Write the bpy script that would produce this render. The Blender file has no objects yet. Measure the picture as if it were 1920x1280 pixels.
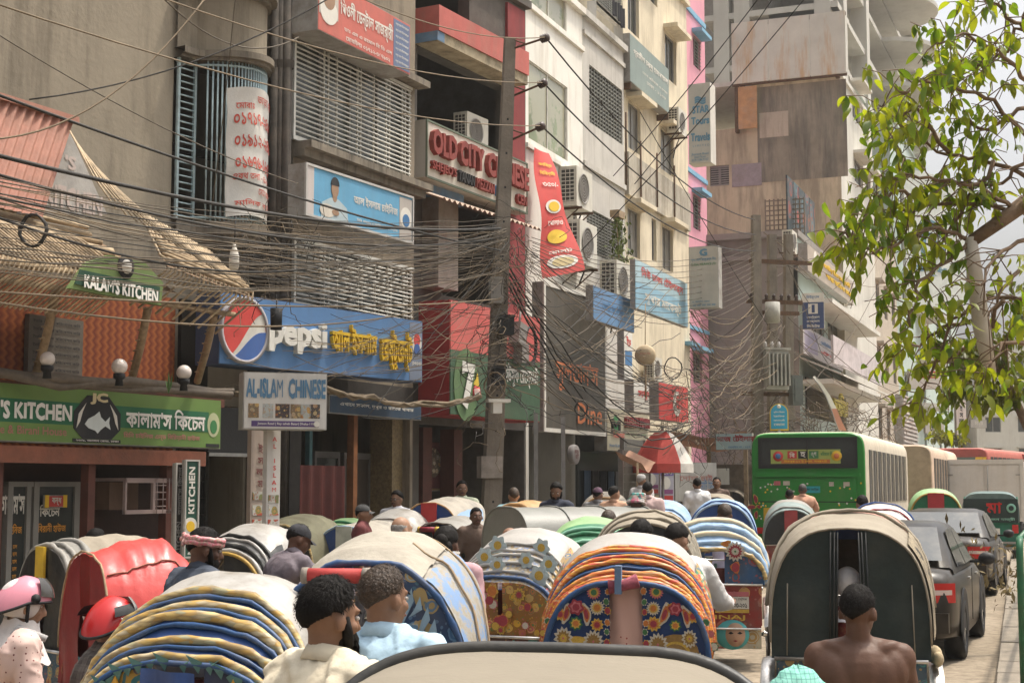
import bpy, bmesh, math, random
from math import sin, cos, pi, radians, sqrt, atan2, hypot
from mathutils import Vector, Matrix, Euler, noise
import numpy as np
random.seed(7); HAZE = True
SC = bpy.context.scene
COL = SC.collection
# ------------------------------------------------------------------ camera, sky, sun, exposure
FPX, HZ, HC = 2800.0, 912.0, 1.85          # focal length in photo pixels, horizon row, eye height
PITCH = math.atan((HZ - 640) / FPX)
cam = bpy.data.cameras.new('camera'); cam.lens = FPX / 1920 * 36; cam.sensor_width = 36
cam.clip_start = 0.1; cam.clip_end = 2000
camo = bpy.data.objects.new('camera', cam); COL.objects.link(camo)
camo.location = (0, 0, HC); camo.rotation_euler = (pi / 2 + PITCH, 0, 0)
SC.camera = camo
SUN_EL, SUN_AZ = radians(69), radians(66)   # azimuth measured from +Y towards +X
world = bpy.data.worlds.new('World'); SC.world = world; world.use_nodes = True
wn = world.node_tree
bg = wn.nodes['Background']
sky = wn.nodes.new('ShaderNodeTexSky'); sky.sky_type = 'NISHITA'; sky.sun_disc = False
sky.sun_elevation = SUN_EL; sky.sun_rotation = SUN_AZ
sky.air_density = 1.0; sky.dust_density = 9.0; sky.ozone_density = 1.0
hsv = wn.nodes.new('ShaderNodeHueSaturation'); hsv.inputs['Saturation'].default_value = .25     # white dusty sky
wn.links.new(sky.outputs[0], hsv.inputs['Color']); wn.links.new(hsv.outputs[0], bg.inputs[0]); bg.inputs[1].default_value = 0.15
sl = bpy.data.lights.new('sun', 'SUN'); sl.energy = 2.3; sl.angle = radians(2.5); sl.color = (1.0, 0.90, 0.76)
so = bpy.data.objects.new('sun', sl); COL.objects.link(so)
sdir = Vector((sin(SUN_AZ) * cos(SUN_EL), cos(SUN_AZ) * cos(SUN_EL), sin(SUN_EL)))
so.location = (0, 0, 40); so.rotation_euler = sdir.to_track_quat('Z', 'Y').to_euler()
vs = SC.view_settings
vs.view_transform = 'Standard'; vs.look = 'None'; vs.gamma = 1; vs.exposure = 0.70
try: vs.use_curve_mapping = False
except Exception: pass
SC.cycles.max_bounces = 6; SC.cycles.diffuse_bounces = 4; SC.cycles.transparent_max_bounces = 8
SC.cycles.volume_bounces = 0
try: SC.cycles.use_denoising = True
except Exception: pass

# ------------------------------------------------------------------ pixel -> world
CAM = Vector((0, 0, HC))
def ray(px, py):
    x, y, z = (px - 960) / FPX, 1.0, -(py - 640) / FPX
    return Vector((x, y * cos(PITCH) - z * sin(PITCH), y * sin(PITCH) + z * cos(PITCH)))
def W(px, py, d):                            # the point seen at photo pixel (px, py) at forward distance d
    r = ray(px, py); return CAM + r * (d / r.y)
def Wz(px, d, z):                            # same column, given height
    k = FPX / d
    return W(px, HZ - (z - HC) * k, d)

# ------------------------------------------------------------------ mesh builder
class MB:
    def __init__(s): s.v, s.f, s.m, s.s = [], [], [], []
    def add(s, vs, fs, mi=0, sm=False):
        b = len(s.v); s.v.extend([tuple(v) for v in vs])
        for f in fs:
            s.f.append([b + i for i in f]); s.m.append(mi); s.s.append(sm)
        return s
    def box(s, x0, x1, y0, y1, z0, z1, mi=0, M=None):
        vs = [Vector(p) for p in ((x0,y0,z0),(x1,y0,z0),(x1,y1,z0),(x0,y1,z0),(x0,y0,z1),(x1,y0,z1),(x1,y1,z1),(x0,y1,z1))]
        if M is not None: vs = [M @ v for v in vs]
        return s.add(vs, [(3,2,1,0),(4,5,6,7),(0,1,5,4),(1,2,6,5),(2,3,7,6),(3,0,4,7)], mi)
    def quad(s, a, b, c, d, mi=0): return s.add([a,b,c,d], [(0,1,2,3)], mi)
    def tube(s, pts, r, n=6, mi=0, cap=True, sm=True):
        pts = [Vector(p) for p in pts]; k = len(pts)
        rs = r if isinstance(r, (list, tuple)) else [r] * k
        t0 = (pts[1] - pts[0]).normalized()
        up = Vector((0,0,1)) if abs(t0.z) < .9 else Vector((1,0,0))
        a = t0.cross(up).normalized(); vs = []
        for i, p in enumerate(pts):
            t = (pts[min(i+1,k-1)] - pts[max(i-1,0)])
            t = t.normalized() if t.length > 1e-9 else t0
            a = a - t * a.dot(t)
            a = a.normalized() if a.length > 1e-6 else t.orthogonal().normalized()
            b = t.cross(a)
            for j in range(n):
                q = 2 * pi * j / n
                vs.append(p + (a * cos(q) + b * sin(q)) * rs[i])
        fs = []
        for i in range(k - 1):
            for j in range(n):
                j2 = (j + 1) % n
                fs.append((i*n+j, i*n+j2, (i+1)*n+j2, (i+1)*n+j))
        if cap: fs.append(tuple(range(n-1,-1,-1))); fs.append(tuple((k-1)*n + j for j in range(n)))
        return s.add(vs, fs, mi, sm)
    def prism(s, poly, y0, y1, mi=0, sm=False, M=None):     # poly in (x, z), extruded along y
        n = len(poly)
        vs = [Vector((x, y0, z)) for x, z in poly] + [Vector((x, y1, z)) for x, z in poly]
        if M is not None: vs = [M @ v for v in vs]
        fs = [tuple(range(n)), tuple(range(2*n-1, n-1, -1))]
        fs += [(i, i+n, (i+1) % n + n, (i+1) % n) for i in range(n)]
        return s.add(vs, fs, mi, sm)
    def grid(s, fn, nu, nv, mi=0, sm=True, mfn=None, close_u=False):
        vs = [fn(i / nu, j / nv) for i in range(nu + 1) for j in range(nv + 1)]
        b = len(s.v); s.v.extend([tuple(v) for v in vs]); w = nv + 1
        for i in range(nu):
            for j in range(nv):
                s.f.append([b+i*w+j, b+(i+1)*w+j, b+(i+1)*w+j+1, b+i*w+j+1])
                s.m.append(mfn((i + .5) / nu, (j + .5) / nv) if mfn else mi); s.s.append(sm)
        return s
    def ell(s, c, r, nu=12, nv=8, mi=0, M=None):
        c = Vector(c); vs = []
        for j in range(nv + 1):
            t = pi * j / nv
            for i in range(nu):
                p = 2 * pi * i / nu
                v = Vector((r[0]*sin(t)*cos(p), r[1]*sin(t)*sin(p), r[2]*cos(t)))
                if M is not None: v = M @ v
                vs.append(c + v)
        fs = [(j*nu+i, (j+1)*nu+i, (j+1)*nu+(i+1)%nu, j*nu+(i+1)%nu) for j in range(nv) for i in range(nu)]
        return s.add(vs, fs, mi, True)
    def lathe(s, prof, n=16, c=(0,0,0), axis='z', mi=0, sm=True, a0=0, a1=2*pi):
        c = Vector(c); vs = []; full = abs(a1 - a0 - 2*pi) < 1e-6; m = n if full else n + 1
        for r, h in prof:
            for i in range(m):
                a = a0 + (a1 - a0) * i / n
                p = (r*cos(a), r*sin(a), h)
                if axis == 'x': p = (h, r*cos(a), r*sin(a))
                elif axis == 'y': p = (r*cos(a), h, r*sin(a))
                vs.append(c + Vector(p))
        fs = []
        for j in range(len(prof) - 1):
            for i in range(n if full else n):
                i2 = (i + 1) % m if full else i + 1
                fs.append((j*m+i, j*m+i2, (j+1)*m+i2, (j+1)*m+i))
        return s.add(vs, fs, mi, sm)
    def join(s, o, M=None, moff=0):
        vs = [M @ Vector(v) for v in o.v] if M is not None else o.v
        b = len(s.v); s.v.extend([tuple(v) for v in vs])
        for f, m, q in zip(o.f, o.m, o.s): s.f.append([b+i for i in f]); s.m.append(m+moff); s.s.append(q)
        return s
    def mesh(s, name, mats):
        me = bpy.data.meshes.new(name); me.from_pydata(s.v, [], s.f)
        for m in (mats if isinstance(mats, (list, tuple)) else [mats]): me.materials.append(m)
        if s.f:
            me.polygons.foreach_set('material_index', s.m); me.polygons.foreach_set('use_smooth', s.s)
        me.update(); return me
def meta(o, label=None, cat=None, group=None, kind=None):
    if label: o['label'] = label
    if cat: o['category'] = cat
    if group: o['group'] = group
    if kind: o['kind'] = kind
    return o
def link(name, me, parent=None, M=None):
    o = bpy.data.objects.new(name, me); COL.objects.link(o)
    if parent is not None: o.parent = parent
    if M is not None: o.matrix_local = M
    return o
def obj(name, mb, mats, parent=None, label=None, cat=None, group=None, kind=None, M=None):
    me = mb.mesh(name, mats) if isinstance(mb, MB) else mb
    return meta(link(name, me, parent, M), label, cat, group, kind)
def thing(name, label, cat, loc=(0,0,0), rz=0, group=None):
    o = bpy.data.objects.new(name, None); COL.objects.link(o); o.empty_display_size = .2
    o.location = loc; o.rotation_euler = (0, 0, rz)
    return meta(o, label, cat, group)
def copy_tree(o, parent=None):
    c = o.copy(); COL.objects.link(c); c.parent = parent
    for ch in o.children: copy_tree(ch, c)
    return c
def fix_smooth(): pass

# ------------------------------------------------------------------ materials
MATS = {}
def mat(name, col, rough=.75, var=.18, scale=5, dirt=0.0, dcol=(.06,.045,.03), dscale=1.2, streak=False, bump=.15, bscale=35,
        metal=0, spec=.35, coat=0, trans=0, alpha=1, rnd=0, dlo=.48, dhi=.68):
    if name in MATS: return MATS[name]
    m = bpy.data.materials.new(name); m.use_nodes = True; MATS[name] = m
    nt = m.node_tree; N = nt.nodes; L = nt.links; b = N['Principled BSDF']
    b.inputs['Roughness'].default_value = rough; b.inputs['Metallic'].default_value = metal
    b.inputs['Specular IOR Level'].default_value = spec
    if coat: b.inputs['Coat Weight'].default_value = coat; b.inputs['Coat Roughness'].default_value = .15
    if trans: b.inputs['Transmission Weight'].default_value = trans
    if alpha < 1: b.inputs['Alpha'].default_value = alpha
    tc = N.new('ShaderNodeTexCoord')
    base = (*col, 1)
    nz = N.new('ShaderNodeTexNoise'); nz.inputs['Scale'].default_value = scale; nz.inputs['Detail'].default_value = 6; nz.inputs['Roughness'].default_value = .62
    L.new(tc.outputs['Object'], nz.inputs['Vector'])
    mr = N.new('ShaderNodeMapRange'); mr.inputs[1].default_value = .28; mr.inputs[2].default_value = .72
    mr.inputs[3].default_value = 1 - var; mr.inputs[4].default_value = 1 + var
    L.new(nz.outputs['Fac'], mr.inputs[0])
    mx = N.new('ShaderNodeVectorMath'); mx.operation = 'SCALE'; mx.inputs[0].default_value = col
    L.new(mr.outputs[0], mx.inputs['Scale'])
    out = mx.outputs[0]
    if rnd:
        oi = N.new('ShaderNodeObjectInfo'); hs = N.new('ShaderNodeHueSaturation')
        r2 = N.new('ShaderNodeMapRange'); r2.inputs[3].default_value = 1 - rnd; r2.inputs[4].default_value = 1 + rnd
        L.new(oi.outputs['Random'], r2.inputs[0]); L.new(r2.outputs[0], hs.inputs['Value']); L.new(out, hs.inputs['Color']); out = hs.outputs[0]
    if dirt > 0:
        mp = N.new('ShaderNodeMapping'); mp.inputs['Scale'].default_value = (2.6, 2.6, .35) if streak else (1, 1, 1)
        mp.inputs['Location'].default_value = (random.uniform(0,50), random.uniform(0,50), random.uniform(0,50))
        n2 = N.new('ShaderNodeTexNoise'); n2.inputs['Scale'].default_value = dscale; n2.inputs['Detail'].default_value = 8; n2.inputs['Roughness'].default_value = .68
        L.new(tc.outputs['Object'], mp.inputs[0]); L.new(mp.outputs[0], n2.inputs['Vector'])
        r = N.new('ShaderNodeMapRange'); r.inputs[1].default_value = dlo; r.inputs[2].default_value = dhi; r.inputs[4].default_value = dirt
        L.new(n2.outputs['Fac'], r.inputs[0])
        mi = N.new('ShaderNodeMix'); mi.data_type = 'RGBA'; mi.inputs['B'].default_value = (*dcol, 1)
        L.new(r.outputs[0], mi.inputs['Factor']); L.new(out, mi.inputs['A']); out = mi.outputs['Result']
    L.new(out, b.inputs['Base Color'])
    if bump:
        n3 = N.new('ShaderNodeTexNoise'); n3.inputs['Scale'].default_value = bscale; n3.inputs['Detail'].default_value = 4
        L.new(tc.outputs['Object'], n3.inputs['Vector'])
        bp = N.new('ShaderNodeBump'); bp.inputs['Strength'].default_value = bump; bp.inputs['Distance'].default_value = .02
        L.new(n3.outputs['Fac'], bp.inputs['Height']); L.new(bp.outputs[0], b.inputs['Normal'])
    return m
def hexc(h):
    h = h.lstrip('#'); c = [int(h[i:i+2], 16) / 255 for i in (0, 2, 4)]
    return tuple(x / 12.92 if x <= .04045 else ((x + .055) / 1.055) ** 2.4 for x in c)
def node_mat(name, fn, rough=.7, spec=.3, metal=0, coat=0):
    if name in MATS: return MATS[name]
    m = bpy.data.materials.new(name); m.use_nodes = True; MATS[name] = m
    nt = m.node_tree; b = nt.nodes['Principled BSDF']
    b.inputs['Roughness'].default_value = rough; b.inputs['Specular IOR Level'].default_value = spec; b.inputs['Metallic'].default_value = metal
    if coat: b.inputs['Coat Weight'].default_value = coat
    tc = nt.nodes.new('ShaderNodeTexCoord')
    nt.links.new(fn(nt, tc), b.inputs['Base Color']); return m
def nd(nt, t, **kw):
    n = nt.nodes.new(t)
    for k, v in kw.items():
        if k[0] == '_': n.inputs[k[1:].replace('_', ' ')].default_value = v
        else: setattr(n, k, v)
    return n
def ramp(nt, src, stops, interp='CONSTANT'):
    r = nt.nodes.new('ShaderNodeValToRGB'); r.color_ramp.interpolation = interp
    e = r.color_ramp.elements
    while len(e) > 1: e.remove(e[-1])
    e[0].position = stops[0][0]; e[0].color = (*stops[0][1], 1)
    for p, c in stops[1:]:
        q = e.new(p); q.color = (*c, 1)
    nt.links.new(src, r.inputs[0]); return r.outputs[0]
def mixc(nt, fac, a, b, mode='MIX'):
    m = nt.nodes.new('ShaderNodeMix'); m.data_type = 'RGBA'; m.blend_type = mode
    for s, v in (('Factor', fac), ('A', a), ('B', b)):
        if isinstance(v, (int, float)): m.inputs[s].default_value = v
        elif isinstance(v, tuple): m.inputs[s].default_value = (*v, 1)
        else: nt.links.new(v, m.inputs[s])
    return m.outputs['Result']
def art_mat(name, ground, cols, scale=16, dark=(.01,.01,.015), rough=.55, seed=0):
    """painted rickshaw ornament: ringed medallions in several paints on a ground colour"""
    def fn(nt, tc):
        mp = nd(nt, 'ShaderNodeMapping'); mp.inputs['Location'].default_value = (seed, seed * .7, seed * .3)
        mp.inputs['Scale'].default_value = (1, .3, 1)
        nz = nd(nt, 'ShaderNodeTexNoise', _Scale=9.0, _Detail=3.0)
        nt.links.new(tc.outputs['Object'], mp.inputs[0]); nt.links.new(mp.outputs[0], nz.inputs['Vector'])
        ad = nd(nt, 'ShaderNodeVectorMath', operation='MULTIPLY_ADD'); ad.inputs[1].default_value = (.05,.05,.05)
        nt.links.new(nz.outputs['Color'], ad.inputs[0]); nt.links.new(mp.outputs[0], ad.inputs[2])
        vo = nd(nt, 'ShaderNodeTexVoronoi', _Scale=float(scale), _Randomness=.75); nt.links.new(ad.outputs[0], vo.inputs['Vector'])
        sp = nd(nt, 'ShaderNodeSeparateColor'); nt.links.new(vo.outputs['Color'], sp.inputs[0])
        n = len(cols)
        c1 = ramp(nt, sp.outputs[0], [(i / n, c) for i, c in enumerate(cols)])
        c2 = ramp(nt, sp.outputs[1], [(i / n, c) for i, c in enumerate(cols[::-1])])
        dst = vo.outputs['Distance']
        f1 = ramp(nt, dst, [(0, (0,0,0)), (.16, (1,1,1)), (.3, (0,0,0)), (.36, (1,1,1))])
        f2 = ramp(nt, dst, [(0, (0,0,0)), (.42, (1,1,1))])
        v2 = nd(nt, 'ShaderNodeTexVoronoi', _Scale=scale * 3.2); nt.links.new(ad.outputs[0], v2.inputs['Vector'])
        f3 = ramp(nt, v2.outputs['Distance'], [(0, (1,1,1)), (.28, (0,0,0))])
        o = mixc(nt, f1, c1, c2); o = mixc(nt, f2, o, ground)
        s2 = nd(nt, 'ShaderNodeSeparateColor'); nt.links.new(v2.outputs['Color'], s2.inputs[0])
        c3 = ramp(nt, s2.outputs[1], [(i / n, c) for i, c in enumerate(cols)])
        ff = nd(nt, 'ShaderNodeMath', operation='MULTIPLY'); nt.links.new(f3, ff.inputs[0]); ff.inputs[1].default_value = .75
        o = mixc(nt, ff.outputs[0], o, c3)
        n4 = nd(nt, 'ShaderNodeTexNoise', _Scale=5.0, _Detail=6.0); nt.links.new(tc.outputs['Object'], n4.inputs['Vector'])
        g = ramp(nt, n4.outputs['Fac'], [(.4, (0,0,0)), (.8, (.6,.6,.6))], 'LINEAR')
        return mixc(nt, g, o, (.12,.10,.075))
    return node_mat(name, fn, rough)
def tinsel_mat(name, cols, sx=30, sz=30, sy=30, dirtc=(.25,.2,.13), rough=.5):
    """short dashes of coloured foil sewn along a roll"""
    def fn(nt, tc):
        mp = nd(nt, 'ShaderNodeMapping'); mp.inputs['Scale'].default_value = (sx, sy, sz)
        nt.links.new(tc.outputs['Object'], mp.inputs[0])
        vo = nd(nt, 'ShaderNodeTexVoronoi', _Scale=1.0, _Randomness=1.0); nt.links.new(mp.outputs[0], vo.inputs['Vector'])
        sp = nd(nt, 'ShaderNodeSeparateColor'); nt.links.new(vo.outputs['Color'], sp.inputs[0])
        n = len(cols); o = ramp(nt, sp.outputs[0], [(i / n, c) for i, c in enumerate(cols)])
        e = ramp(nt, vo.outputs['Distance'], [(.35, (0,0,0)), (.8, (.8,.8,.8))], 'LINEAR')
        return mixc(nt, e, o, dirtc)
    return node_mat(name, fn, rough)

# common materials
BLACK = mat('black rubber', (.012,.012,.013), .6)
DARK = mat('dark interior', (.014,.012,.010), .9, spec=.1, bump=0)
STEEL = mat('dull steel', (.32,.31,.29), .45, metal=.8, var=.2)
CHROME = mat('worn chrome', (.55,.53,.5), .28, metal=.95, var=.25, dirt=.5, dcol=(.15,.12,.09), dscale=8)
RUST = mat('rusty iron', (.10,.055,.03), .85, var=.4, scale=14)
WOOD = mat('weathered bamboo', (.30,.215,.13), .8, var=.35, scale=9)
WHITE = mat('white paint', (.72,.70,.65), .6, var=.07, dirt=.25, dcol=(.3,.25,.18), dscale=3)
CONC = mat('pole concrete', (.27,.235,.195), .9, var=.22, scale=8, dirt=.5, dcol=(.10,.085,.07), streak=True)
# ------------------------------------------------------------------ facade frames
class Fr:
    """a vertical plane: local x along the street, local y into the building, z up"""
    def __init__(s, px=None, d=None, vp=None, o=None, ex=None):
        if o is None:
            p = W(px, HZ, d); o = Vector((p.x, p.y, 0)); ex = Vector(((vp - 960) / FPX, 1, 0)).normalized(); ex = ex if ex.x > 0 else -ex
        s.o, s.ex = o, ex; s.ey = Vector((-ex.y, ex.x, 0)); s.n = -s.ey; s.rz = atan2(ex.y, ex.x)
    def hit(s, px, py, off=0):
        r = ray(px, py); t = (off - (CAM - s.o).dot(s.n)) / r.dot(s.n); p = CAM + r * t
        return (p - s.o).dot(s.ex), p.z
    def u(s, px, off=0): return s.hit(px, HZ, off)[0]
    def z(s, px, py, off=0): return s.hit(px, py, off)[1]
    def rect(s, x0, a0, b0, x1, a1, b1, off=0):
        """left edge column x0 with rows a0 (top) b0 (bottom), right edge x1 with rows a1, b1 -> u0, u1, z0, z1"""
        h = [s.hit(x0, a0, off), s.hit(x0, b0, off), s.hit(x1, a1, off), s.hit(x1, b1, off)]
        return ((h[0][0]+h[1][0])/2, (h[2][0]+h[3][0])/2, (h[1][1]+h[3][1])/2, (h[0][1]+h[2][1])/2)
    def P(s, u, y=0, z=0): return s.o + s.ex * u + s.ey * y + Vector((0, 0, z))
    def end(s): return Fr(o=s.o.copy(), ex=-s.ey)
    def at(s, u, y=0): return Fr(o=s.P(u, y), ex=s.ex.copy())
# ------------------------------------------------------------------ lettering, converted at the end
TEXTS = []; BLOBS = []
def text(parent, body, box, y, m, ext=.004, bold=.0, rot=False, warp=None, shear=0, name='lettering', line=.9, align='CENTER'):
    c = bpy.data.curves.new(name, 'FONT'); c.body = body; c.resolution_u = 2; c.align_x = align
    c.shear = shear; c.space_line = line; c.fill_mode = 'NONE'
    o = bpy.data.objects.new('tmp_text', c); COL.objects.link(o)
    TEXTS.append((o, name, parent, box, y, m, ext, rot, warp, bold))
def loops_of(me):
    nb = {}
    for e in me.edges:
        a, b = e.vertices; nb.setdefault(a, []).append(b); nb.setdefault(b, []).append(a)
    seen = set(); out = []
    for v in nb:
        if v in seen: continue
        L = [v]; seen.add(v); p = v; q = nb[v][0]
        while q != v and q not in seen:
            L.append(q); seen.add(q); n = [x for x in nb[q] if x != p]; p, q = q, (n[0] if n else v)
        if len(L) > 2: out.append(L)
    return out
def inside(p, q):
    r = False
    for i in range(len(q)):
        (x1, y1), (x2, y2) = q[i-1], q[i]
        if (y1 > p[1]) != (y2 > p[1]) and p[0] < (x2-x1)*(p[1]-y1)/(y2-y1)+x1: r = not r
    return r
def finish_texts():
    """fill every glyph contour by itself, so overlapping strokes stay solid"""
    from mathutils.geometry import tessellate_polygon
    dg = bpy.context.evaluated_depsgraph_get()
    for o, name, parent, box, y, m, ext, rot, warp, bold in TEXTS:
        me = bpy.data.meshes.new_from_object(o.evaluated_get(dg)); n = len(me.vertices)
        if not n: bpy.data.meshes.remove(me); continue
        a = np.empty(n * 3); me.vertices.foreach_get('co', a); a = a.reshape(-1, 3)
        if rot: a = np.stack([-a[:,1], a[:,0], a[:,2]], 1)
        L = loops_of(me); bpy.data.meshes.remove(me); P = [[(a[i][0], a[i][1]) for i in l] for l in L]
        P = [[p for i, p in enumerate(q) if hypot(p[0]-q[i-1][0], p[1]-q[i-1][1]) > 1e-5] for q in P]; P = [q for q in P if len(q) > 2]
        area = lambda q: sum(q[i-1][0]*q[i][1] - q[i][0]*q[i-1][1] for i in range(len(q)))/2
        ar = [area(q) for q in P]
        if not P: continue
        par = {h: [i for i in range(len(P)) if abs(ar[i]) > abs(ar[h]) and ar[i]*ar[h] < 0 and inside(P[h][0], P[i])] for h in range(len(P))}
        outs = [i for i in par if not par[i]]; holes = {i: [] for i in outs}
        for h in par:
            k = [i for i in par[h] if i in holes]
            if k: holes[min(k, key=lambda i: abs(ar[i]))].append(h)
        def push(q, A, w):                                        # heavier strokes: move a contour along its normals
            sg = 1 if A > 0 else -1; k = len(q); out = []
            for i in range(k):
                d = (q[(i+1) % k][0]-q[i-1][0], q[(i+1) % k][1]-q[i-1][1]); n_ = max(1e-6, hypot(*d)); out.append((q[i][0]+d[1]/n_*w*sg, q[i][1]-d[0]/n_*w*sg))
            return out
        lo, hi = a.min(0), a.max(0); lo = lo - bold; hi = hi + bold; u0, u1, z0, z1 = box
        S_ = lambda p: (u0 + (p[0]-lo[0])/max(1e-6, hi[0]-lo[0])*(u1-u0), z0 + (p[1]-lo[1])/max(1e-6, hi[1]-lo[1])*(z1-z0))
        mb = MB(); eps = min(.0015, (z1-z0)*.004)
        for k, i in enumerate(outs):
            for w in (bold, bold*.6, bold*.3, 0):
                polys = [push(P[i], ar[i], w)] + [push(P[h], ar[h], -w) for h in holes[i]]; flat = [p for q in polys for p in q]
                tris = tessellate_polygon([[Vector((p[0], p[1], 0)) for p in q] for q in polys])
                at = sum(abs((flat[y_][0]-flat[x_][0])*(flat[z_][1]-flat[x_][1]) - (flat[z_][0]-flat[x_][0])*(flat[y_][1]-flat[x_][1]))/2 for x_, y_, z_ in tris)
                if abs(at - abs(area(polys[0])) + sum(abs(area(q)) for q in polys[1:])) < .05*abs(at)+1e-7: break
            yy = y - ext - eps*(k % 5); polys = [[S_(p) for p in q] for q in polys]; flat = [p for q in polys for p in q]
            mb.add([(p[0], yy, p[1]) for p in flat], [tuple(f) for f in tris])
            if ext > .015:
                for q in polys: mb.add([(p[0], yy, p[1]) for p in q] + [(p[0], y + .03, p[1]) for p in q], [(j-1 if j else len(q)-1, j, j+len(q), (j-1 if j else len(q)-1)+len(q)) for j in range(len(q))])
        if warp: mb.v = [tuple(warp(*v)) for v in mb.v]
        link(name, mb.mesh(name, m), parent)
    for t in TEXTS:
        c = t[0].data; bpy.data.objects.remove(t[0]); bpy.data.curves.remove(c)
def caps(prims, seg=10):
    """closed tapered capsules and ellipsoids as one soup, for a voxel skin"""
    mb = MB()
    for p in prims:
        if p[0] == 'e':
            mb.ell(p[1], p[2], 14, 10, 0, p[3] if len(p) > 3 else None)
        else:
            _, a, b, ra, rb = p[:5]; sx = p[5] if len(p) > 5 else 1
            a, b = Vector(a), Vector(b); d = b - a; L = d.length
            q = d.to_track_quat('Z', 'Y').to_matrix()
            prof = [(1e-4, -ra)] + [(ra*sin(t), -ra*cos(t)) for t in (.5, 1.1)] + [(ra, 0), (rb, L)] + [(rb*cos(t), L + rb*sin(t)) for t in (.5, 1.1)] + [(1e-4, L+rb)]
            t = MB().lathe(prof, seg); t.v = [tuple(a + q @ Vector((v[0]*sx, v[1], v[2]))) for v in t.v]
            mb.join(t)
    return mb
def blob(name, prims, voxel, m, parent=None, extra=None, wrinkle=0, wscale=6, smooth=3, label=None):
    me = caps(prims).mesh(name, m); o = link(name, me, parent)
    r = o.modifiers.new('r', 'REMESH'); r.mode = 'VOXEL'; r.voxel_size = voxel; r.use_smooth_shade = True
    q = o.modifiers.new('s', 'SMOOTH'); q.iterations = smooth; q.factor = .5
    BLOBS.append((o, m, extra, wrinkle, wscale)); meta(o, label); return o
def finish_blobs():
    bpy.context.view_layer.update()
    dg = bpy.context.evaluated_depsgraph_get(); res = []
    for o, m, extra, wr, ws in BLOBS: res.append(bpy.data.meshes.new_from_object(o.evaluated_get(dg)))
    for (o, m, extra, wr, ws), me in zip(BLOBS, res):
        o.modifiers.clear(); n = len(me.vertices)
        if wr and n:
            co = np.empty(n*3); no = np.empty(n*3); me.vertices.foreach_get('co', co); me.vertices.foreach_get('normal', no)
            co = co.reshape(-1,3); no = no.reshape(-1,3); sd = Vector((len(BLOBS) % 17, 3, 5))
            h = np.array([.9*(1 - 2.2*abs(noise.noise(Vector(((p[0]+p[2]*.5)*ws*1.5, p[1]*ws, (p[2]-p[0]*.5)*ws*.6)) + sd)))**3 + .5*(1 - 2.2*abs(noise.noise(Vector(((p[0]-p[2]*.7)*ws*2.6, p[1]*ws*1.6, p[2]*ws*1.1)) + sd)))**3 for p in co])
            me.vertices.foreach_set('co', (co + no * (h * wr)[:,None]).ravel())
        if extra is not None:
            bm = bmesh.new(); bm.from_mesh(me); t = extra.mesh('x', m); bm.from_mesh(t); bm.to_mesh(me); bm.free(); bpy.data.meshes.remove(t)
            me.polygons.foreach_set('use_smooth', [True]*len(me.polygons))
        me.materials.clear(); me.materials.append(m)
        old = o.data; o.data = me; nm = old.name; bpy.data.meshes.remove(old); me.name = nm; me.update()
# ================================================================== GROUND
def dusty(nt, tc):
    n1 = nd(nt, 'ShaderNodeTexNoise', _Scale=.35, _Detail=8.0, _Roughness=.65); nt.links.new(tc.outputs['Object'], n1.inputs['Vector'])
    n2 = nd(nt, 'ShaderNodeTexNoise', _Scale=7.0, _Detail=8.0, _Roughness=.7); nt.links.new(tc.outputs['Object'], n2.inputs['Vector'])
    a = ramp(nt, n1.outputs['Fac'], [(.3, (.21,.17,.12)), (.7, (.36,.30,.225))], 'LINEAR')
    b = ramp(nt, n2.outputs['Fac'], [(.35, (.55,.53,.5)), (.62, (1,1,1))], 'LINEAR')
    return mixc(nt, 1.0, a, b, 'MULTIPLY')
ROAD = node_mat('dusty asphalt', dusty, .95)
PAVE = mat('pavement concrete', (.30,.27,.22), .9, var=.25, scale=3, dirt=.5, dcol=(.13,.11,.09), dscale=2)
KERB = mat('worn kerb stone', (.21,.18,.14), .9, var=.25, scale=6, dirt=.6, dcol=(.15,.13,.10), dscale=3, bump=.4)
mb = MB(); mb.quad((-400,-30,-.01), (400,-30,-.01), (400,900,-.01), (-400,900,-.01))
obj('ground', mb, mat('bare ground', (.20,.17,.13), .95, var=.3, scale=.4), kind='structure')
FKB = Fr(1860, 14.08, 1907)
mb = MB()
mb.quad(FKB.P(-16, 0, .004), FKB.P(170, 0, .004), FKB.P(170, 22, .004), FKB.P(-16, 22, .004))
obj('road', mb, ROAD, kind='structure')
mb = MB()
mb.quad(FKB.P(-16, -.22, .13), FKB.P(170, -.22, .13), FKB.P(170, -9, .13), FKB.P(-16, -9, .13))
obj('pavement', mb, mat('dry median earth', (.24,.19,.13), .95, var=.35, scale=2.5, bump=.5), kind='structure')
kerb = MB()
u = -14
while u < 70:
    L = random.uniform(.85, 1.0)
    t = MB().box(u, u + L - .03, -.22 + random.uniform(-.01,.01), random.uniform(-.012,.012), 0, .15 + random.uniform(-.012,.01)); kerb.join(t); u += L
kt = thing('kerb', 'row of worn kerb stones edging the road beside the green railing', 'kerb', FKB.o, FKB.rz)
u = -14
kbm = MB().box(-.4785, .4785, -.22, 0, 0, .15).mesh('kerb_stone', KERB)
while u < 60:
    o = link('kerb_stone', kbm, kt); o.location = (u, random.uniform(-.005,.005), random.uniform(-.008,.003)); o.rotation_euler = (0, random.uniform(-.004,.004), random.uniform(-.004,.004)); u += .96
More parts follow.
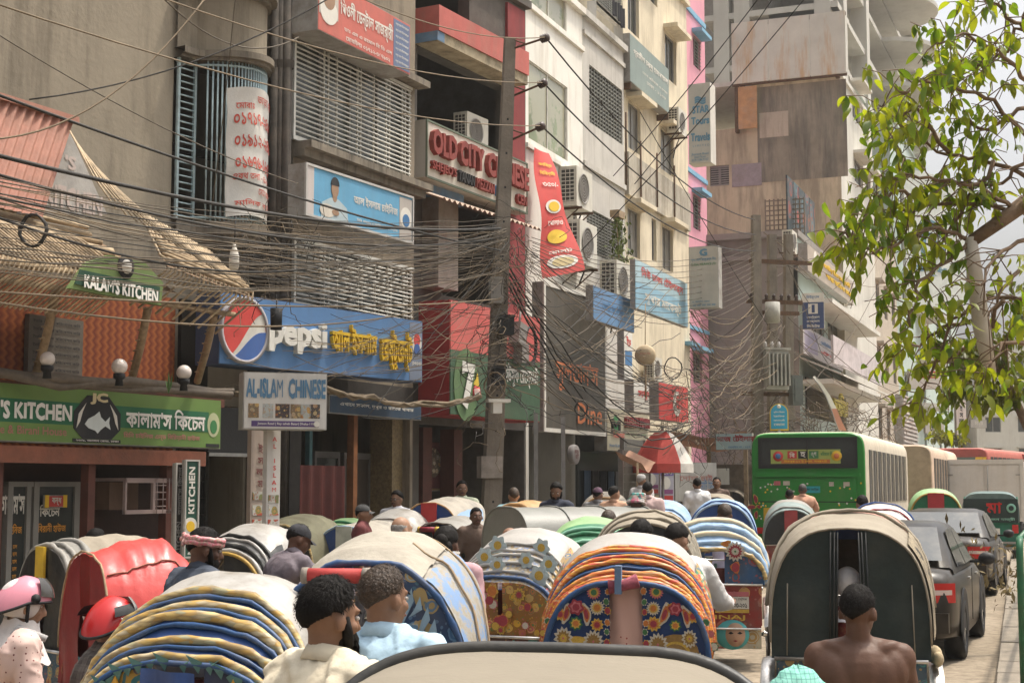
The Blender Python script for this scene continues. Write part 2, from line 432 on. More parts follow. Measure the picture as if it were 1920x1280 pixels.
# ================================================================== FACADES
def wall(mb, u0, u1, z0, z1, holes=(), y=0, t=.25, mi=0):
    us = sorted({u0, u1, *[h[0] for h in holes], *[h[1] for h in holes]}); zs = sorted({z0, z1, *[h[2] for h in holes], *[h[3] for h in holes]})
    us = [u for u in us if u0 <= u <= u1]; zs = [z for z in zs if z0 <= z <= z1]
    for i in range(len(us)-1):
        for j in range(len(zs)-1):
            cu, cz = (us[i]+us[i+1])/2, (zs[j]+zs[j+1])/2
            if any(h[0] < cu < h[1] and h[2] < cz < h[3] for h in holes): continue
            mb.quad((us[i],y,zs[j]), (us[i+1],y,zs[j]), (us[i+1],y,zs[j+1]), (us[i],y,zs[j+1]), mi)
    for a, b, c, d in holes:
        a, b, c, d = max(a,u0), min(b,u1), max(c,z0), min(d,z1)
        mb.quad((a,y,c), (a,y,d), (a,y+t,d), (a,y+t,c), mi); mb.quad((b,y,c), (b,y+t,c), (b,y+t,d), (b,y,d), mi)
        mb.quad((a,y,c), (a,y+t,c), (b,y+t,c), (b,y,c), mi); mb.quad((a,y,d), (b,y,d), (b,y+t,d), (a,y+t,d), mi)
def shell(F, label, u0, u1, H, depth, m, holes=(), z0=0, name='building', room=1.8, sidem=None, cat='building'):
    t = thing(name, label, cat, F.o, F.rz)
    mb = MB(); wall(mb, u0, u1, z0, H, holes); obj('wall', mb, m, t)
    mb = MB()
    mb.quad((u0,depth,z0), (u0,0,z0), (u0,0,H), (u0,depth,H)); mb.quad((u1,0,z0), (u1,depth,z0), (u1,depth,H), (u1,0,H)); mb.quad((u1,depth,z0), (u0,depth,z0), (u0,depth,H), (u1,depth,H))
    obj('side_wall', mb, sidem or m, t)
    obj('roof', MB().box(u0-.05, u1+.05, -.12, depth, H+.002, H+.16), m, t)
    if holes:
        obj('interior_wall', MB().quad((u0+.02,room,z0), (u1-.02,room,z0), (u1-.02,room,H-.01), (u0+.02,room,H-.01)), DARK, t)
    return t
GLASS = mat('window glass', (.035,.04,.038), .18, var=.3, scale=2, spec=.5, bump=.03, bscale=3)
FRAMEM = mat('grey window frame', (.25,.24,.22), .6)
def window(t, r, y=.14, panes=2, fm=FRAMEM, gm=GLASS, fw=.045, bars=None, bm=None, shade=None, sm=None, name='window'):
    u0, u1, z0, z1 = r; mb = MB()
    mb.box(u0, u1, y-.03, y+.03, z0, z0+fw); mb.box(u0, u1, y-.03, y+.03, z1-fw, z1)
    for i in range(panes+1):
        c = u0 + fw/2 + (u1-u0-fw)*i/panes; mb.box(c-fw/2, c+fw/2, y-.032, y+.032, z0+fw, z1-fw)
    w = obj(name, mb, fm, t)
    for i in range(panes):
        a = u0 + fw + (u1-u0-fw)*i/panes; b = a + (u1-u0-fw)/panes - fw
        obj('pane', MB().box(a, b, y-.006 + (.012 if i % 2 else 0), y + (.012 if i % 2 else 0), z0+fw, z1-fw), gm, w)
    if bars:
        nh, nv, br, yb = bars
        if nh:
            me = MB().tube([(u0,0,0), (u1,0,0)], br, 5).mesh('bar', bm)
            for i in range(nh): link('bar', me, w, Matrix.Translation((0, yb, z0 + (z1-z0)*(i+.5)/nh)))
        if nv:
            me = MB().tube([(0,0,z0), (0,0,z1)], br, 5).mesh('bar', bm)
            for i in range(nv): link('bar', me, w, Matrix.Translation((u0 + (u1-u0)*(i+.5)/nv, yb+br*2.2, 0)))
    if shade: obj('sunshade', MB().box(u0-.18, u1+.18, -shade, .0, z1+.04, z1+.16), sm, t)
    return w
# ---- A: grey plastered building with the curved barred balcony
PLA = mat('grey plaster', (.275,.235,.175), .92, var=.12, scale=1.1, dirt=.6, dcol=(.105,.085,.06), dscale=1.1, streak=True, bump=.3, bscale=12)
MOULD = mat('stained cornice', (.20,.17,.13), .9, var=.2, dirt=.7, dcol=(.035,.03,.022), dscale=2.2, streak=True)
BLUEBAR = mat('pale blue bars', (.36,.46,.47), .6, var=.15, dirt=.35, dcol=(.12,.09,.06), dscale=6)
FA = Fr(0, 18.35, 2900)
wr = FA.rect(323, 112, 415, 452, 142, 432)
uA1 = FA.u(460)
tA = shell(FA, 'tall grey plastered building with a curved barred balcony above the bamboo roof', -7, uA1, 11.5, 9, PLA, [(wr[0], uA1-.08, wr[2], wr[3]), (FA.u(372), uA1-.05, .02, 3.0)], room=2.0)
du = wr[1] - wr[0]
def bal(t, off=0, k=1.0):                       # balcony outline in plan: flat part then a bulge
    u = wr[0] + (uA1 - wr[0]) * t
    s = max(0, (t - .2) / .8); y = -.06 - .58 * sin(pi * min(1, s * .93)) ** .7 * k if s > 0 else -.06
    return u, y - off
def band(z0, z1, o0, o1, nm, m, n=24):
    mb = MB()
    P = [bal(i / n) for i in range(n + 1)]
    prof = [(z0, o0), (z0 + (z1-z0)*.3, o0), (z0 + (z1-z0)*.35, o1), (z1, o1)]
    for i in range(n):
        for (za, oa), (zb, ob) in zip(prof, prof[1:]):
            a, b = P[i], P[i+1]
            mb.add([(a[0],a[1]-oa,za),(b[0],b[1]-oa,za),(b[0],b[1]-ob,zb),(a[0],a[1]-ob,zb)], [(0,1,2,3)], 0, True)
        for z, oo, fl in ((z0, o0, 1), (z1, o1, 0)):
            a, b = P[i], P[i+1]; q = [(a[0],a[1]-oo,z), (b[0],b[1]-oo,z), (b[0],.3,z), (a[0],.3,z)]
            mb.quad(*(q[::-1] if fl else q))
    e = P[-1]
    for (za, oa), (zb, ob) in zip(prof, prof[1:]): mb.quad((e[0],e[1]-oa,za), (e[0],.3,za), (e[0],.3,zb), (e[0],e[1]-ob,zb))
    obj(nm, mb, m, tA)
zt, zb = wr[3], wr[2]
band(zt, zt+.14, .10, .16, 'cornice', MOULD); band(zt+.14, zt+.95, 0, 0, 'parapet', PLA); band(zt+.95, zt+1.15, .08, .2, 'cornice', MOULD)
band(zb-.28, zb, .0, .06, 'balcony_slab', MOULD)
g = obj('balcony_grille', MB().tube([(*bal(i/24), zb+.05) for i in range(25)], .02, 5).tube([(*bal(i/24), zt-.06) for i in range(25)], .02, 5).box(wr[0]+.02, wr[0]+.06, -.08, -.04, zb, zt).box(bal(.22)[0]-.02, bal(.22)[0]+.02, -.09, -.05, zb, zt), BLUEBAR, tA)
hb = MB().tube([(wr[0]+.05,0,0), (bal(.22)[0],0,0)], .013, 5).mesh('bar', BLUEBAR)
for i in range(24): link('bar', hb, g, Matrix.Translation((0, -.07, zb + (zt-zb)*(i+.5)/24)))
vb = MB().tube([(0,0,zb), (0,0,zt)], .014, 5).mesh('bar', BLUEBAR)
for i in range(26):
    x, y = bal(.26 + .74*i/26); link('bar', vb, g, Matrix.Translation((x, y, 0)))
vb2 = MB().tube([(0,0,0), (0,0,.75)], .014, 5).mesh('bar', BLUEBAR)
for i in range(16):
    x, y = bal(.45 + .55*i/16); link('bar', vb2, g, Matrix.Translation((x, y-.02, zt+1.15)))
obj('rail', MB().box(wr[0]+.1, wr[1]-.1, .1, .16, zb+1.0, zb+1.12), DARK, tA)
# banner on the balcony
bn = thing('phone_number_banner', 'white cloth banner with red phone numbers tied to the curved balcony bars', 'banner', FA.o, FA.rz)
bz0, bz1 = FA.z(450, 402, .6), FA.z(450, 160, .6)
def bpt(u, y, z):
    t = (u - wr[0]) / (uA1 - wr[0]); x, yy = bal(t); return (x, yy - .05 + (y+.0) + .012*sin(z*9+u*5), z - .10*(t-.62)**2*8)
bu0, bu1 = bal(.36)[0], bal(.93)[0]
mb = MB(); mb.grid(lambda a, b: bpt(bu0+(bu1-bu0)*a, 0, bz0+(bz1-bz0)*b), 20, 16)
obj('banner_cloth', mb, mat('white cloth', (.62,.60,.55), .85, var=.06, dirt=.25, dcol=(.35,.28,.2), dscale=2), bn)
REDP = mat('red print', (.50,.07,.045), .8, var=.1)
def bt(s, a, b, c, d, bold=0.012): text(bn, s, (bu0+(bu1-bu0)*a, bu0+(bu1-bu0)*b, bz0+(bz1-bz0)*c, bz0+(bz1-bz0)*d), -.012, REDP, .002, bold, warp=lambda u, y, z: bpt(u, y, z))
bt("ভাড়া হেব", .45, .97, .87, .94); bt("েমাবাঃ", .1, .4, .83, .88)
bt("০১৭১৭-২৪০৫", .07, .98, .70, .80, .02); bt("০১৯১২-২৪৯৩", .10, .98, .53, .63, .02); bt("০১৬৭৬-১৮৪২", .10, .98, .36, .46, .02)
bt("৪র্থ তলা - ৪০০ বঃ", .08, .97, .26, .33); bt("েমাঃ আলম", .5, .95, .17, .22); bt("মািলক বািড়", .1, .95, .07, .13)
# drain pipe in the gap between the two buildings
# ---- B: building with the big barred windows
PLB = mat('brown grey plaster', (.225,.185,.135), .92, var=.22, scale=1.4, dirt=.75, dcol=(.065,.052,.04), dscale=1.3, streak=True, bump=.25, bscale=14)
WBAR = mat('white window bars', (.56,.55,.50), .6, var=.1, dirt=.35, dcol=(.2,.16,.12), dscale=5)
GL2 = mat('green tinted glass', (.085,.095,.085), .25, var=.75, scale=1.6, dirt=.7, dcol=(.20,.19,.165), dscale=2.2, streak=True, spec=.5, bump=.02)
FB = Fr(545, 2800/128, 2300)
w1 = FB.rect(549, 58, 259, 767, 171, 339); w2 = FB.rect(549, 440, 560, 770, 512, 620)
uB1 = FB.u(773)
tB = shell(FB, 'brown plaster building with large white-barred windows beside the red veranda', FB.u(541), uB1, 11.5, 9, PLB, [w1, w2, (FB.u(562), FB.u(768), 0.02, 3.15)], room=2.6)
for w in (w1, w2):
    k = 21 if w is w1 else 15
    q = window(tB, w, .12, 4, FRAMEM, GL2, .05)
    me = MB().tube([(w[0],0,0), (w[1],0,0)], .014, 6).mesh('bar', WBAR)
    for i in range(k): link('bar', me, q, Matrix.Translation((0, -.03, w[2] + (w[3]-w[2])*(i+.4)/k)))
    me = MB().box(-.016, .016, -.012, .012, w[2], w[3]).mesh('bar', WBAR)
    for a in (0, .24, .275, .345, .52, .55, .665, .78, .81, .93, .96, 1): link('bar', me, q, Matrix.Translation((w[0] + (w[1]-w[0])*a, .0, 0)))
    obj('window_frame', MB().box(w[0]-.03, w[1]+.03, -.05, .0, w[3]-.02, w[3]+.03).box(w[0]-.03, w[1]+.03, -.05, 0, w[2]-.03, w[2]+.02).box(w[0]-.03, w[0]+.02, -.048, 0, w[2], w[3]), WBAR, q)
obj('sill', MB().box(FB.u(541), uB1+.1, -.32, 0, w1[2]-.16, w1[2]-.05), MOULD, tB)
obj('sill', MB().box(FB.u(541), uB1+.05, -.2, 0, w1[2]-.28, w1[2]-.162), MOULD, tB)
obj('sunshade', MB().box(FB.u(541), uB1+.1, -.25, 0, w1[3]+.06, w1[3]+.17), MOULD, tB)
obj('shade_panel', MB().box(FB.u(541)-.01, FB.u(562)-.005, -.02, -.004, 0, 3.3).box(FB.u(562)-.005, uB1+.01, -.02, -.004, 3.16, 3.5), mat('painted shade', (.035,.03,.025), .8, var=.3), tB)  # thin dark panels added over the wall, street-level shade put into their colour
obj('angle_bracket', MB().box(FB.u(541), FB.u(541)+1.0, -.40, -.33, w1[2]-.62, w1[2]-.55), RUST, tB)
for i, u_ in enumerate((545.5, 549, 553, 556)):
    u = FB.u(u_) + .0
pm = mat('soot black drain pipe', (.06,.05,.04), .8, var=.4, dirt=.5, dcol=(.16,.13,.1), dscale=3)
for i, px in enumerate((503, 514, 527)):
    p = W(px, HZ, 21.6); mb = MB().tube([(p.x,p.y,0), (p.x,p.y,11.5)], .075 if i != 1 else .05, 8)
    for z in (3, 5.5, 8): mb.lathe([(.1,0),(.1,.12)], 8, (p.x, p.y, z))
    obj('drain_pipe', mb, pm, label=['sooty drain pipe against the curved balcony building edge', 'thin middle drain pipe in the gap between two buildings', 'sooty drain pipe beside the white barred window'][i], cat='pipe', group='drain pipes in the gap')
# ---- C: red building with the open veranda
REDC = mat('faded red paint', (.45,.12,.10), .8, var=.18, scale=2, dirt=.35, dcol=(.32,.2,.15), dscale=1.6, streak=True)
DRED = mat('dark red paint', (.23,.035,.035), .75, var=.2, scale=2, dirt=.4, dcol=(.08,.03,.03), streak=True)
YEL = mat('dirty cream edge', (.36,.30,.20), .9, var=.25, scale=4, dirt=.7, dcol=(.10,.08,.05), dscale=3)
FC = Fr(772, 2800/108, 2500)
r1 = FC.rect(775, 20, 62, 945, 98, 146); r2 = FC.rect(775, 62, 78, 945, 146, 166)
h1 = FC.rect(782, 84, 240, 950, 160, 320); h2 = FC.rect(830, 375, 560, 984, 415, 580); h0 = FC.rect(778, -60, 10, 880, -20, 70)
uC1 = FC.u(986)
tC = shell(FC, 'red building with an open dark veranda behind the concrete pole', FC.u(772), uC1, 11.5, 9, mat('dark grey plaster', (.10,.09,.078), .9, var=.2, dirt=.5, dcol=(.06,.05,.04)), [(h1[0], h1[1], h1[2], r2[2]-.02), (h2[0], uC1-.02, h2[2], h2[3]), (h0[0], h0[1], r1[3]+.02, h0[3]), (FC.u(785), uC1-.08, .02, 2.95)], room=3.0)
obj('red_parapet', MB().box(FC.u(773), FC.u(950), -.5, -.004, r1[2], r1[3]), REDC, tC)
obj('slab_edge', MB().box(FC.u(773), FC.u(950), -.47, -.004, r2[2], r1[2]-.002), YEL, tC)
obj('blue_patch', MB().box(FC.u(773)-.01, FC.u(786), -.476, -.0, r2[2]+.01, r1[2]-.005), mat('flaking blue paint', (.13,.22,.33), .8, dirt=.5, dcol=(.3,.25,.2), dscale=5), tC)
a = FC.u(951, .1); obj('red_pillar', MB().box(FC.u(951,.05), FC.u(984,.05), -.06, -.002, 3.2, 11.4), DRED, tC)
obj('blue_beam', MB().box(FC.u(776), FC.u(850), -.2, -.002, FC.z(776,366), FC.z(776,342)), mat('flaking blue paint'  , (.13,.22,.33)), tC)
obj('concrete_column', MB().box(FC.u(788), FC.u(826), -.35, -.003, FC.z(800,542), FC.z(800,372)), mat('grey column', (.28,.25,.21), .9, var=.2, dirt=.6, dcol=(.14,.06,.04), dscale=1.6), tC)
mb = MB()                                                    # corrugated canopy edge under the sign
ca = FC.hit(826, 372, .8); cb = FC.hit(1010, 430, .8)
mb.grid(lambda s, t: (ca[0]+(cb[0]-ca[0])*s, -.85 + .8*t, ca[1] + (cb[1]-ca[1])*0*s + .3*t + .03*sin(s*130)), 90, 3)
obj('canopy', mb, mat('pale corrugated sheet', (.36,.27,.2), .7, dirt=.6, dcol=(.12,.07,.05), dscale=4), tC)
ob = MB(); 
og = FC.rect(886, 22, 66, 898, 26, 72, -.3)
ob.grid(lambda s, t: (og[0]+(og[1]-og[0])*s, .25+.05*sin(s*14), og[2]+(og[3]-og[2])*t), 10, 4)
obj('orange_cloth', ob, mat('orange cloth', (.55,.2,.05), .9), label='orange cloth hanging from the upper red veranda', cat='cloth', M=Matrix.Translation(FC.o) @ Matrix.Rotation(FC.rz, 4, 'Z'))
# ---- 7up red box front
F7 = Fr(842, 25.0, 2500)
G7 = mat('deep green print', (.05,.10,.055), .6, var=.15, dirt=.35, dcol=(.12,.12,.08)); PINK7 = mat('sunned red sheet', (.52,.10,.085), .55, var=.12, scale=2, dirt=.3, dcol=(.38,.22,.18), dscale=2)
e7 = F7.u(1012); zt7, zb7, zm7 = F7.z(842, 561), F7.z(842, 778), F7.z(842, 654)
t7 = thing('shop_fascia', 'red and green soft drink shop fascia with white three-dimensional letters', 'sign', F7.o, F7.rz)
obj('box', MB().box(0, e7, .01, .62, zb7, zt7), mat('dark red sheet', (.30,.028,.028), .55, var=.15, dirt=.3, dcol=(.1,.02,.02)), t7)
obj('upper_panel', MB().box(.01, e7-.01, -.012, .008, zm7, zt7-.01), PINK7, t7)
obj('lower_panel', MB().box(.01, e7-.01, -.013, .008, zb7+.02, zm7-.003), G7, t7)
LET = mat('white letters', (.66,.64,.58), .6, var=.08, dirt=.25, dcol=(.3,.26,.2), dscale=4)
cx = F7.u(871); cz = F7.z(878, 722)
mb = MB(); mb.lathe([(.0,-.02),(.62,-.02),(.62,.0)], 28, (cx, -.01, cz), 'y', sm=False); mb.v = [(cx+(v[0]-cx)*.66, v[1], v[2]) for v in mb.v]
obj('round_badge', mb, mat('lighter green print', (.10,.17,.075), .6, dirt=.3, dcol=(.2,.2,.1)), t7)
text(t7, "7", (cx-.22, cx+.26, cz-.45, cz+.40), -.05, LET, .01, .06)
mb = MB().lathe([(0,-.045),(.13,-.045),(.13,-.03)], 16, (cx+.34, 0, cz-.12), 'y'); obj('red_dot', mb, mat('red dot', (.5,.05,.05)), t7)
obj('yellow_flash', MB().prism([(cx+.24,cz+.02),(cx+.36,cz+.22),(cx+.42,cz-.02)], -.046, -.03), mat('yellow print', (.6,.42,.05)), t7)
text(t7, "up", (cx+.24, cx+.44, cz-.22, cz-.04), -.05, LET, .004, .03)
q = F7.rect(944, 676, 722, 1006, 690, 734); text(t7, "ইউসুফ েরেস্তারঁা", q, -.02, LET, .014, .02)
obj('cable_coil', MB().tube([(F7.u(980)+.22*cos(a*.5)*(1+.1*sin(a)), -.16-.02*sin(a*1.7), F7.z(980,650)+.36*sin(a*.5)) for a in range(60)], .018, 5), BLACK, label='coil of black cable hanging on the red drinks fascia', cat='cable coil', M=Matrix.Translation(F7.o) @ Matrix.Rotation(F7.rz, 4, 'Z'))
mb = MB(); uu, zz = F7.u(962), F7.z(962, 628)
mb.box(uu-.16, uu+.12, -.22, -.02, zz-.2, zz+.2, 0, Matrix.Translation((uu,0,zz)) @ Matrix.Rotation(.25,4,'Y') @ Matrix.Translation((-uu,0,-zz))).box(uu-.02, uu+.24, -.2, -.02, zz-.5, zz-.15).tube([(uu+.05,-.1,zz+.2),(uu+.1,-.1,zz+.45)], .02, 5)
obj('junction_box', mb, mat('grey junction box', (.24,.22,.2), .7), label='grey cable junction box on the red fascia beside the coil', cat='box', M=Matrix.Translation(F7.o) @ Matrix.Rotation(F7.rz, 4, 'Z'))
# ---- D: white building, D2: grey-white building with lattice windows
WHD = mat('white wall paint', (.74,.71,.64), .85, var=.08, scale=1, dirt=.38, dcol=(.36,.30,.22), dscale=1.1, streak=True)
GGL = mat('green glass', (.17,.20,.10), .22, var=.5, scale=.8, dirt=.8, dcol=(.36,.34,.25), dscale=.5, spec=.5, bump=.02, dlo=.47, dhi=.5)
FD = Fr(985, 2800/86, 2080)
d1 = FD.rect(991, 113, 259, 1064, 163, 303); d0 = FD.rect(996, -120, 4, 1062, -60, 66); d3 = FD.rect(1075, 400, 425, 1082, 406, 428)
uD1 = FD.u(1096)
tD = shell(FD, 'white painted building with green glass windows and air conditioners', FD.u(984), uD1, 13.5, 9, WHD, [d1, d0, d3, (.2, uD1-.2, .02, 3.3)], room=2.2)
for w in (d1, d0):
    window(tD, w, .06, 2, mat('white window frame', (.6,.58,.52), .6), GGL, .03)
window(tD, d3, .06, 1)
obj('floor_band', MB().box(FD.u(985), uD1, -.07, 0, FD.z(989,14), FD.z(989,4)), WHD, tD)
obj('floor_band', MB().box(FD.u(985), uD1, -.07, 0, d1[2]-.24, d1[2]-.14), WHD, tD)
FD2 = FD.at(uD1)
GRW = mat('pale grey plaster', (.50,.475,.43), .9, var=.12, scale=1.2, dirt=.45, dcol=(.22,.19,.15), dscale=1.2, streak=True)
g1 = FD2.rect(1105, 120, 229, 1167, 172, 272); g0 = FD2.rect(1118, -60, 2, 1167, -20, 45); g2 = FD2.rect(1100, 392, 480, 1168, 420, 492)
uD3 = FD2.u(1175)
tD2 = shell(FD2, 'pale grey building with dark lattice ventilation openings', 0.01, uD3, 13.5, 9, GRW, [g0, g1, g2, (.2, uD3-.2, .02, 3.3)], room=1.6)
LAT = mat('lattice concrete', (.16,.16,.14), .9, var=.2)
for r in (g0, g1, g2):
    nx, nz = 12, 14; mb = MB()
    w = obj('ventilation_lattice', MB().box(r[0], r[1], .02, .1, r[2], r[2]+.03).box(r[0], r[1], .02, .1, r[3]-.03, r[3]), LAT, tD2)
    me = MB().box(-.018, .018, .02, .1, r[2], r[3]).mesh('slat', LAT); m2 = MB().box(r[0], r[1], .03, .09, -.02, .02).mesh('slat', LAT)
    for i in range(1, nx): link('slat', me, w, Matrix.Translation((r[0]+(r[1]-r[0])*i/nx, 0, 0)))
    for i in range(1, nz): link('slat', m2, w, Matrix.Translation((0, 0, r[2]+(r[3]-r[2])*i/nz)))
obj('floor_band', MB().box(0, uD3, -.06, 0, FD2.z(1096,66), FD2.z(1096,58)), GRW, tD2)
obj('floor_band', MB().box(0, uD3, -.06, 0, FD2.z(1096,312), FD2.z(1096,302)), GRW, tD2)
cl = MB()
for i, (a, b, c) in enumerate(((1158, 8, 38), (1163, 14, 50), (1148, 2, 28))):
    r = FD2.rect(a, b, c, a+7, b+2, c+3, .3); cl.grid(lambda s, t: (r[0]+(r[1]-r[0])*s, -.3-.05*sin(s*9), r[2]+(r[3]-r[2])*t), 6, 3)
obj('hanging_laundry', cl, mat('black cloth', (.03,.03,.035), .9), label='dark laundry hanging outside the topmost lattice opening', cat='laundry', M=Matrix.Translation(FD2.o) @ Matrix.Rotation(FD2.rz, 4, 'Z'))
# ---- E: cream building
CRE = mat('cream wall paint', (.66,.58,.43), .88, var=.12, scale=1.1, dirt=.55, dcol=(.30,.235,.155), dscale=1.2, streak=True)
PARA = mat('stained grey parapet', (.40,.36,.29), .9, var=.2, dirt=.65, dcol=(.17,.14,.10), dscale=1.3, streak=True)
FE = Fr(1175, 2800/70, 2080)
ew = [FE.rect(1177,-40,56,1198,-20,71), FE.rect(1178,189,278,1201,204,290), FE.rect(1177,388,479,1200,398,483), FE.rect(1247,62,150,1268,75,155), FE.rect(1239,240,319,1263,255,330), FE.rect(1242,424,505,1262,430,509), FE.rect(1222,409,488,1231,413,491), FE.rect(1210,-80,-2,1232,-66,8)]
uE1 = FE.u(1297)
tE = shell(FE, 'cream painted building with sunshades above narrow sliding windows', 0.0, uE1, 17, 9, CRE, ew + [(.3, uE1*.48, .02, 3.2), (uE1*.52, uE1-.3, .02, 3.2)], room=1.0)
PGL = mat('pale sliding glass', (.20,.19,.165), .3, var=.4, scale=1.5, spec=.5, bump=.02)
for i, r in enumerate(ew): window(tE, r, .12, 1 if i in (6,) else 2, FRAMEM, PGL if i in (1,2,4,5) else GLASS, .04, shade=.45 if i not in (0, 6) else None, sm=CRE)
r = FE.rect(1178, 289, 371, 1287, 356, 424, .1); obj('balcony_parapet', MB().box(0.02, uE1-.2, -.12, 0, r[2], r[3]), PARA, tE)
for px in (1178, 1206, 1237, 1270):
    uu = FE.u(px, .15); obj('rebar_post', MB().tube([(uu,-.16,r[2]+.1), (uu,-.16,r[3]+ (1.0 if px == 1178 else .5))], .028, 5), RUST, tE)
# ---- F: pink building
PNK = mat('pink wall paint', (.66,.30,.37), .85, var=.1, scale=1, dirt=.28, dcol=(.42,.27,.26), dscale=1.3, streak=True)
BLUB = mat('blue trim paint', (.19,.38,.52), .8, var=.12)
FF = Fr(1297, 2800/60, 2080)
fw = [FF.rect(1300,68,126,1313,76,130), FF.rect(1300,364,428,1313,372,433), FF.rect(1300,660,717,1316,664,719), FF.rect(1276,650,716,1288,652,718)]
fw[3] = (-.9, -.25, fw[3][2], fw[3][3])
fw.append((fw[0][0], fw[0][1], (fw[0][2]+fw[1][2])/2, (fw[0][3]+fw[1][3])/2))
fw.append((fw[0][0], fw[0][1], (fw[1][2]+fw[2][2])/2, (fw[1][3]+fw[2][3])/2))
uF1 = FF.u(1332)
tF = shell(FF, 'pink painted building with blue trim between the cream building and grimy wall', -1.6, uF1, 19, 9, PNK, fw, room=1.0)
for r in fw: window(tF, r, .1, 2, FRAMEM, GLASS, .04, bars=(9, 0, .012, -.02), bm=FRAMEM, shade=.35, sm=BLUB)
for a, b in ((20, 29), (319, 327), (610, 617)):
    obj('trim_band', MB().box(-1.55, uF1, -.05, 0, FF.z(1297, b), FF.z(1297, a)), BLUB, tF)
# ================================================================== FAR SIDE: grimy gable, tower and the rest of the street
GRM = mat('grimy rendered wall', (.50,.43,.295), .92, var=.22, scale=.5, dirt=.7, dcol=(.22,.185,.135), dscale=.8, streak=True, bump=.2, bscale=6, dlo=.44, dhi=.62)
PALE = mat('pale painted wall', (.58,.56,.50), .9, var=.1, scale=.6, dirt=.35, dcol=(.33,.29,.23), dscale=.7, streak=True)
FG = Fr(1590, 56, 2080); GE = FG.end()
zG = GE.z(1590, 140)
tG = thing('building', 'grimy stained gable building below the rusty billboard', 'building', FG.o, FG.rz)
uL = GE.u(1330); uM = GE.u(1421); zM = GE.z(1400, 246)
wG = GE.rect(1331, 311, 349, 1367, 310, 348)
mb = MB(); wall(mb, uM, 0, 0, zG, []); wall(mb, uL-3, uM-.001, 0, zM, [wG])
eM = FG.o.copy()
def loc(F, base):    # matrix of frame F seen from an object whose frame is base
    return (Matrix.Translation(base.o) @ Matrix.Rotation(base.rz, 4, 'Z')).inverted() @ Matrix.Translation(F.o) @ Matrix.Rotation(F.rz, 4, 'Z')
obj('gable_wall', mb, GRM, tG, M=loc(GE, FG))
obj('lower_roof', MB().box(uL-3, uM, .0, 10, zM+.002, zM+.15), GRM, tG, M=loc(GE, FG))
gw = [FG.rect(1598,165,225,1612,172,229), FG.rect(1622,228,260,1628,232,262), FG.rect(1602,300,345,1618,303,350), FG.rect(1624,330,360,1632,333,362)]
uG1 = FG.u(1650)
mb = MB(); wall(mb, 0, uG1, 0, zG, gw); obj('wall', mb, PALE, tG)
obj('roof', MB().box(-.05, uG1, -.1, 9.8, zG, zG+.18), PALE, tG)
for r in gw: window(tG, r, .12, 2, FRAMEM, GLASS, .06, shade=.5, sm=PALE)
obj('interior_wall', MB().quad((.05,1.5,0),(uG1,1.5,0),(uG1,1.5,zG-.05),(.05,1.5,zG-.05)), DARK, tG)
w = obj('window', MB().box(wG[0], wG[1], .06, .12, wG[2], wG[2]+.08).box(wG[0], wG[1], .06, .12, wG[3]-.08, wG[3]).box((wG[0]+wG[1])/2-.05, (wG[0]+wG[1])/2+.05, .06, .12, wG[2], wG[3]), FRAMEM, tG, M=loc(GE, FG))
obj('pane', MB().box(wG[0], wG[1], .13, .15, wG[2], wG[3]), GLASS, w)
me = MB().box(wG[0], wG[1], .03, .05, -.02, .02).mesh('bar', FRAMEM)
for i in range(9): link('bar', me, w, Matrix.Translation((0, 0, wG[2] + (wG[3]-wG[2])*(i+.5)/9)))
r = GE.rect(1372, 308, 350, 1428, 306, 348, .02)
obj('paint_patch', MB().box(r[0], r[1], -.02, -.002, r[2], r[3]), mat('faded violet paint', (.30,.26,.27), .9, var=.15, dirt=.4, dcol=(.2,.17,.13)), tG, M=loc(GE, FG))
for a_, q_, m_ in (('stained_render', (1420, 166, 338, 1588, 146, 335), mat('soot-streaked render', (.27,.24,.18), .92, var=.45, scale=.45, dirt=.8, dcol=(.085,.078,.068), dscale=.75, streak=True, dlo=.42, dhi=.66)), ('plain_render', (1424, 212, 258, 1478, 208, 256), mat('patched render', (.46,.40,.31), .9, var=.2, scale=.6, dirt=.5, dcol=(.16,.13,.1), streak=True))):
    r = GE.rect(*q_, .02); obj(a_, MB().box(r[0], r[1], -.012 if a_[0] == 's' else -.022, -.002, r[2], min(r[3], zG-.05)), m_, tG, M=loc(GE, FG))
# billboards on the gable
RUSTP = mat('rust-streaked metal sheet', (.58,.56,.475), .6, var=.12, scale=1, dirt=.7, dcol=(.50,.27,.085), dscale=1.1, streak=True, dlo=.50, dhi=.68)
r = GE.rect(1371, 46, 157, 1586, 18, 138, .4)
t = thing('billboard', 'blank grey metal billboard streaked with rust above the grimy gable', 'billboard', GE.o, GE.rz)
for i in range(3):
    a = r[0] + (r[1]-r[0])*(0, .33, .69)[i]; b = r[0] + (r[1]-r[0])*(.33, .69, 1)[i]
    obj('panel', MB().box(a+.015, b-.015, -.4, -.34 + .01*i, r[2], r[3]), RUSTP, t)
obj('frame', MB().box(r[0], r[1], -.33, -.25, r[2]-.08, r[2]+.05).box(r[0], r[1], -.33, -.25, r[3]-.15, r[3]-.02).box(r[0]+.3, r[0]+.45, -.25, 0, r[2]-.1, r[3]).box(r[1]-.45, r[1]-.3, -.25, 0, r[2]-.1, r[3]), RUST, t)
r = GE.rect(1384, 164, 242, 1419, 160, 240, .3)
t = thing('billboard', 'small orange rusty metal sheet hung beside the dark grimy wall', 'billboard', GE.o, GE.rz)
obj('panel', MB().box(r[0], r[1], -.3, -.25, r[2], r[3]), mat('orange rust sheet', (.46,.25,.11), .7, var=.2, dirt=.6, dcol=(.38,.33,.28), dscale=.7), t)
obj('frame', MB().box(r[0]-.14, r[0]-.02, -.28, -.0, r[2]-.1, r[3]+.1), RUST, t)
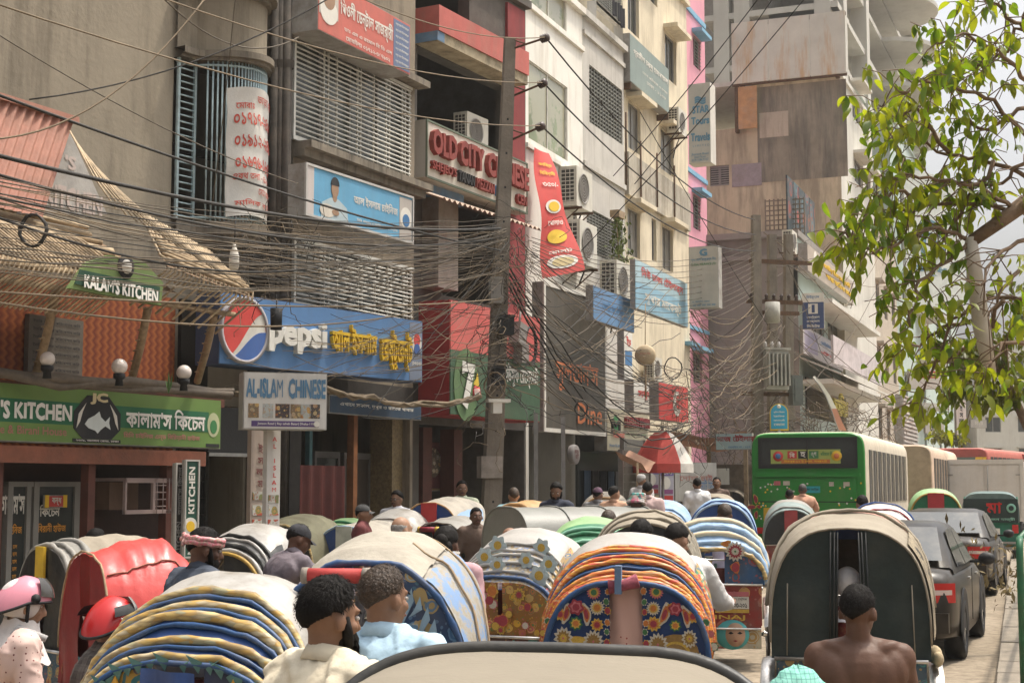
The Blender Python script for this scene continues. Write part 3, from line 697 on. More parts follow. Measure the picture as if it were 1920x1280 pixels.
# ---- unfinished concrete tower behind
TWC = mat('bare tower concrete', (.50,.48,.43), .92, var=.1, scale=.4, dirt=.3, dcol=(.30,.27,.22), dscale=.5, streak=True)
FT = Fr(1590, 82, 2080); TE = FT.end()
tT = thing('tower', 'tall unfinished concrete tower with round balcony slabs', 'tower', FT.o, FT.rz)
H = 40; u1 = FT.u(1745)
k = 0
for px in (1364, 1404, 1560):
    a = TE.u(px); obj('column', MB().box(a-.45, a+.45, 0, .9, 0, H), TWC, tT, M=loc(TE, FT))
a, b = TE.u(1400), TE.u(1560); obj('infill_wall', MB().box(a, b, .25, .4, 0, TE.z(1480, 36)), TWC, tT, M=loc(TE, FT))
for px in (1603, 1646, 1742):
    a = FT.u(px); obj('column', MB().box(a-.9, a+.3, -.1, .9, 0, H), TWC, tT)
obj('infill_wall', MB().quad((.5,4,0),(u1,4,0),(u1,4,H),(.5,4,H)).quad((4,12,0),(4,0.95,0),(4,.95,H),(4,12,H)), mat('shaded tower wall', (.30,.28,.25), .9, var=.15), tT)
uR = TE.u(1330)
for i in range(13):
    z = 4 + i*3.1
    obj('floor_slab', MB().box(.1, u1-.1, .05, 4, z, z+.35), TWC, tT)
    obj('floor_slab', MB().box(uR, .0, .05, 4, z, z+.35), TWC, tT, M=loc(TE, FT))
    uc = FT.u(1690)
    mb = MB().lathe([(0,z),(3.3,z),(3.3,z+.28),(0,z+.28)], 28, (uc, -.0, 0), a0=pi, a1=2*pi, sm=False); mb.v = [(uc + (v[0]-uc)*1.25, v[1], v[2]) for v in mb.v]
    obj('round_balcony', mb, TWC, tT)
# ---- low violet-grey building with terrace, and the shop block with long fascia
VIO = mat('violet grey render', (.27,.245,.22), .92, var=.15, scale=.8, dirt=.4, dcol=(.17,.145,.12), dscale=.8, streak=True)
AQU = mat('pale aqua paint', (.42,.50,.46), .88, var=.1, scale=.8, dirt=.3, dcol=(.30,.29,.24), dscale=.8, streak=True)
FH = Fr(1503, 48, 2043); HE = FH.end()
zH = HE.z(1440, 448); zH2 = HE.z(1440, 480)
tH = thing('building', 'violet grey terrace building with aqua front behind the transformer poles', 'building', FH.o, FH.rz)
mb = MB(); hw = HE.rect(1478, 470, 560, 1496, 468, 558); wall(mb, HE.u(1296), 0, 0, zH, [hw]); obj('gable_wall', mb, VIO, tH, M=loc(HE, FH))
obj('terrace_slab', MB().box(HE.u(1296)-.2, .1, -.35, 7, zH+.003, zH+.2), VIO, tH, M=loc(HE, FH))
obj('terrace_band', MB().box(HE.u(1296)-.2, .1, -.2, -.005, zH2-.12, zH2+.02), VIO, tH, M=loc(HE, FH))
uH1 = FH.u(1604)
hs = [FH.rect(1512,590,640,1545,598,645), FH.rect(1552,600,648,1590,606,652), FH.rect(1510,712,790,1590,722,790)]
mb = MB(); wall(mb, 0, uH1, 0, zH, hs); obj('wall', mb, AQU, tH)
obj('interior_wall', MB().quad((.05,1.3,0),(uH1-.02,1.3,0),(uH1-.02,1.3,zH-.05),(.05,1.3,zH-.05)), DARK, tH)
obj('side_wall', MB().quad((uH1,0,0),(uH1,7,0),(uH1,7,zH),(uH1,0,zH)), AQU, tH)
for r in hs[:2]: window(tH, r, .1, 3, FRAMEM, GLASS, .06)
for a, b in ((526, 533), (690, 696)):
    r = FH.rect(1503, a, b, 1600, a+52, b+50, .9)
    obj('balcony_slab', MB().box(0, uH1, -1.1, 0, FH.z(1503,b,.9)-.05, FH.z(1503,b,.9)+.1), PALE, tH)
obj('awning', MB().add([(0,0,FH.z(1503,655,.5)),(uH1,0,FH.z(1503,655,.5)),(uH1,-1.4,FH.z(1503,672,1.2)),(0,-1.4,FH.z(1503,672,1.2)),(0,0,FH.z(1503,655,.5)-.05),(uH1,0,FH.z(1503,655,.5)-.05),(uH1,-1.4,FH.z(1503,672,1.2)-.05),(0,-1.4,FH.z(1503,672,1.2)-.05)], [(0,1,2,3),(7,6,5,4),(3,2,6,7),(0,3,7,4),(1,5,6,2)]), PALE, tH)
obj('balcony_parapet', MB().box(0, uH1, -1.1, -1.02, FH.z(1503,532,.9)-1.9-.1, FH.z(1503,532,.9)-1.0-.1), mat('lilac panel', (.47,.42,.42), .8, dirt=.3), tH)
SIDE0 = mat('weathered trellis', (.20,.17,.13), .85, var=.3)
# terrace trellis and painted screen on its roof
tr = thing('roof_trellis', 'grid of metal trellis standing on the terrace roof', 'trellis', HE.P(HE.u(1432), 1.0, zH+.2), HE.rz)
me = MB().box(-.02, .02, -.02, .02, 0, 1.3).mesh('slat', SIDE0); m2 = MB().box(0, 1.3, -.02, .02, -.018, .018).mesh('slat', SIDE0)
for i in range(10): link('slat', me, tr, Matrix.Translation((i*.144, 0, 0)))
for i in range(8): link('slat', m2, tr, Matrix.Translation((0, -.045, .08+i*.165)))
scr = thing('painted_screen', 'dark screen painted with red figures on the terrace roof', 'screen', FH.P(.1, .3, zH+.2), FH.rz)
for i in range(5):
    obj('panel', MB().box(i*1.05, i*1.05+.98, 0, .05, 0, 1.9), art_mat('screen art', (.03,.05,.06), [(.3,.05,.03),(.08,.16,.18),(.25,.10,.05),(.05,.08,.1)], 1.2, seed=4), scr)
# ---- receding row beyond
def far_block(label, F, u1, H, m, cols, z0=3.4, fh=3.1, ww=1.2, wh=1.5, depth=9, sh=.35, nm='building', gl=GLASS):
    holes = []; nf = int((H - z0) / fh)
    for f in range(nf):
        for c in range(cols):
            a = u1*(c+.5)/cols - ww/2; holes.append((a, a+ww, z0+f*fh+.8, z0+f*fh+.8+wh))
    t = shell(F, label, 0, u1, H, depth, m, holes, room=1.0, name=nm)
    for h in holes: window(t, h, .12, 2, FRAMEM, gl, .07, shade=sh, sm=m)
    return t
FI = Fr(1604, 60, 2043)
far_block('narrow white rendered block beside the aqua shop front', FI, FI.u(1646), FI.z(1604, 300), PALE, 2)
FJ = Fr(1646, 72, 2043)
far_block('beige block with barred windows and laundry beyond the white block', FJ, FJ.u(1690), FJ.z(1646, 425), mat('beige wall', (.45,.39,.31), .9, var=.15, dirt=.4, dcol=(.22,.18,.14), streak=True), 3)
FK2 = Fr(1684, 88, 2043)
tK = far_block('tall pale aqua block rising behind the tree crown', FK2, FK2.u(1800), FK2.z(1684, 245), AQU, 4, ww=1.6)
bbm = mat('pale printed board', (.60,.63,.58), .8, var=.06, dirt=.2)
t = thing('advert_board', 'huge pale aqua printed board with blue letters behind the tree', 'sign', FK2.P(0, -.8), FK2.rz - .5)
obj('board', MB().box(-.2, 6.0, -.1, .1, FK2.z(1690, 585), FK2.z(1690, 350)), bbm, t)
text(t, "িচ", (1.0, 4.2, FK2.z(1690, 500), FK2.z(1690, 430)), -.12, mat('teal print', (.10,.22,.28)), .01, .04)
text(t, "ওষুধ", (.4, 4.0, FK2.z(1690, 530), FK2.z(1690, 512)), -.12, MATS['teal print'], .01, .02)
FL = Fr(1715, 105, 1990)
far_block('long low beige market block far down the street', FL, FL.u(1850), FL.z(1715, 630), PALE, 6)
FM = Fr(1735, 120, 1930)
far_block('distant grey block closing the street beyond the buses', FM, FM.u(1850), FM.z(1735, 700), TWC, 8, ww=1.6)
FN = Fr(o=Vector((W(1835, HZ, 150).x, 150, 0)), ex=Vector((1, .05, 0)).normalized())
far_block('distant pale block at the end of the street', FN, 40, 16.5, PALE, 12, ww=1.6)
# ================================================================== SIGNS
def colm(name, c, rough=.65, dirt=.2, var=.1): return mat(name, c, rough, var=var, scale=2.5, dirt=dirt, dcol=(c[0]*.4+.1, c[1]*.4+.08, c[2]*.4+.06), dscale=2.0, streak=True, bump=.05)
SIDE = mat('grey sign casing', (.30,.285,.26), .7, dirt=.5, dcol=(.12,.08,.05), dscale=3)
class Sign:
    def __init__(s, F, label, q, off, th, face, name='shop_sign', side=SIDE, frame=None, fw=.03, cat='sign', group=None, back=True):
        r = F.rect(*q, off); s.r = r; u0, u1, z0, z1 = r; s.w, s.h = u1-u0, z1-z0
        p = F.P(u0, -off, z0); s.t = thing(name, label, cat, p, F.rz, group); t = s.t; s.F = F
        obj('casing', MB().box(0, s.w, .004, th, 0, s.h), side, t)
        obj('face', MB().box(.012, s.w-.012, -.004, .0035, .012, s.h-.012), face, t)
        if frame:
            mb = MB(); mb.box(-.004, s.w+.004, -.02, .01, -.004, fw).box(-.004, s.w+.004, -.02, .01, s.h-fw, s.h+.004).box(-.004, fw, -.021, .01, fw, s.h-fw).box(s.w-fw, s.w+.004, -.021, .01, fw, s.h-fw)
            obj('frame', mb, frame, t)
    def tx(s, body, a, b, c, d, m, ext=.004, bold=.02, y=-.006, **k):      # a..b across, c..d down from the top
        text(s.t, body, (s.w*a, s.w*b, s.h*(1-d), s.h*(1-c)), y, m, ext, bold, **k)
    def panel(s, a, b, c, d, m, name='panel', y=-.008, th=.006):
        return obj(name, MB().box(s.w*a, s.w*b, y, y+th, s.h*(1-d), s.h*(1-c)), m, s.t)
    def disc(s, a, c, rx, m, name='badge', y=-.010, asp=1.0, th=.008, n=28):
        mb = MB().lathe([(0,y),(rx,y),(rx,y+th)], n, (s.w*a, 0, s.h*(1-c)), 'y', sm=False)
        mb.v = [(s.w*a+(v[0]-s.w*a)*asp, v[1], v[2]) for v in mb.v]; return obj(name, mb, m, s.t)
TW = colm('sign white', (.66,.63,.56)); TR = colm('sign red', (.52,.06,.05)); TB = colm('sign blue', (.05,.16,.33)); TK = colm('sign black', (.02,.02,.022)); TY = colm('sign yellow', (.72,.45,.03)); TG = colm('sign green', (.05,.20,.07))
PHOTO = art_mat('printed photo', (.10,.075,.05), [(.35,.12,.05),(.5,.33,.12),(.25,.2,.15),(.55,.5,.4)], 9)
SKN = mat('printed skin', (.30,.19,.12), .7)
# dental surgery
s = Sign(FB, 'faded red dental clinic signboard with white letters above the big barred window', (596,-45,54,769,43,144), .55, .5, colm('faded rose red', (.50,.13,.10), dirt=.3))
s.panel(.01, .2, 0.05, .68, colm('pale photo ground', (.5,.46,.4)), 'portrait'); s.disc(.105, .36, .16, SKN, 'portrait', -.014); s.disc(.105, .58, .2, TW, 'portrait', -.012, 1.2)
s.tx("িপওলী েডন্টাল সাজর্ারী", .22, .79, .2, .6, TW); s.tx("েমাবাইলঃ ০১৭১২-৩৫৭৯০২", .28, .76, .84, .95, TW, bold=.01); s.tx("ডাঃ এম এ রহমান িব িড এস", .26, .78, .70, .79, TW, bold=.01)
s.panel(.80, .99, .05, .96, colm('slate blue', (.13,.17,.27)))
for i in range(7): s.tx("দন্ত েরাগ িবেশষজ্ঞ", .82, .97, .1+i*.12, .17+i*.12, TW, bold=.01, y=-.010)
# blue restaurant sign
FS = Fr(572, 21.0, 2450)
s = Sign(FS, 'sky blue restaurant signboard with a man eating, under the first barred window', (572,305,416,774,369,446), .0, .3, colm('sky blue print', (.12,.33,.50), dirt=.25), frame=colm('pale frame', (.45,.43,.4)))
s.panel(.0, .07, .02, .98, colm('pale strip', (.5,.45,.42)))
mx_, hh_ = s.w*.25, s.h
ov = lambda cx, cz, rx, rz, a0=0, a1=2*pi: [(cx+rx*cos(a0+(a1-a0)*i/20), cz+rz*sin(a0+(a1-a0)*i/20)) for i in range(21)]
SHP = colm('printed pale shirt', (.38,.46,.48)); PLT = colm('printed plate', (.55,.50,.42))
for nm_, poly, y_, m_ in (('printed_shirt', [(mx_-.46*hh_,.03*hh_),(mx_-.42*hh_,.34*hh_),(mx_-.13*hh_,.47*hh_),(mx_+.13*hh_,.47*hh_),(mx_+.42*hh_,.34*hh_),(mx_+.48*hh_,.03*hh_)], -.009, SHP), ('printed_neck', ov(mx_, .50*hh_, .075*hh_, .10*hh_)[:-1], -.011, SKN), ('printed_face', ov(mx_, .66*hh_, .125*hh_, .17*hh_)[:-1], -.013, SKN), ('printed_hair', ov(mx_, .74*hh_, .14*hh_, .15*hh_, -.1, pi+.1), -.016, TK), ('printed_plate', ov(mx_-.25*hh_, .20*hh_, .25*hh_, .13*hh_)[:-1], -.014, PLT), ('printed_hand', ov(mx_+.02*hh_, .20*hh_, .12*hh_, .06*hh_)[:-1], -.017, SKN)): obj(nm_, MB().prism(poly, y_, y_+.004), m_, s.t)
s.tx("আল ইসলাম চাইিনজ", .42, .84, .30, .52, TW); s.tx("িবির, কােরার ও িফিন্ট, পািটর্ েসন্টার", .45, .84, .78, .86, TW, bold=.01)
s.panel(.86, .985, .08, .95, colm('beige strip', (.42,.38,.34))); s.disc(.925, .5, .17, TW); s.disc(.925, .55, .10, TB, y=-.014)
# OLD CITY CHINESE
FO = Fr(799, 2800/110, 2350)
s = Sign(FO, 'cream box sign with raised red OLD CITY CHINESE letters behind the concrete pole', (799,223,328,988,307,405), .0, .75, colm('cream acrylic', (.55,.50,.42), dirt=.4), frame=colm('rust green frame', (.10,.13,.09), dirt=.6), side=colm('pale casing', (.45,.42,.37), dirt=.6))
MAR = mat('maroon letters', (.23,.035,.025), .6, var=.2, dirt=.3, dcol=(.1,.05,.04))
for w_, a, b in (("OLD", .02, .24), ("CITY", .27, .50), ("CHINESE", .54, .98)): s.tx(w_, a, b, .13, .58, MAR, .07, .05, y=-.03)
for w_, a, b, m in (("SHEJEO'S", .03, .25, MAR), ("TANAN", .27, .42, TK), ("MEZZAN", .44, .62, MAR), ("GEN", .64, .72, TB), ("CEN", .86, .97, MAR)): s.tx(w_, a, b, .68, .88, m, .04, .03, y=-.03)
# pepsi
FPp = Fr(415, 20.0, 2900)
s = Sign(FPp, 'long blue drinks fascia with a round tricolour emblem and yellow raised Bengali letters', (411,548,682,792,601,717), .0, .45, colm('pepsi blue', (.095,.205,.40), dirt=.28), side=colm('dark blue casing', (.05,.08,.15)))
gx, gz, gr = .098*s.w, .50*s.h, .455*s.h
def globe(m, f0, f1, y, nm):
    n = 28; up = []; lo = []
    for i in range(n+1):
        x = -1 + 2*i/n; c = sqrt(max(0, 1-x*x)); up.append((x, min(c, max(-c, f1(x)))))
        lo.append((x, min(c, max(-c, f0(x)))))
    poly = lo + up[::-1]; out = []
    for x, z in poly:
        if not out or hypot(out[-1][0]-x, out[-1][1]-z) > 1e-4: out.append((x, z))
    obj(nm, MB().prism([(gx + x*gr*.93, gz + z*gr) for x, z in out], y, -.04), m, s.t)
mb = MB().lathe([(gr*1.04,.0),(gr*1.04,-.06),(gr*.93,-.062),(gr*.93,-.03),(0,-.03)], 32, (gx,0,gz), 'y'); obj('emblem_rim', mb, colm('emblem rim', (.35,.33,.34)), s.t)
wv = lambda x: -.15 + .62*x + .25*sin(x*2.6); wl = lambda x: -.48 + .36*x + .20*sin(x*2.6)
TRB = colm('emblem red', (.60,.07,.06)); TBB = colm('emblem blue', (.06,.13,.36))
globe(TW, lambda x: -1, lambda x: 1, -.045, 'emblem'); globe(TRB, wv, lambda x: 1, -.052, 'emblem'); globe(TBB, lambda x: -1, wl, -.052, 'emblem')
s.tx("pepsi", .20, .47, .26, .77, colm('letters white', (.70,.68,.62)), .05, .045, y=-.03)
YL = colm('letters yellow', (.66,.43,.03))
s.tx("আল ইসলাম", .50, .73, .22, .68, YL, .035, .018, y=-.03); s.tx("েরষ্টুেরন্ট", .755, .925, .22, .86, YL, .035, .018, y=-.03)
s.panel(.925, .995, .04, .97, colm('grey blue strip', (.20,.24,.32))); s.disc(.965, .38, .15, TW, asp=.8); s.disc(.965, .32, .10, TRB, y=-.014, asp=.8); s.disc(.965, .47, .09, TBB, y=-.016, asp=.8); s.tx("pepsi", .94, .99, .66, .74, TW, y=-.010)
s.tx("শীতাতপ িনয়িন্ত্রত", .74, .90, .78, .84, colm('pale blue letters', (.25,.35,.5)), bold=.01)
# AL-ISLAM CHINESE box
FAI = Fr(446, 18.0, 9000)
s = Sign(FAI, 'white box sign reading AL-ISLAM CHINESE with small food pictures', (456,697,804,613,700,806), .0, .35, colm('box white', (.58,.56,.52), dirt=.3), side=colm('box grey', (.36,.345,.32), dirt=.5))
s.tx("AL-ISLAM", .03, .47, .1, .46, colm('letters slate blue', (.09,.20,.32)), .006, .05); s.tx("CHINESE", .53, .985, .1, .46, MATS['letters slate blue'], .006, .05)
for i, a in enumerate((.06, .23, .38, .56, .68, .79)): s.panel(a, a + (.17 if i == 2 else .125), .55, .8, art_mat(f'food photo {i % 3}', [(.2,.14,.08),(.4,.42,.4),(.06,.05,.05)][i % 3], [(.5,.25,.08),(.55,.4,.15),(.4,.33,.25),(.3,.1,.04)], 16, seed=i), 'food_picture')
s.panel(.1, .9, .85, .95, colm('purple strip', (.10,.06,.17))); s.tx("Jonson Road | Ray saheb Bazar| Dhaka-1100", .17, .86, .875, .93, TW, y=-.010, bold=.02)
s.disc(.87, .9, .035, TW, 'bulb', -.05)
# pillars under it
for lab, (x0, x1, d, b, mm, tm) in {'white pillar with red vertical letters under the box sign': (500, 525, 18.4, "A\nL\n\nI\nS\nL\nA\nM", colm('pillar white', (.56,.53,.49), dirt=.3), TR), 'shaded pillar with food pictures and dark vertical letters': (470, 499, 18.9, "ই\nস\nলা\nম", colm('pillar beige', (.36,.29,.24), dirt=.3), colm('maroon print', (.16,.05,.045)))}.items():
    F = Fr(x0, d, 2900); w = F.u(x1); top = F.z(x0, 806)
    t = thing('sign_pillar', lab, 'pillar', F.o, F.rz, 'sign pillars under the box sign')
    obj('shaft', MB().box(0, w, 0, .07, 0, top), mm, t)
    if d < 18.6: text(t, b, (w*.34, w*.68, F.z(x0, 922), F.z(x0, 818)), -.005, tm, .004, .03, line=1.15)
    else: text(t, b, (w*.3, w*.85, F.z(x0, 913), F.z(x0, 830)), -.005, tm, .004, .03, line=1.15)
    for i, yy in enumerate((926, 945, 972, 1002, 1030) if d < 18.6 else (920, 945, 972)):
        z1, z0 = F.z(x0, yy), F.z(x0, yy + (20 if i != 1 else 24) + (22 if d > 18.6 and i == 2 else 0)); obj('food_picture', MB().box(w*.12, w*.88, -.008, -.002, z0+.02, z1-.01), art_mat('pillar food', (.55,.53,.47) if d < 18.6 else (.08,.06,.05), [(.5,.3,.08),(.45,.1,.06),(.2,.22,.08)], 7, seed=i), t)
# ---- Kalam's kitchen -------------------------------------------------------
FK = Fr(0, 16.5, 2345)
def zig(nt, tc):
    sx = nd(nt, 'ShaderNodeSeparateXYZ'); nt.links.new(tc.outputs['Object'], sx.inputs[0])
    pp = nd(nt, 'ShaderNodeMath', operation='PINGPONG'); pp.inputs[1].default_value = .055; nt.links.new(sx.outputs['Z'], pp.inputs[0])
    ad = nd(nt, 'ShaderNodeMath', operation='MULTIPLY_ADD'); ad.inputs[1].default_value = .9; nt.links.new(pp.outputs[0], ad.inputs[0]); nt.links.new(sx.outputs['X'], ad.inputs[2])
    ml = nd(nt, 'ShaderNodeMath', operation='MULTIPLY'); ml.inputs[1].default_value = 7.5; nt.links.new(ad.outputs[0], ml.inputs[0])
    fr = nd(nt, 'ShaderNodeMath', operation='FRACT'); nt.links.new(ml.outputs[0], fr.inputs[0])
    return ramp(nt, fr.outputs[0], [(0, (.20,.052,.02)), (.4, (.31,.10,.03)), (.75, (.14,.032,.016)), (1, (.20,.052,.02))], 'LINEAR')
ZIG = node_mat('orange zigzag wallpaper', zig, .75)  # pattern colours darkened to carry the shade under the bamboo roof
BRN = mat('reddish timber front', (.10,.035,.024), .7, var=.25, dirt=.3)
tKa = thing('restaurant_front', 'two-storey restaurant front with zigzag orange wall under the bamboo eave', 'building', FK.o, FK.rz)
uK1 = FK.u(418); zs1, zs0 = FK.z(0, 715), FK.z(0, 832)
obj('zigzag_wall', MB().box(-6, FK.u(322, -.7), .7, .8, zs0, FK.z(0, 480)), ZIG, tKa)
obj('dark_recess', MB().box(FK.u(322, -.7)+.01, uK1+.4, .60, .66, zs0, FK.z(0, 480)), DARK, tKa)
obj('ledge', MB().box(-6, uK1, .0, 1.3, zs1-.1, zs1+.02), BRN, tKa)
obj('lower_wall', MB().box(-6, uK1, .75, .85, 0, zs0), mat('dark maroon wall', (.035,.018,.014), .8), tKa)
obj('lintel', MB().box(-6, uK1-.4, -.02, .1, zs0-.2, zs0-.01), mat('orange timber', (.22,.075,.042), .7, dirt=.4), tKa)
for px in (-2, 43 * 4, 318):
    u = FK.u(px, -.1); obj('post', MB().box(u-.06, u+.06, .1, .22, 0, zs0-.2), BRN, tKa)
r = FK.rect(50,590,698,152,600,703,-.65); pl = obj('stone_plaque', MB().box(r[0], r[1], .62, .69, r[2], r[3]), mat('grey notice board', (.13,.115,.095), .85, dirt=.3), tKa)
for i in range(9): text(tKa, "ৈতির খাবার পিরেবশন কির", (r[0]+.06, r[1]-.06, r[3]-.09-i*.095, r[3]-.05-i*.095), .615, TK, .003, .01, name='plaque_lettering')
dfm = colm('door frame aluminium', (.22,.21,.19))
dr = FK.rect(16, 900, 1080, 152, 905, 1070, -.6); dd = obj('glass_door', MB().box(dr[0], dr[0]+.08, .62, .7, .15, dr[3]).box(dr[1]-.1, dr[1], .62, .7, .15, dr[3]).box(FK.u(54,-.6), FK.u(62,-.6), .62, .7, .15, dr[3]).box(FK.u(66,-.6), FK.u(76,-.6), .61, .69, .15, dr[3]).box(dr[0], dr[1], .621, .699, dr[3]-.06, dr[3]), dfm, tKa)
obj('pane', MB().box(dr[0]+.08, dr[1]-.1, .65, .67, .2, dr[3]-.06), GLASS, dd)
text(tKa, "কালাম'স", (FK.u(2,-.6), FK.u(52,-.6), FK.z(10,965,-.6), FK.z(10,925,-.6)), .64, TW, .003, .03); text(tKa, "িকেচন", (FK.u(80,-.6), FK.u(118,-.6), FK.z(100,968,-.6), FK.z(100,945,-.6)), .64, TW, .003, .03)
OR = colm('orange letters', (.60,.26,.03))
text(tKa, "িবরানী হাউজ", (FK.u(78,-.6), FK.u(130,-.6), FK.z(100,998,-.6), FK.z(100,980,-.6)), .64, OR, .003, .02); text(tKa, "চাইিনজ", (FK.u(18,-.6), FK.u(48,-.6), FK.z(20,1002,-.6), FK.z(20,982,-.6)), .64, OR, .003, .02)
for i in range(5): text(tKa, "েমারগ, ডাল", (FK.u(18,-.6), FK.u(40,-.6), FK.z(20,1030+i*14,-.6), FK.z(20,1021+i*14,-.6)), .64, OR, .003, .01)
cs = Sign(FK, 'small red and yellow closed sign hanging in the glass door', (84,926,951,125,929,951), -.55, .03, TR, name='door_sign'); cs.panel(0, .17, 0, 1, TY); cs.panel(.83, 1, 0, 1, TY); cs.tx("বন্ধ", .28, .72, .2, .85, TW, bold=.03, y=-.01)
# caged window air conditioner
t = thing('caged_window_unit', 'window air conditioner behind a pale wire cage beside the glass door', 'air conditioner', FK.P(FK.u(200,-.4), .5, 0), FK.rz)
a0, a1, az0, az1 = 0, FK.u(316,-.4)-FK.u(200,-.4), FK.z(250,962,-.4), FK.z(250,896,-.4)
obj('body', MB().box(a0+.05, a1*.5, -.1, .24, az0+.05, az1-.05), mat('brown unit casing', (.12,.07,.045), .7), t); CG = colm('cage iron', (.32,.24,.22))
cg = obj('cage', MB().box(a0, a1, -.4, -.36, az1-.06, az1).box(a0, a1, -.4, -.36, az0, az0+.05).box(a1*.44, a1*.48, -.4, -.36, az0, az1).box(a1-.04, a1, -.4, -.36, az0, az1).box(a0, a0+.03, -.4, -.36, az0, az1).box(a1-.04,a1,-.36,.2,az1-.04,az1).box(a0,a0+.04,-.36,.2,az1-.04,az1), CG, t)
for i in range(4): obj('bar', MB().tube([(a1*.47,-.39,az0+(az1-az0)*(i+1)/5), (a1,-.39,az0+(az1-az0)*(i+1)/5)], .009, 5), CG, cg)
for i in range(5): obj('bar', MB().tube([(a1*.5+a1*.5*i/5,-.4,az0), (a1*.5+a1*.5*i/5,-.4,az1)], .007, 5), CG, cg)
# vertical side boards
for lab, q, fm, b1, b2 in (('dark vertical board with Bengali restaurant name on the post', (327,868,1045,342,868,1045), colm('board black', (.03,.028,.025)), "কালাম'স িকেচন", "KITCHEN"), ('green vertical board with white KITCHEN letters on the post', (345,862,1045,371,862,1045), colm('board green', (.02,.075,.05)), "KITCHEN", "'S")):
    F = Fr(q[0], 17.0, 3200); s = Sign(F, lab, q, 0, .05, fm, name='vertical_sign', frame=colm('cream frame', (.42,.40,.36)), fw=.015, group='vertical boards on the restaurant post')
    if 'green' in lab: s.tx("KITCHEN", .25, .72, .07, .55, TW, rot=True, bold=.04); s.disc(.45, .68, .10, TW); s.disc(.45, .68, .06, TY, y=-.014); s.tx("M'S", .25, .72, .80, .97, TW, rot=True, bold=.04)
    else: s.tx("কালাম'স িকেচন", .2, .8, .04, .55, colm('dull letters', (.25,.24,.22)), rot=True); s.tx("KITCHEN", .2, .8, .62, .97, MATS['dull letters'], rot=True, bold=.03)
# main green fascia
s = Sign(FK, 'wide green restaurant fascia with white KITCHEN letters and a fish emblem', (-110,705,832,414,750,834), .0, .3, colm('leaf green print', (.14,.235,.06), dirt=.15))
fx = lambda p: (FK.u(p) - s.r[0]) / s.w
s.panel(.0, fx(388), .27, .67, colm('dark green print', (.02,.13,.06)), 'band')
BIG = colm('letters bright white', (.74,.72,.66))
s.tx("KALAM'S KITCHEN", fx(-100), fx(129), .30, .62, BIG, bold=.05, y=-.012); s.tx("Chinese & Birani House", fx(-60), fx(121), .72, .87, colm('dull rose letters', (.36,.17,.12)), bold=.02)
s.tx("কালাম'স িকেচন", fx(231), fx(381), .26, .66, BIG, bold=.03, y=-.012); s.tx("িমিন চাইিনজ এন্ড িবিরয়ানী হাউজ", fx(228), fx(372), .74, .88, colm('salmon letters', (.46,.18,.16)), bold=.015)
ec = fx(178); hx = fx(222) - fx(178)
mb = MB().prism([(s.w*ec + s.w*hx*a, s.h*(1-c)) for a, c in ((-.45,.12),(.45,.12),(.98,.42),(.98,.72),(.6,.9),(-.6,.9),(-.98,.72),(-.98,.42))], -.016, -.009); obj('emblem', mb, TK, s.t)
mb = MB(); c0 = s.w*ec
fish = [(-.55,.64),(-.40,.54),(-.15,.48),(.05,.40),(.12,.50),(.32,.58),(.50,.49),(.47,.60),(.54,.72),(.32,.66),(.10,.74),(.0,.80),(-.10,.75),(-.38,.71)]
mb.prism([(c0 + s.w*hx*a, s.h*(1-c)) for a, c in fish], -.022, -.017); obj('fish', mb, colm('fish white', (.62,.66,.64)), s.t)
s.tx("JC", ec-hx*.35, ec+hx*.4, .06, .28, colm('cream monogram', (.62,.52,.30)), y=-.022, bold=.06)
for sg in (-1, 1): obj('leaf_mark', MB().prism([(c0+sg*s.w*hx*a, s.h*(1-c)) for a, c in ((.50,.26),(.80,.46),(.88,.72),(.74,.60),(.64,.42))], -.021, -.017), TW, s.t)
s.panel(ec-hx, ec+hx, .905, .965, TK, y=-.016); s.tx("২৩/৯, জনসন েরাড, ঢাকা", ec-hx*.9, ec+hx*.9, .915, .955, TW, y=-.02)
s.disc(fx(397), .52, .16, colm('pale round print', (.45,.47,.28)), asp=.8); s.disc(fx(397), .56, .09, TG, y=-.014, asp=.8); s.panel(fx(384), fx(409), .9, .97, TK)
# pipe of bundled cables along the ledge
mb = MB(); pts = [FK.P(FK.u(-150),-.1,0)+Vector((0,0,FK.z(0,700)))] + [W(px, py, d) for px, py, d in ((0,703,16.4),(110,716,16.8),(240,722,17.6),(350,735,18.4),(430,735,18.8))]
for i in range(5): mb.tube([p + Vector((random.uniform(-.05,.05), random.uniform(-.05,.05), random.uniform(-.06,.06))) for p in pts], random.uniform(.025,.055), 6)
obj('cable_bundle', mb, mat('dusty cable', (.13,.105,.08), .8, var=.3), label='thick dusty cable bundle lying along the restaurant ledge', cat='cable bundle')
for i, (px, py, rr) in enumerate(((89,673,14),(224,687,15),(345,698,14))):
    d = 16.3 + i*.8; k = FPX/d; p = W(px, py, d); r_ = rr/k
    t = thing('globe_lamp', ['white globe lamp beside the stone plaque', 'white globe lamp in the middle of the ledge', 'white globe lamp by the small green plant'][i], 'lamp', p - Vector((0,0,r_+.16)), FK.rz, 'globe lamps on the restaurant ledge')
    obj('globe', MB().ell((0,0,r_+.16), (r_,r_,r_), 20, 14), mat('frosted globe', (.62,.55,.50), .3, var=.08, spec=.5), t); obj('base', MB().lathe([(.0,.03),(.05,.03),(.04,.1),(.07,.12),(.07,.17),(0,.17)], 12), BLACK, t)
t = thing('ledge_plant', 'small green plant sprouting from the restaurant ledge', 'plant', W(316, 738, 17.6))
LEAFG = mat('plant leaf', (.06,.12,.03), .6, var=.3, rnd=.3)
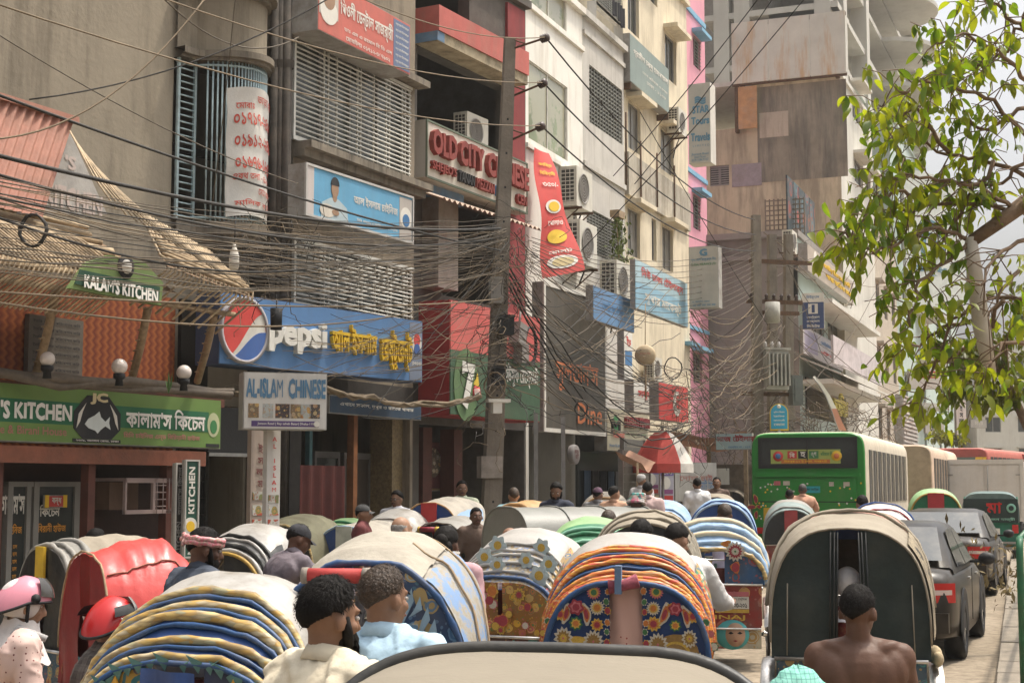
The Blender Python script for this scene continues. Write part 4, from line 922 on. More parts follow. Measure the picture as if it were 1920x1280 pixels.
for i in range(7):
    a = i*2.4; obj('leaf', MB().add([(0,0,0),(.03*cos(a+.6),.03*sin(a+.6),.09),(.06*cos(a),.06*sin(a),.16+.02*i),(.03*cos(a-.6),.03*sin(a-.6),.08)], [(0,1,2,3)]), LEAFG, t)
# ---- bamboo roof over the restaurant
tR = thing('bamboo_roof', 'rough bamboo and straw lean-to roof above the zigzag wall', 'roof', FK.o, FK.rz)
BAM = mat('dry bamboo', (.30,.22,.13), .75, var=.3, scale=6, dirt=.4, dcol=(.16,.10,.06), dscale=4); BAM2 = mat('pale split bamboo', (.35,.27,.175), .75, var=.5, rnd=.3, scale=7)
def roofpt(off, u, py0): return (u, -off, py0)
zt_ = FK.z(0, 392, -.2); ze_ = FK.z(0, 476, .9)
n = 15
for i in range(n):
    s_ = i/(n-1); off = -.3 + 1.25*s_; z = zt_ + (ze_-zt_)*s_**1.0 - .10*s_**6; e = FK.u(150 + 60*sin(s_*2.2), off) + random.uniform(-.15,.1)
    obj('bamboo', MB().tube([(-6,-off,z),(-2,-off+random.uniform(-.03,.03),z+random.uniform(-.03,.03)),(e,-off,z+random.uniform(-.05,.05))], random.uniform(.03,.05), 7), BAM if i % 3 else BAM2, tR)
mb = MB().add([(-6,.4,zt_-.03),(FK.u(205),.4,zt_-.03),(FK.u(205),-.98,ze_-.1),(-6,-.98,ze_-.1)], [(0,1,2,3)]); obj('straw_mat', mb, mat('straw matting', (.21,.14,.085), .95, var=.4, scale=20, bump=.6), tR)
for i in range(30):                                       # curved split ribs rolled over the eave
    px = -60 + i*9.3; u = FK.u(px, .95); zz = ze_
    pts = [(u-.35+.0,.2,zt_-.02),(u-.12,-.55,(zt_+ze_)/2+.03),(u,-.98,ze_+.06),(u+.02,-1.1,ze_-.05),(u-.02,-1.08,ze_-.17),(u-.1,-.95,ze_-.27),(u-.28,-.75,ze_-.52)]
    obj('rib', MB().tube(pts, .013, 5), BAM2, tR)
# second roof slope on the far side of the little gable
a0, a1 = FK.hit(252, 418, .5), FK.hit(330, 430, .5)
def r2(s, q, py=0):           # s along the eave, q down the slope
    px = 300 + 160*s; top = (262 + 130*s, 395 + 75*s); bot = (300 + 160*s, 478 + 62*s)
    x, y = top[0]+(bot[0]-top[0])*q, top[1]+(bot[1]-top[1])*q
    off = .1 + .9*q; h = FK.hit(x, y, off); return (h[0], -off, h[1])
for i in range(22):
    s_ = i/21; p = [r2(s_, q) for q in (0,.35,.7,1)]; e = p[-1]
    p += [(e[0]+.02, e[1]-.10, e[2]-.06), (e[0]+.01, e[1]-.1, e[2]-.18), (e[0]-.06, e[1]-.02, e[2]-.27)] + ([(e[0]-.32, e[1]+.22, e[2]-.6)] if i % 2 else [])
    obj('rib', MB().tube(p, .016, 5), BAM2, tR)
mb = MB(); mb.grid(lambda a, b: Vector(r2(a, .25+b*.78)) + Vector((0, -.02-.1*max(0,b-.8)*4, -.02-.25*max(0,b-.8)*2)), 24, 8); obj('straw_mat', mb, MATS['straw matting'], tR)
for j in range(7):
    q = .62 + j*.065; obj('bamboo', MB().tube([Vector(r2(s_/10, q)) + Vector((0,-.05-.05*max(0,q-.9)*8,-.4*max(0,q-.9))) for s_ in range(11)], .028, 6), BAM, tR)
for i in range(13):                                      # loose strands running down from the dormer ridge
    a = (131 + i*2.6, 246 + i*5); b = (218 + i*20, 392 + i*12.2)
    A, B = W(*a, 16.9), W(*b, 16.2); Mi = (Matrix.Translation(FK.o) @ Matrix.Rotation(FK.rz,4,'Z')).inverted()
    obj('strand', MB().tube([Mi @ A, Mi @ ((A+B)/2 - Vector((0,0,.06))), Mi @ B], .011, 5), BAM2, tR)
for (xa, ya, xb, yb) in ((105,545,68,702),(277,580,246,716),(402,590,370,716)):
    A, B = FK.hit(xa, ya, .75), FK.hit(xb, yb, .05)
    obj('strut', MB().tube([(A[0],-.75,A[1]),((A[0]+B[0])/2+.02,-.4,(A[1]+B[1])/2),(B[0],-.05,B[1])], .05, 7), WOOD, tR)
    for k in range(7):
        f = k/7; c = (A[0]+(B[0]-A[0])*f, -.75+.7*f, A[1]+(B[1]-A[1])*f); obj('lashing', MB().tube([(c[0]+.06*cos(t), c[1]+.06*sin(t), c[2]+.02*t/6*1.2) for t in (0,1.2,2.4,3.6,4.8,6)], .008, 4), BAM2, tR)
A, B = FK.hit(-40, 518, .8), FK.hit(440, 590, .8); obj('eave_beam', MB().tube([(A[0],-.8,A[1]),(B[0],-.8,B[1])], .035, 6), WOOD, tR)
# little hut dormer with red corrugated sheet
tD_ = thing('roof_dormer', 'small hut dormer with red corrugated sheet and grey lettered gable', 'roof', FK.o, FK.rz)
ap, bl, br = FK.hit(120, 234, .0), FK.hit(30, 402, .0), FK.hit(196, 402, .0)
obj('gable_board', MB().prism([bl, br, ap], -.04, .0), mat('grey sheet', (.36,.34,.31), .6, dirt=.4, dcol=(.2,.15,.1)), tD_)
mb = MB(); r0_ = FK.hit(-160, 236, -.2)
mb.grid(lambda a, b: (ap[0] + (-3.2)*a, -.12 + (.0)*b, ap[1]+.04 + ((bl[1]-ap[1])*1.0)*b), 1, 1)
mb = MB(); nn = 60
def corr(a, b): return (ap[0]+.05 - 4*a + (bl[0]-ap[0])*b*(1-a*.2), -.10 - .25*b + .025*sin(a*nn*2*pi/1.0*.5), ap[1]+.05 + (bl[1]-ap[1]-.1)*b)
mb.grid(corr, 240, 2); obj('corrugated_sheet', mb, mat('red corrugated paint', (.37,.175,.125), .7, var=.2, dirt=.4, dcol=(.2,.12,.08), dscale=3), tD_)
obj('ridge_cap', MB().box(ap[0]-4, ap[0]+.08, -.16, .02, ap[1]+.02, ap[1]+.09), MATS['red corrugated paint'], tD_)
text(tD_, "'S", (FK.u(98), FK.u(120), FK.z(100,312), FK.z(100,285)), -.045, colm('ghost letters', (.46,.38,.34)), .003, .04); text(tD_, "KITCHEN", (FK.u(62), FK.u(172), FK.z(100,390), FK.z(100,345)), -.045, MATS['ghost letters'], .003, .04)
# green gable sign
tg = thing('gable_sign', 'green gable-shaped sign lettered under the bamboo eave', 'sign', FK.o, FK.rz)
P4 = [FK.hit(px, py, 1.22) for px, py in ((132,540),(302,572),(306,530),(272,492),(205,478),(165,492))]
obj('face', MB().prism(P4, -1.22, -1.15), colm('moss green print', (.13,.19,.06), dirt=.3), tg)
P5 = [FK.hit(px, py, 1.23) for px, py in ((140,532),(298,566),(300,538),(150,505))]; obj('band', MB().prism(P5, -1.232, -1.222), colm('band green', (.015,.06,.035)), tg)
a, b = FK.hit(155, 540, 1.23), FK.hit(294, 540, 1.23); sl_ = (FK.hit(294,552,1.23)[1]-FK.hit(155,522,1.23)[1])/(b[0]-a[0])
text(tg, "KALAM'S KITCHEN", (a[0], b[0], FK.z(155,540,1.23)+.0, FK.z(155,512,1.23)), -1.24, BIG, .01, .05, warp=lambda u, y, z, s0=sl_, a0=a[0]: (u, y, z + s0*(u-a0)))
mb = MB(); c = FK.hit(236, 500, 1.23); mb.lathe([(0,-1.24),(.13,-1.24),(.13,-1.222)], 20, (c[0],0,c[1]), 'y'); obj('badge', mb, TK, tg); mb = MB().lathe([(0,-1.25),(.08,-1.25),(.08,-1.24)], 16, (c[0],0,c[1]), 'y'); obj('badge', mb, TW, tg)
# hanging bulb (white bottle shape)
t = thing('hanging_bulb', 'long white bulb hanging on a wire near the drinks fascia', 'lamp', W(439, 484, 17.5))
obj('bulb', MB().lathe([(.0,-.15),(.04,-.145),(.06,-.1),(.06,.02),(.045,.08),(.02,.14),(.02,.17),(0,.17)], 14), mat('milky glass', (.6,.56,.48), .3), t); obj('wire', MB().tube([(0,0,.16),(.01,0,.5)], .008, 5), BLACK, t)
t = thing('hanging_tin', 'small black tin hanging in front of the white raised letters', 'tin', W(518, 598, 19.3)); obj('can', MB().lathe([(0,-.14),(.075,-.14),(.08,.14),(.0,.14)], 12), BLACK, t); obj('wire', MB().tube([(0,0,.14),(0,0,.32)], .006, 4), BLACK, t)
# ---- signs further along
s = Sign(Fr(1018, 29.6, 2308), 'tall dark restaurant board with orange raised Dine letters in a white frame', (1019,527,810,1136,562,816), .0, .25, colm('smoky dark board', (.085,.075,.06), dirt=.45), frame=TW, fw=.075)
ORL = colm('orange raised letters', (.58,.18,.07))
s.tx("সুলতান'স", .16, .84, .50, .72, ORL, .014, .012, y=-.02); s.tx("Dine", .50, .90, .78, .93, ORL, .014, .012, y=-.02)
s = Sign(Fr(1137, 32.5, 2308), 'cream board with dark red raised town name beside the smoky restaurant board', (1138,768,846,1215,770,848), .0, .3, colm('cream board', (.46,.41,.29), dirt=.3))
s.tx("DHAKA TOWN", .40, .97, .15, .42, colm('dark red letters', (.25,.04,.045)), .05, .05, y=-.03)
s.disc(.2, .38, .2, TG); s.tx("M", .08, .30, .22, .58, TK, .02, .05, y=-.02); s.tx("Restaurant", .12, .38, .52, .68, TR, .01, .02, y=-.02); s.tx("Party & Sea food center", .42, .95, .52, .62, TG, bold=.01); s.tx("House-16, Jonson Road", .05, .45, .82, .92, TB, bold=.02); s.tx("েমাবাইল", .76, .95, .78, .92, ORL, bold=.02)
# red food banner on the white building
bn2 = thing('food_banner', 'narrow twisted red food banner hung on the white building', 'banner', FD.o, FD.rz)
A_, B_, C_, D_ = FD.hit(1002, 276, .3), FD.hit(1030, 288, .3), FD.hit(1095, 506, 1.2), FD.hit(1019, 522, .6)
def bw(a, b): 
    l = Vector((A_[0], -.3, A_[1])).lerp(Vector((D_[0], -.6, D_[1])), b); r_ = Vector((B_[0], -.3, B_[1])).lerp(Vector((C_[0], -1.2, C_[1])), b)
    return l.lerp(r_, a) + Vector((0, .05*sin(b*9+a*3), 0))
mb = MB(); mb.grid(lambda a, b: bw(a, 1-b), 8, 24); obj('banner_cloth', mb, colm('banner red', (.50,.06,.05), dirt=.15), bn2)
def bw2(u, y, z): return bw(u, 1-z) + Vector((0, y, 0))
for c, rx, ry, m in ((.46,.34,.055,TW),(.46,.24,.04,YL),(.70,.30,.055,YL),(.70,.2,.036,TW),(.90,.36,.05,TW),(.90,.25,.034,colm('rice print',(.5,.4,.2)))):
    mb = MB(); t_ = -.02 if m is TW else -.03; mb.add([bw2(.5,t_,1-c)] + [bw2(.5+rx*cos(a*.2618), t_, 1-(c+ry*sin(a*.2618))) for a in range(24)], [(0, i+1, (i+1) % 24 + 1) for i in range(24)]); obj('dish_print', mb, m, bn2)
for c, tx_ in ((.1,"কািচ্চ"),(.17,"িবিরয়ানী"),(.26,"৩৫০/-"),(.57,"েপালাও"),(.80,"েরাস্ট")): text(bn2, tx_, (.2,.8,1-c-.04,1-c), -.03, YL if c < .2 else TW, .002, .02, warp=bw2)
# grey green board on the cream building
s = Sign(FE, 'grey green signboard with white Bengali line high on the cream building', (1181,62,152,1254,131,213), .35, .3, colm('grey green print', (.22,.27,.25), dirt=.25))
s.tx("গ্রামীণ চক্ষু হাসপাতাল", .08, .97, .22, .42, TW, bold=.03); s.tx("েচাখ পরীক্ষা ও চশমা", .3, .95, .55, .63, TW, bold=.01); s.tx("ঢাকা - ১১০০", .4, .9, .7, .77, TW, bold=.01)
obj('sign_bracket', MB().box(.05,.1,0,.36,-.2,-.02).box(s.w-.1,s.w-.05,0,.36,-.2,-.02), RUST, s.t)
# star tours
FST = Fr(1291, 37.0, -5200)
s = Sign(FST, 'tall pale projecting sign reading STAR Tours Travels by the pink building', (1291,160,308,1332,153,304), 0, .45, colm('pale sign', (.46,.43,.37), dirt=.2), side=colm('white casing', (.58,.55,.49)))
BT = colm('steel blue letters', (.12,.25,.34))
for i in range(3):
    mb = MB(); mb.grid(lambda a, b: (s.w*(.30+.5*a), -.012, s.h*(.80-.028*i) + .03*sin(a*6.3) + .05*b), 10, 1); obj('wave_logo', mb, BT, s.t)
s.tx("STAR", .18, .96, .28, .38, BT, bold=.05); s.tx("Tours", .12, .96, .42, .52, BT, bold=.05); s.tx("Travels", .1, .98, .62, .73, BT, bold=.05); s.tx("L I M I T E D", .2, .95, .77, .795, BT, bold=.0); s.tx("Jhonson Road\n2nd Floor\n01911867107", .12, .9, .87, .975, BT, bold=.01)
s = Sign(Fr(1291, 36.0, -5200), 'tall pale projecting sign with a round G emblem below the travel sign', (1292,464,578,1347,459,577), 0, .3, colm('pale grey sign', (.47,.44,.37), dirt=.2))
s.tx("G", .36, .64, .04, .16, BT, bold=.06); s.tx("গ্লোবাল ইন্সু্েরন্স িলঃ", .08, .92, .18, .25, BT); s.tx("GLOBAL INSURANCE LTD", .08, .92, .27, .31, TG); s.tx("৫, জনসন েরাড", .1, .7, .88, .91, BT); s.tx("<====", .1, .9, .93, .97, BT)
# blue shop boxes on the cream building and neighbour
s = Sign(Fr(1110, 30.5, 2080), 'medium blue shop box sign under the air conditioners', (1112,538,602,1189,560,622), .0, .16, colm('worn medium blue', (.12,.24,.42), dirt=.3)); s.tx("েবস্ট ফ্যাশন", .2, .7, .35, .65, TB, bold=.02)
FLB = Fr(1190, 32.2, 2080)
s = Sign(FLB, 'pale blue weathered shop board with peeling print above the lantern', (1191,489,580,1289,528,612), .0, .12, colm('pale blue print', (.36,.50,.56), dirt=.3)); s.tx("িনউ ঢাকা েটইলার্স", .1, .9, .1, .35, TR, bold=.02); s.panel(.0, 1, .45, .97, colm('washed sky print', (.25,.43,.55)), y=-.006); s.tx("সুপার মােকর্ট", .15, .85, .55, .85, TW, bold=.02, y=-.02)
# red and white boards lower down
s = Sign(Fr(1234, 30, 2200), 'bright red shop board with a white swirl behind the wire tangle', (1235,716,788,1290,726,792), 0, .2, colm('phone red', (.50,.05,.045), dirt=.2)); s.disc(.6, .5, .26, TW); s.disc(.64, .46, .16, colm('phone red', (0,0,0)), y=-.014)
s = Sign(Fr(1186, 30.5, 2200), 'white shop board with red Bengali letters near the round lantern', (1188,712,772,1233,720,778), 0, .2, TW); s.tx("সবুজ", .15, .85, .3, .6, TR, bold=.05)
s = Sign(Fr(1168, 31, 2200), 'small white board with faded print below the square window', (1170,620,712,1186,624,712), 0, .15, TW); s.tx("৳", .2, .8, .1, .3, TR); s.panel(.1,.9,.4,.7, TB)
t = thing('paper_lantern', 'round woven beige lantern hanging on a pole above the street stalls', 'lantern', W(1210, 666, 28.5), -.2)
mb = MB().lathe([(0,-.09),(.1,-.085),(.18,-.05),(.205,0),(.18,.05),(.1,.085),(0,.09)], 24, (0,0,0), 'y'); obj('disc', mb, mat('woven beige', (.42,.33,.21), .8, var=.15, scale=40), t)
text(t, "েরস্তোঁরা", (-.11,.11,.0,.05), -.10, colm('faded rose print', (.45,.2,.15)), .002, .01); obj('stem', MB().tube([(0,0,-.2),(0,.02,-.8)], .02, 6).tube([(0,0,.2),(.01,0,1.0)], .008, 4), WOOD, t)
t = thing('round_sign', 'round dim wall sign in the dark shop entrance', 'sign', W(1076, 852, 29.5), Fr(1076,30,2308).rz)
mb = MB().lathe([(.19,.06),(.2,0),(.19,-.05),(.17,-.06),(0,-.06)], 28, (0,0,0), 'y'); obj('disc', mb, colm('dim white disc', (.20,.185,.175)), t); text(t, "কাচ্চু\nভাই", (-.11,.11,-.09,.1), -.065, colm('plum print', (.10,.035,.03)), .002, .03)
# SHAJ TE board, arch sign, bank board, fascia
s = Sign(Fr(1341, 33.0, -3000), 'pale teal hanging board with dark red Bengali letters beside the green bus', (1342,814,846,1410,810,840), 0, .08, colm('pale teal', (.30,.41,.41), dirt=.2)); s.tx("সাজ েটইলার্স", .03, 1.25, .08, .62, colm('wine letters', (.26,.045,.05)), bold=.05); s.tx("েমাবাইল নং - ০১৭", .35, .95, .74, .9, TB, bold=.01)
t = thing('arch_sign', 'sky blue round-topped notice board with yellow rim above the bus', 'sign', W(1463, 912, 36.5) * 1, -.15); t.location.z = 0
k_ = FPX/36.5; hw_ = 17/k_; zc, zb_ = 1.85+(912-774)/k_, 1.85+(912-806)/k_
arc = lambda r_, z: [(-r_, z)] + [(r_*cos(pi-a*pi/14), zc + r_*sin(a*pi/14)) for a in range(15)] + [(r_, z)]
obj('rim', MB().prism(arc(hw_, zb_-.02), -.03, .03), TY, t); obj('face', MB().prism(arc(hw_*.9, zb_+.02), -.04, -.031), colm('bright sky blue', (.03,.30,.48)), t)
for i, b in enumerate(("পুিলশ িবভাগ", "ট্রািফক", "েকােতায়ালী", "েজান")): text(t, b, (-hw_*.6, hw_*.6, zc-.02-i*.1, zc+.04-i*.1), -.045, TW, .002, .02)
obj('emblem', MB().lathe([(0,-.045),(.05,-.045),(.05,-.04)], 12, (0,0,zc+.15), 'y'), TW, t); obj('pole', MB().tube([(0,0,0),(0,0,zb_)], .04, 8), STEEL, t)
s = Sign(Fr(1503, 46.6, -9000), 'navy and white bank board hanging from the aqua shop front', (1504,549,617,1545,549,616), 0, .2, colm('navy print', (.045,.07,.17))); s.panel(0, 1, 0, .26, TW); s.panel(.28, .72, .3, .58, TW, y=-.010); s.panel(.44, .58, .33, .55, MATS['navy print'], y=-.014); s.tx("েসন্ট্রাল", .2, .8, .63, .73, TW); s.tx("েলক্সাস", .2, .8, .76, .84, TW); s.tx("িলিমেটড", .2, .8, .87, .96, TW); s.tx("িমউচুয়াল", .2, .8, .06, .18, TB)
s = Sign(Fr(1513, 46.6, 2043), 'long beige fascia with faded yellow Bengali letters above the balconies', (1514,456,514,1600,530,566), 0, .3, colm('beige fascia', (.40,.34,.28), dirt=.3)); s.tx("জাতীয় বীমা েকাম্পানী", .3, .9, .2, .45, YL, .03, .03); s.tx("শাখা অিফস ঢাকা", .35, .95, .52, .75, YL, .03, .03); s.disc(.15, .45, .35, TW)
s = Sign(Fr(1505, 46.4, 2043), 'lilac balcony banner with faded print under the bank board', (1506,622,672,1580,640,688), 0, .1, colm('lilac print', (.50,.46,.45))); s.panel(.03,.33,.1,.85, colm('mauve print', (.33,.29,.38))); s.tx("েমিডিসন কর্নার", .4, .95, .2, .4, TB); s.tx("ঔষধ", .4, .95, .55, .7, TR)
t = thing('yellow_letters', 'loose yellow raised letters of a shop front near the curved banner', 'letters', FH.P(.6, -.9, FH.z(1512, 778, .9)), FH.rz); text(t, "মুসিলম", (0, 3.0, 0, 1.0), -.05, colm('dull yellow letters', (.42,.36,.05)), .05, .04)
t = thing('curved_banner', 'white and red curved feather banner leaning over the shop row', 'banner', W(1540, 800, 38))
pts = [(1524,706),(1536,722),(1548,742),(1558,766),(1566,790),(1572,806)]; L_ = [W(x, y, 38)-W(1540,800,38) for x, y in pts]; R_ = [W(x+4+i*2.2, y-2+i*.6, 38)-W(1540,800,38) for i, (x, y) in enumerate(pts)]
mb = MB(); mb.v = [tuple(p) for pr in zip(L_, R_) for p in pr]
for i in range(5): mb.f.append([2*i, 2*i+1, 2*i+3, 2*i+2]); mb.m.append(0 if i < 3 else 1); mb.s.append(True)
obj('banner_cloth', mb, [TW, colm('salmon print', (.5,.22,.15))], t); obj('pole', MB().tube([L_[-1]-Vector((.0,0,3)), *L_[::-1]], .02, 5), STEEL, t)
for i, (lab, q, m, tm, b) in enumerate((('pale far signboard with a red and white panel', (1705,690,728,1765,694,730), PALE, TR, 'হোটেল'), ('white upright far sign with stacked black letters', (1793,748,815,1812,750,815), TW, TK, 'ই\nস\nলা\nমী'), ('grey far signboard beneath the hanging tree twigs', (1640,768,812,1700,776,815), SIDE, TW, 'বই ঘর'), ('white far noticeboard with dark silhouettes', (1735,790,812,1770,790,812), TW, TK, 'ঢাকা'), ('grey far nameboard above the distant buses', (1820,786,802,1850,787,802), colm('far grey board', (.42,.40,.36)), TW, 'জনতা ব্যাংক'))):
    s = Sign(Fr(q[0], 70 + i*4, 12000), lab, q, 0, .2, m); 
    if i == 0: s.panel(.1,.9,.1,.45, TR); s.tx('হােটল', .3,.7,.15,.4, TW, y=-.02)
    else: s.tx(b, .25, .75, .15, .85, tm, bold=.03)
# striped metal louvre stair wall far off
s = Sign(Fr(1690, 66, 2043), 'ribbed grey metal stair cladding beyond the aqua shops', (1692,742,850,1720,750,850), 0, .3, SIDE, name='metal_cladding', cat='cladding')
for i in range(14): s.panel(.02, .98, i/14, i/14+.035, colm('cladding rib', (.5,.47,.42)), 'slat', y=-.06, th=.05)
# ================================================================== AIR CONDITIONERS
ACW = mat('aged white casing', (.60,.57,.49), .55, var=.08, dirt=.35, dcol=(.33,.27,.19), dscale=2.5, streak=True); ACG = mat('grille dark', (.05,.045,.04), .7)
def make_ac(w=.95, d=.36, h=.78):
    me = {}
    body = MB().box(0, w, -d, 0, 0, h); me['casing'] = (body, ACW)
    g = MB().box(-.006, -.002, -d+.04, -.04, .08, h-.05); me['side_grille'] = (g, ACG)
    f = MB()
    for i in range(9): f.box(-.016, -.004, -d+.03, -.03, .09+i*(h-.16)/8, .105+i*(h-.16)/8)
    for i in range(4): f.box(-.018, -.005, -d+.04+i*(d-.09)/3, -.03-d+.08+i*(d-.09)/3, .08, h-.05)
    me['grille_bars'] = (f, ACW)
    fan = MB().lathe([(.30,-d-.02),(.29,-d-.03),(.27,-d-.02),(.27,-d-.004)], 24, (w*.42,0,h*.5), 'y')
    for i in range(4): fan.lathe([(.06+i*.055,-d-.018),(.072+i*.055,-d-.018)], 20, (w*.42,0,h*.5), 'y')
    me['fan_guard'] = (fan, SIDE)
    dk = MB().lathe([(.27,-d-.003),(0,-d-.003)], 24, (w*.42,0,h*.5), 'y'); me['fan_opening'] = (dk, mat('fan dark', (.10,.085,.07), .7, var=.3))
    br = MB()
    br.box(.12, .16, -d-.06, .14, -.05, -.004).tube([(.14,-d,-.03),(.14,.12,-.42)], .015, 5)
    me['bracket'] = (br, RUST)
    pp = MB().tube([(w,-.2,.2),(w+.08,-.15,.15),(w+.1,.05,-.3),(w+.05,.1,-.6)], .018, 5); me['pipe'] = (pp, BLACK)
    return {k: v[0].mesh(k, v[1]) for k, v in me.items()}
ACM = make_ac()
def ac(F, px, y0, y1, off, label, sc=1.0, rz=0):
    u, z1 = F.hit(px, y0, off); _, z0 = F.hit(px, y1, off); s_ = (z1-z0)/.78
    t = thing('air_conditioner', label, 'air conditioner', F.P(u, -off+.36*s_, z0), F.rz+rz, 'outdoor air conditioner units on the facades'); t.scale = (s_,)*3
    for k, m in ACM.items(): link(k, m, t)
    link('bracket', ACM['bracket'], t, Matrix.Translation((.67, 0, 0)))
    return t
ac(FD, 1081, 310, 384, .45, 'upper white air conditioner unit on the white building beside the red banner')
ac(FD, 1087, 410, 492, .5, 'large white air conditioner unit next to the hanging green plants')
ac(FD2, 1156, 486, 558, .9, 'white air conditioner unit above the pale blue weathered board')
ac(FC, 876, 208, 272, -.1, 'white air conditioner unit on the dark red veranda behind the box sign')
ac(FE, 1226, 668, 712, .4, 'low white air conditioner unit behind the round lantern')
ac(FE, 1272, 200, 246, .5, 'small air conditioner unit on the cream corner beside the travel sign')
ac(FH, 1485, 430, 470, .3, 'dusty air conditioner unit on the terrace corner behind the poles')
# hanging plants by the lattice
t = thing('hanging_plant', 'green creepers hanging from the lattice beside the large air conditioner', 'plant', FD2.P(FD2.u(1152,.3), -.35, FD2.z(1150, 400, .3)), FD2.rz)
mb = MB()
for i in range(170):
    a = random.random(); p = Vector((random.gauss(.25,.22)+.25*a, random.gauss(0,.12), -a*1.35 + random.gauss(0,.1))); r_ = random.uniform(.05,.11)
    q = Euler((random.random()*6, random.random()*6, random.random()*6)).to_matrix(); mb.add([p + q @ Vector(v) for v in ((-r_,0,0),(0,-r_*.5,0),(r_,0,0),(0,r_*.5,0))], [(0,1,2,3)])
obj('foliage', mb, mat('creeper leaf', (.11,.14,.025), .6, var=.5, scale=8), t, kind='stuff')
obj('stem', MB().tube([(.2,0,0),(.3,.02,-.6),(.4,0,-1.3)], .015, 5).box(0,.5,-.12,.12,-.1,.08), WOOD, t)
# ================================================================== SHADED SHOP FRONTS AT STREET LEVEL
def shutter(F, u0, u1, z1, y, m, lab, n=14, name='shutter', rib=.02):
    t = thing('roller_shutter', lab, 'shutter', F.P(u0, y, 0), F.rz, 'roller shutters in the dark arcade'); w = u1-u0
    me = MB().box(0, w, -.02, .02, 0, z1/n-.012).mesh('slat', m)
    for i in range(n): link('slat', me, t, Matrix.Translation((0, (i % 2)*.008, i*z1/n)))
    obj('guide_rail', MB().box(-.06, 0, -.05, .05, 0, z1).box(w, w+.06, -.05, .05, 0, z1), STEEL, t); return t
SHG = mat('grey shutter paint', (.13,.12,.105), .55, dirt=.4, dcol=(.1,.08,.06)); SHD = mat('dark shutter paint', (.05,.05,.048), .6)
shutter(FA, FA.u(374), FA.u(455), 2.9, .8, SHD, 'closed dark shutter between the green restaurant and the box sign pillars', 12)
t = thing('shutter_box', 'black shutter box with a pale lower edge beside the green fascia', 'box', FA.P(FA.u(374,.6), -.6, FA.z(380, 848, .6)), FA.rz); bw_ = FA.u(492,.6)-FA.u(374,.6)
obj('casing', MB().box(0, bw_, -.15, .3, 0, .62), mat('black casing', (.018,.017,.016), .5), t); obj('edge', MB().box(0, bw_, -.17, -.1, -.05, -.002), STEEL, t)
FB0 = FB
def post(F, px, w, z1, y, m, lab, cat='post', nm='post', grp=None):
    u = F.u(px, -y); t = thing(nm, lab, cat, F.P(u, y, 0), F.rz, grp); obj('shaft', MB().box(-w/2, w/2, -w/2, w/2, 0, z1), m, t); obj('base', MB().box(-w*.65, w*.65, -w*.65, w*.65, 0, .2), m, t); return t
OCH = mat('ochre tiled pilaster', (.16,.115,.055), .6, var=.5, scale=22, dirt=.4); post(FB, 726, .42, 3.1, .35, OCH, 'wide ochre mosaic pilaster in the shade of the blue fascia', 'pilaster', 'pilaster')
post(FB, 660, .12, 3.1, .2, mat('rusty orange paint', (.22,.085,.03), .7, var=.3), 'thin rusty orange post beside the mosaic pilaster')
post(FB, 578, .08, 3.1, .1, mat('teal paint', (.04,.10,.105), .6), 'thin teal post at the restaurant entrance')
u0, u1 = FB.u(527,-.4), FB.u(566,-.4)
t = thing('red_curtain', 'dark red glossy curtain beside the white lettered pillar', 'curtain', FB.P(FB.u(566), .2, 0), FB.rz); mb = MB(); mb.grid(lambda a, b: (-1.1+1.2*a, -.9+.04*sin(a*26), 2.15*b), 40, 2); obj('curtain_cloth', mb, mat('dark red satin', (.09,.02,.016), .4), t)
for (px0, px1, y, lab, m) in ((585, 632, .5, 'dark glazed shop door with a white paper notice', GLASS), (640, 690, .6, 'dark brown shop door beside the orange post', mat('dark brown door', (.045,.032,.022), .6))):
    a, b = FB.u(px0,-y), FB.u(px1,-y); t = thing('shop_door', lab, 'door', FB.P(a, y, 0), FB.rz); w = b-a
    obj('leaf_panel', MB().box(.05, w-.05, -.02, .02, .1, 2.3), m, t); obj('frame', MB().box(0,.05,-.05,.05,0,2.4).box(w-.05,w,-.05,.05,0,2.4).box(.05,w-.05,-.05,.05,2.3,2.4), mat('dim frame', (.10,.09,.08), .6), t); obj('handle', MB().tube([(w-.12,-.06,.95),(w-.12,-.06,1.25)], .015, 6), STEEL, t)
s = Sign(FB, 'white paper notice taped to the dark glass door', (588,909,935,607,909,935), -.42, .01, TW, name='paper_notice', cat='notice'); 
for i in range(4): s.tx("িবজ্ঞিপ্ত", .1, .9, .12+i*.2, .24+i*.2, TK, bold=.01)
s = Sign(FB, 'dark blue long nameboard half hidden under the blue fascia', (618,745,778,790,752,784), .35, .1, colm('ink blue board', (.025,.05,.085)), cat='sign'); s.tx("এখােন সকাল, দুপুর ও রােতর খাবার", .1, .9, .35, .6, TW, bold=.01)
# red restaurant ground floor
s = Sign(FC, 'dim yellow price board in the red restaurant entrance', (795,900,920,832,902,920), -.5, .03, colm('dim ochre board', (.20,.14,.05)), cat='notice'); s.tx("িবিরয়ানী", .2, .8, .3, .7, TR)
for px, m, lab in ((788, BRN, 'red timber pilaster at the first restaurant entrance'), (846, BRN, 'red timber pilaster in the middle of the arcade')): post(FC, px, .3, 2.9, .3, m, lab, 'pilaster', 'pilaster')
t = thing('food_poster', 'round food poster on the dark arcade wall', 'poster', FC.P(FC.u(812,-.45), .45, FC.z(812,872,-.45)), FC.rz); obj('sheet', MB().box(-.35,.35,0,.02,-.42,.42), mat('plum sheet', (.07,.02,.02), .6), t); obj('dish_print', MB().lathe([(0,-.006),(.27,-.006),(.27,0)], 24, (0,0,.05), 'y'), PHOTO, t)
shutter(FD, FD.u(942), FD.u(1003), 2.6, -2.6, SHG, 'pale ribbed shutter behind the concrete pole', 16); shutter(FD, FD.u(1006), FD.u(1050), 2.9, -2.0, SHG, 'pale ribbed shutter behind the man in dark T-shirt', 18)
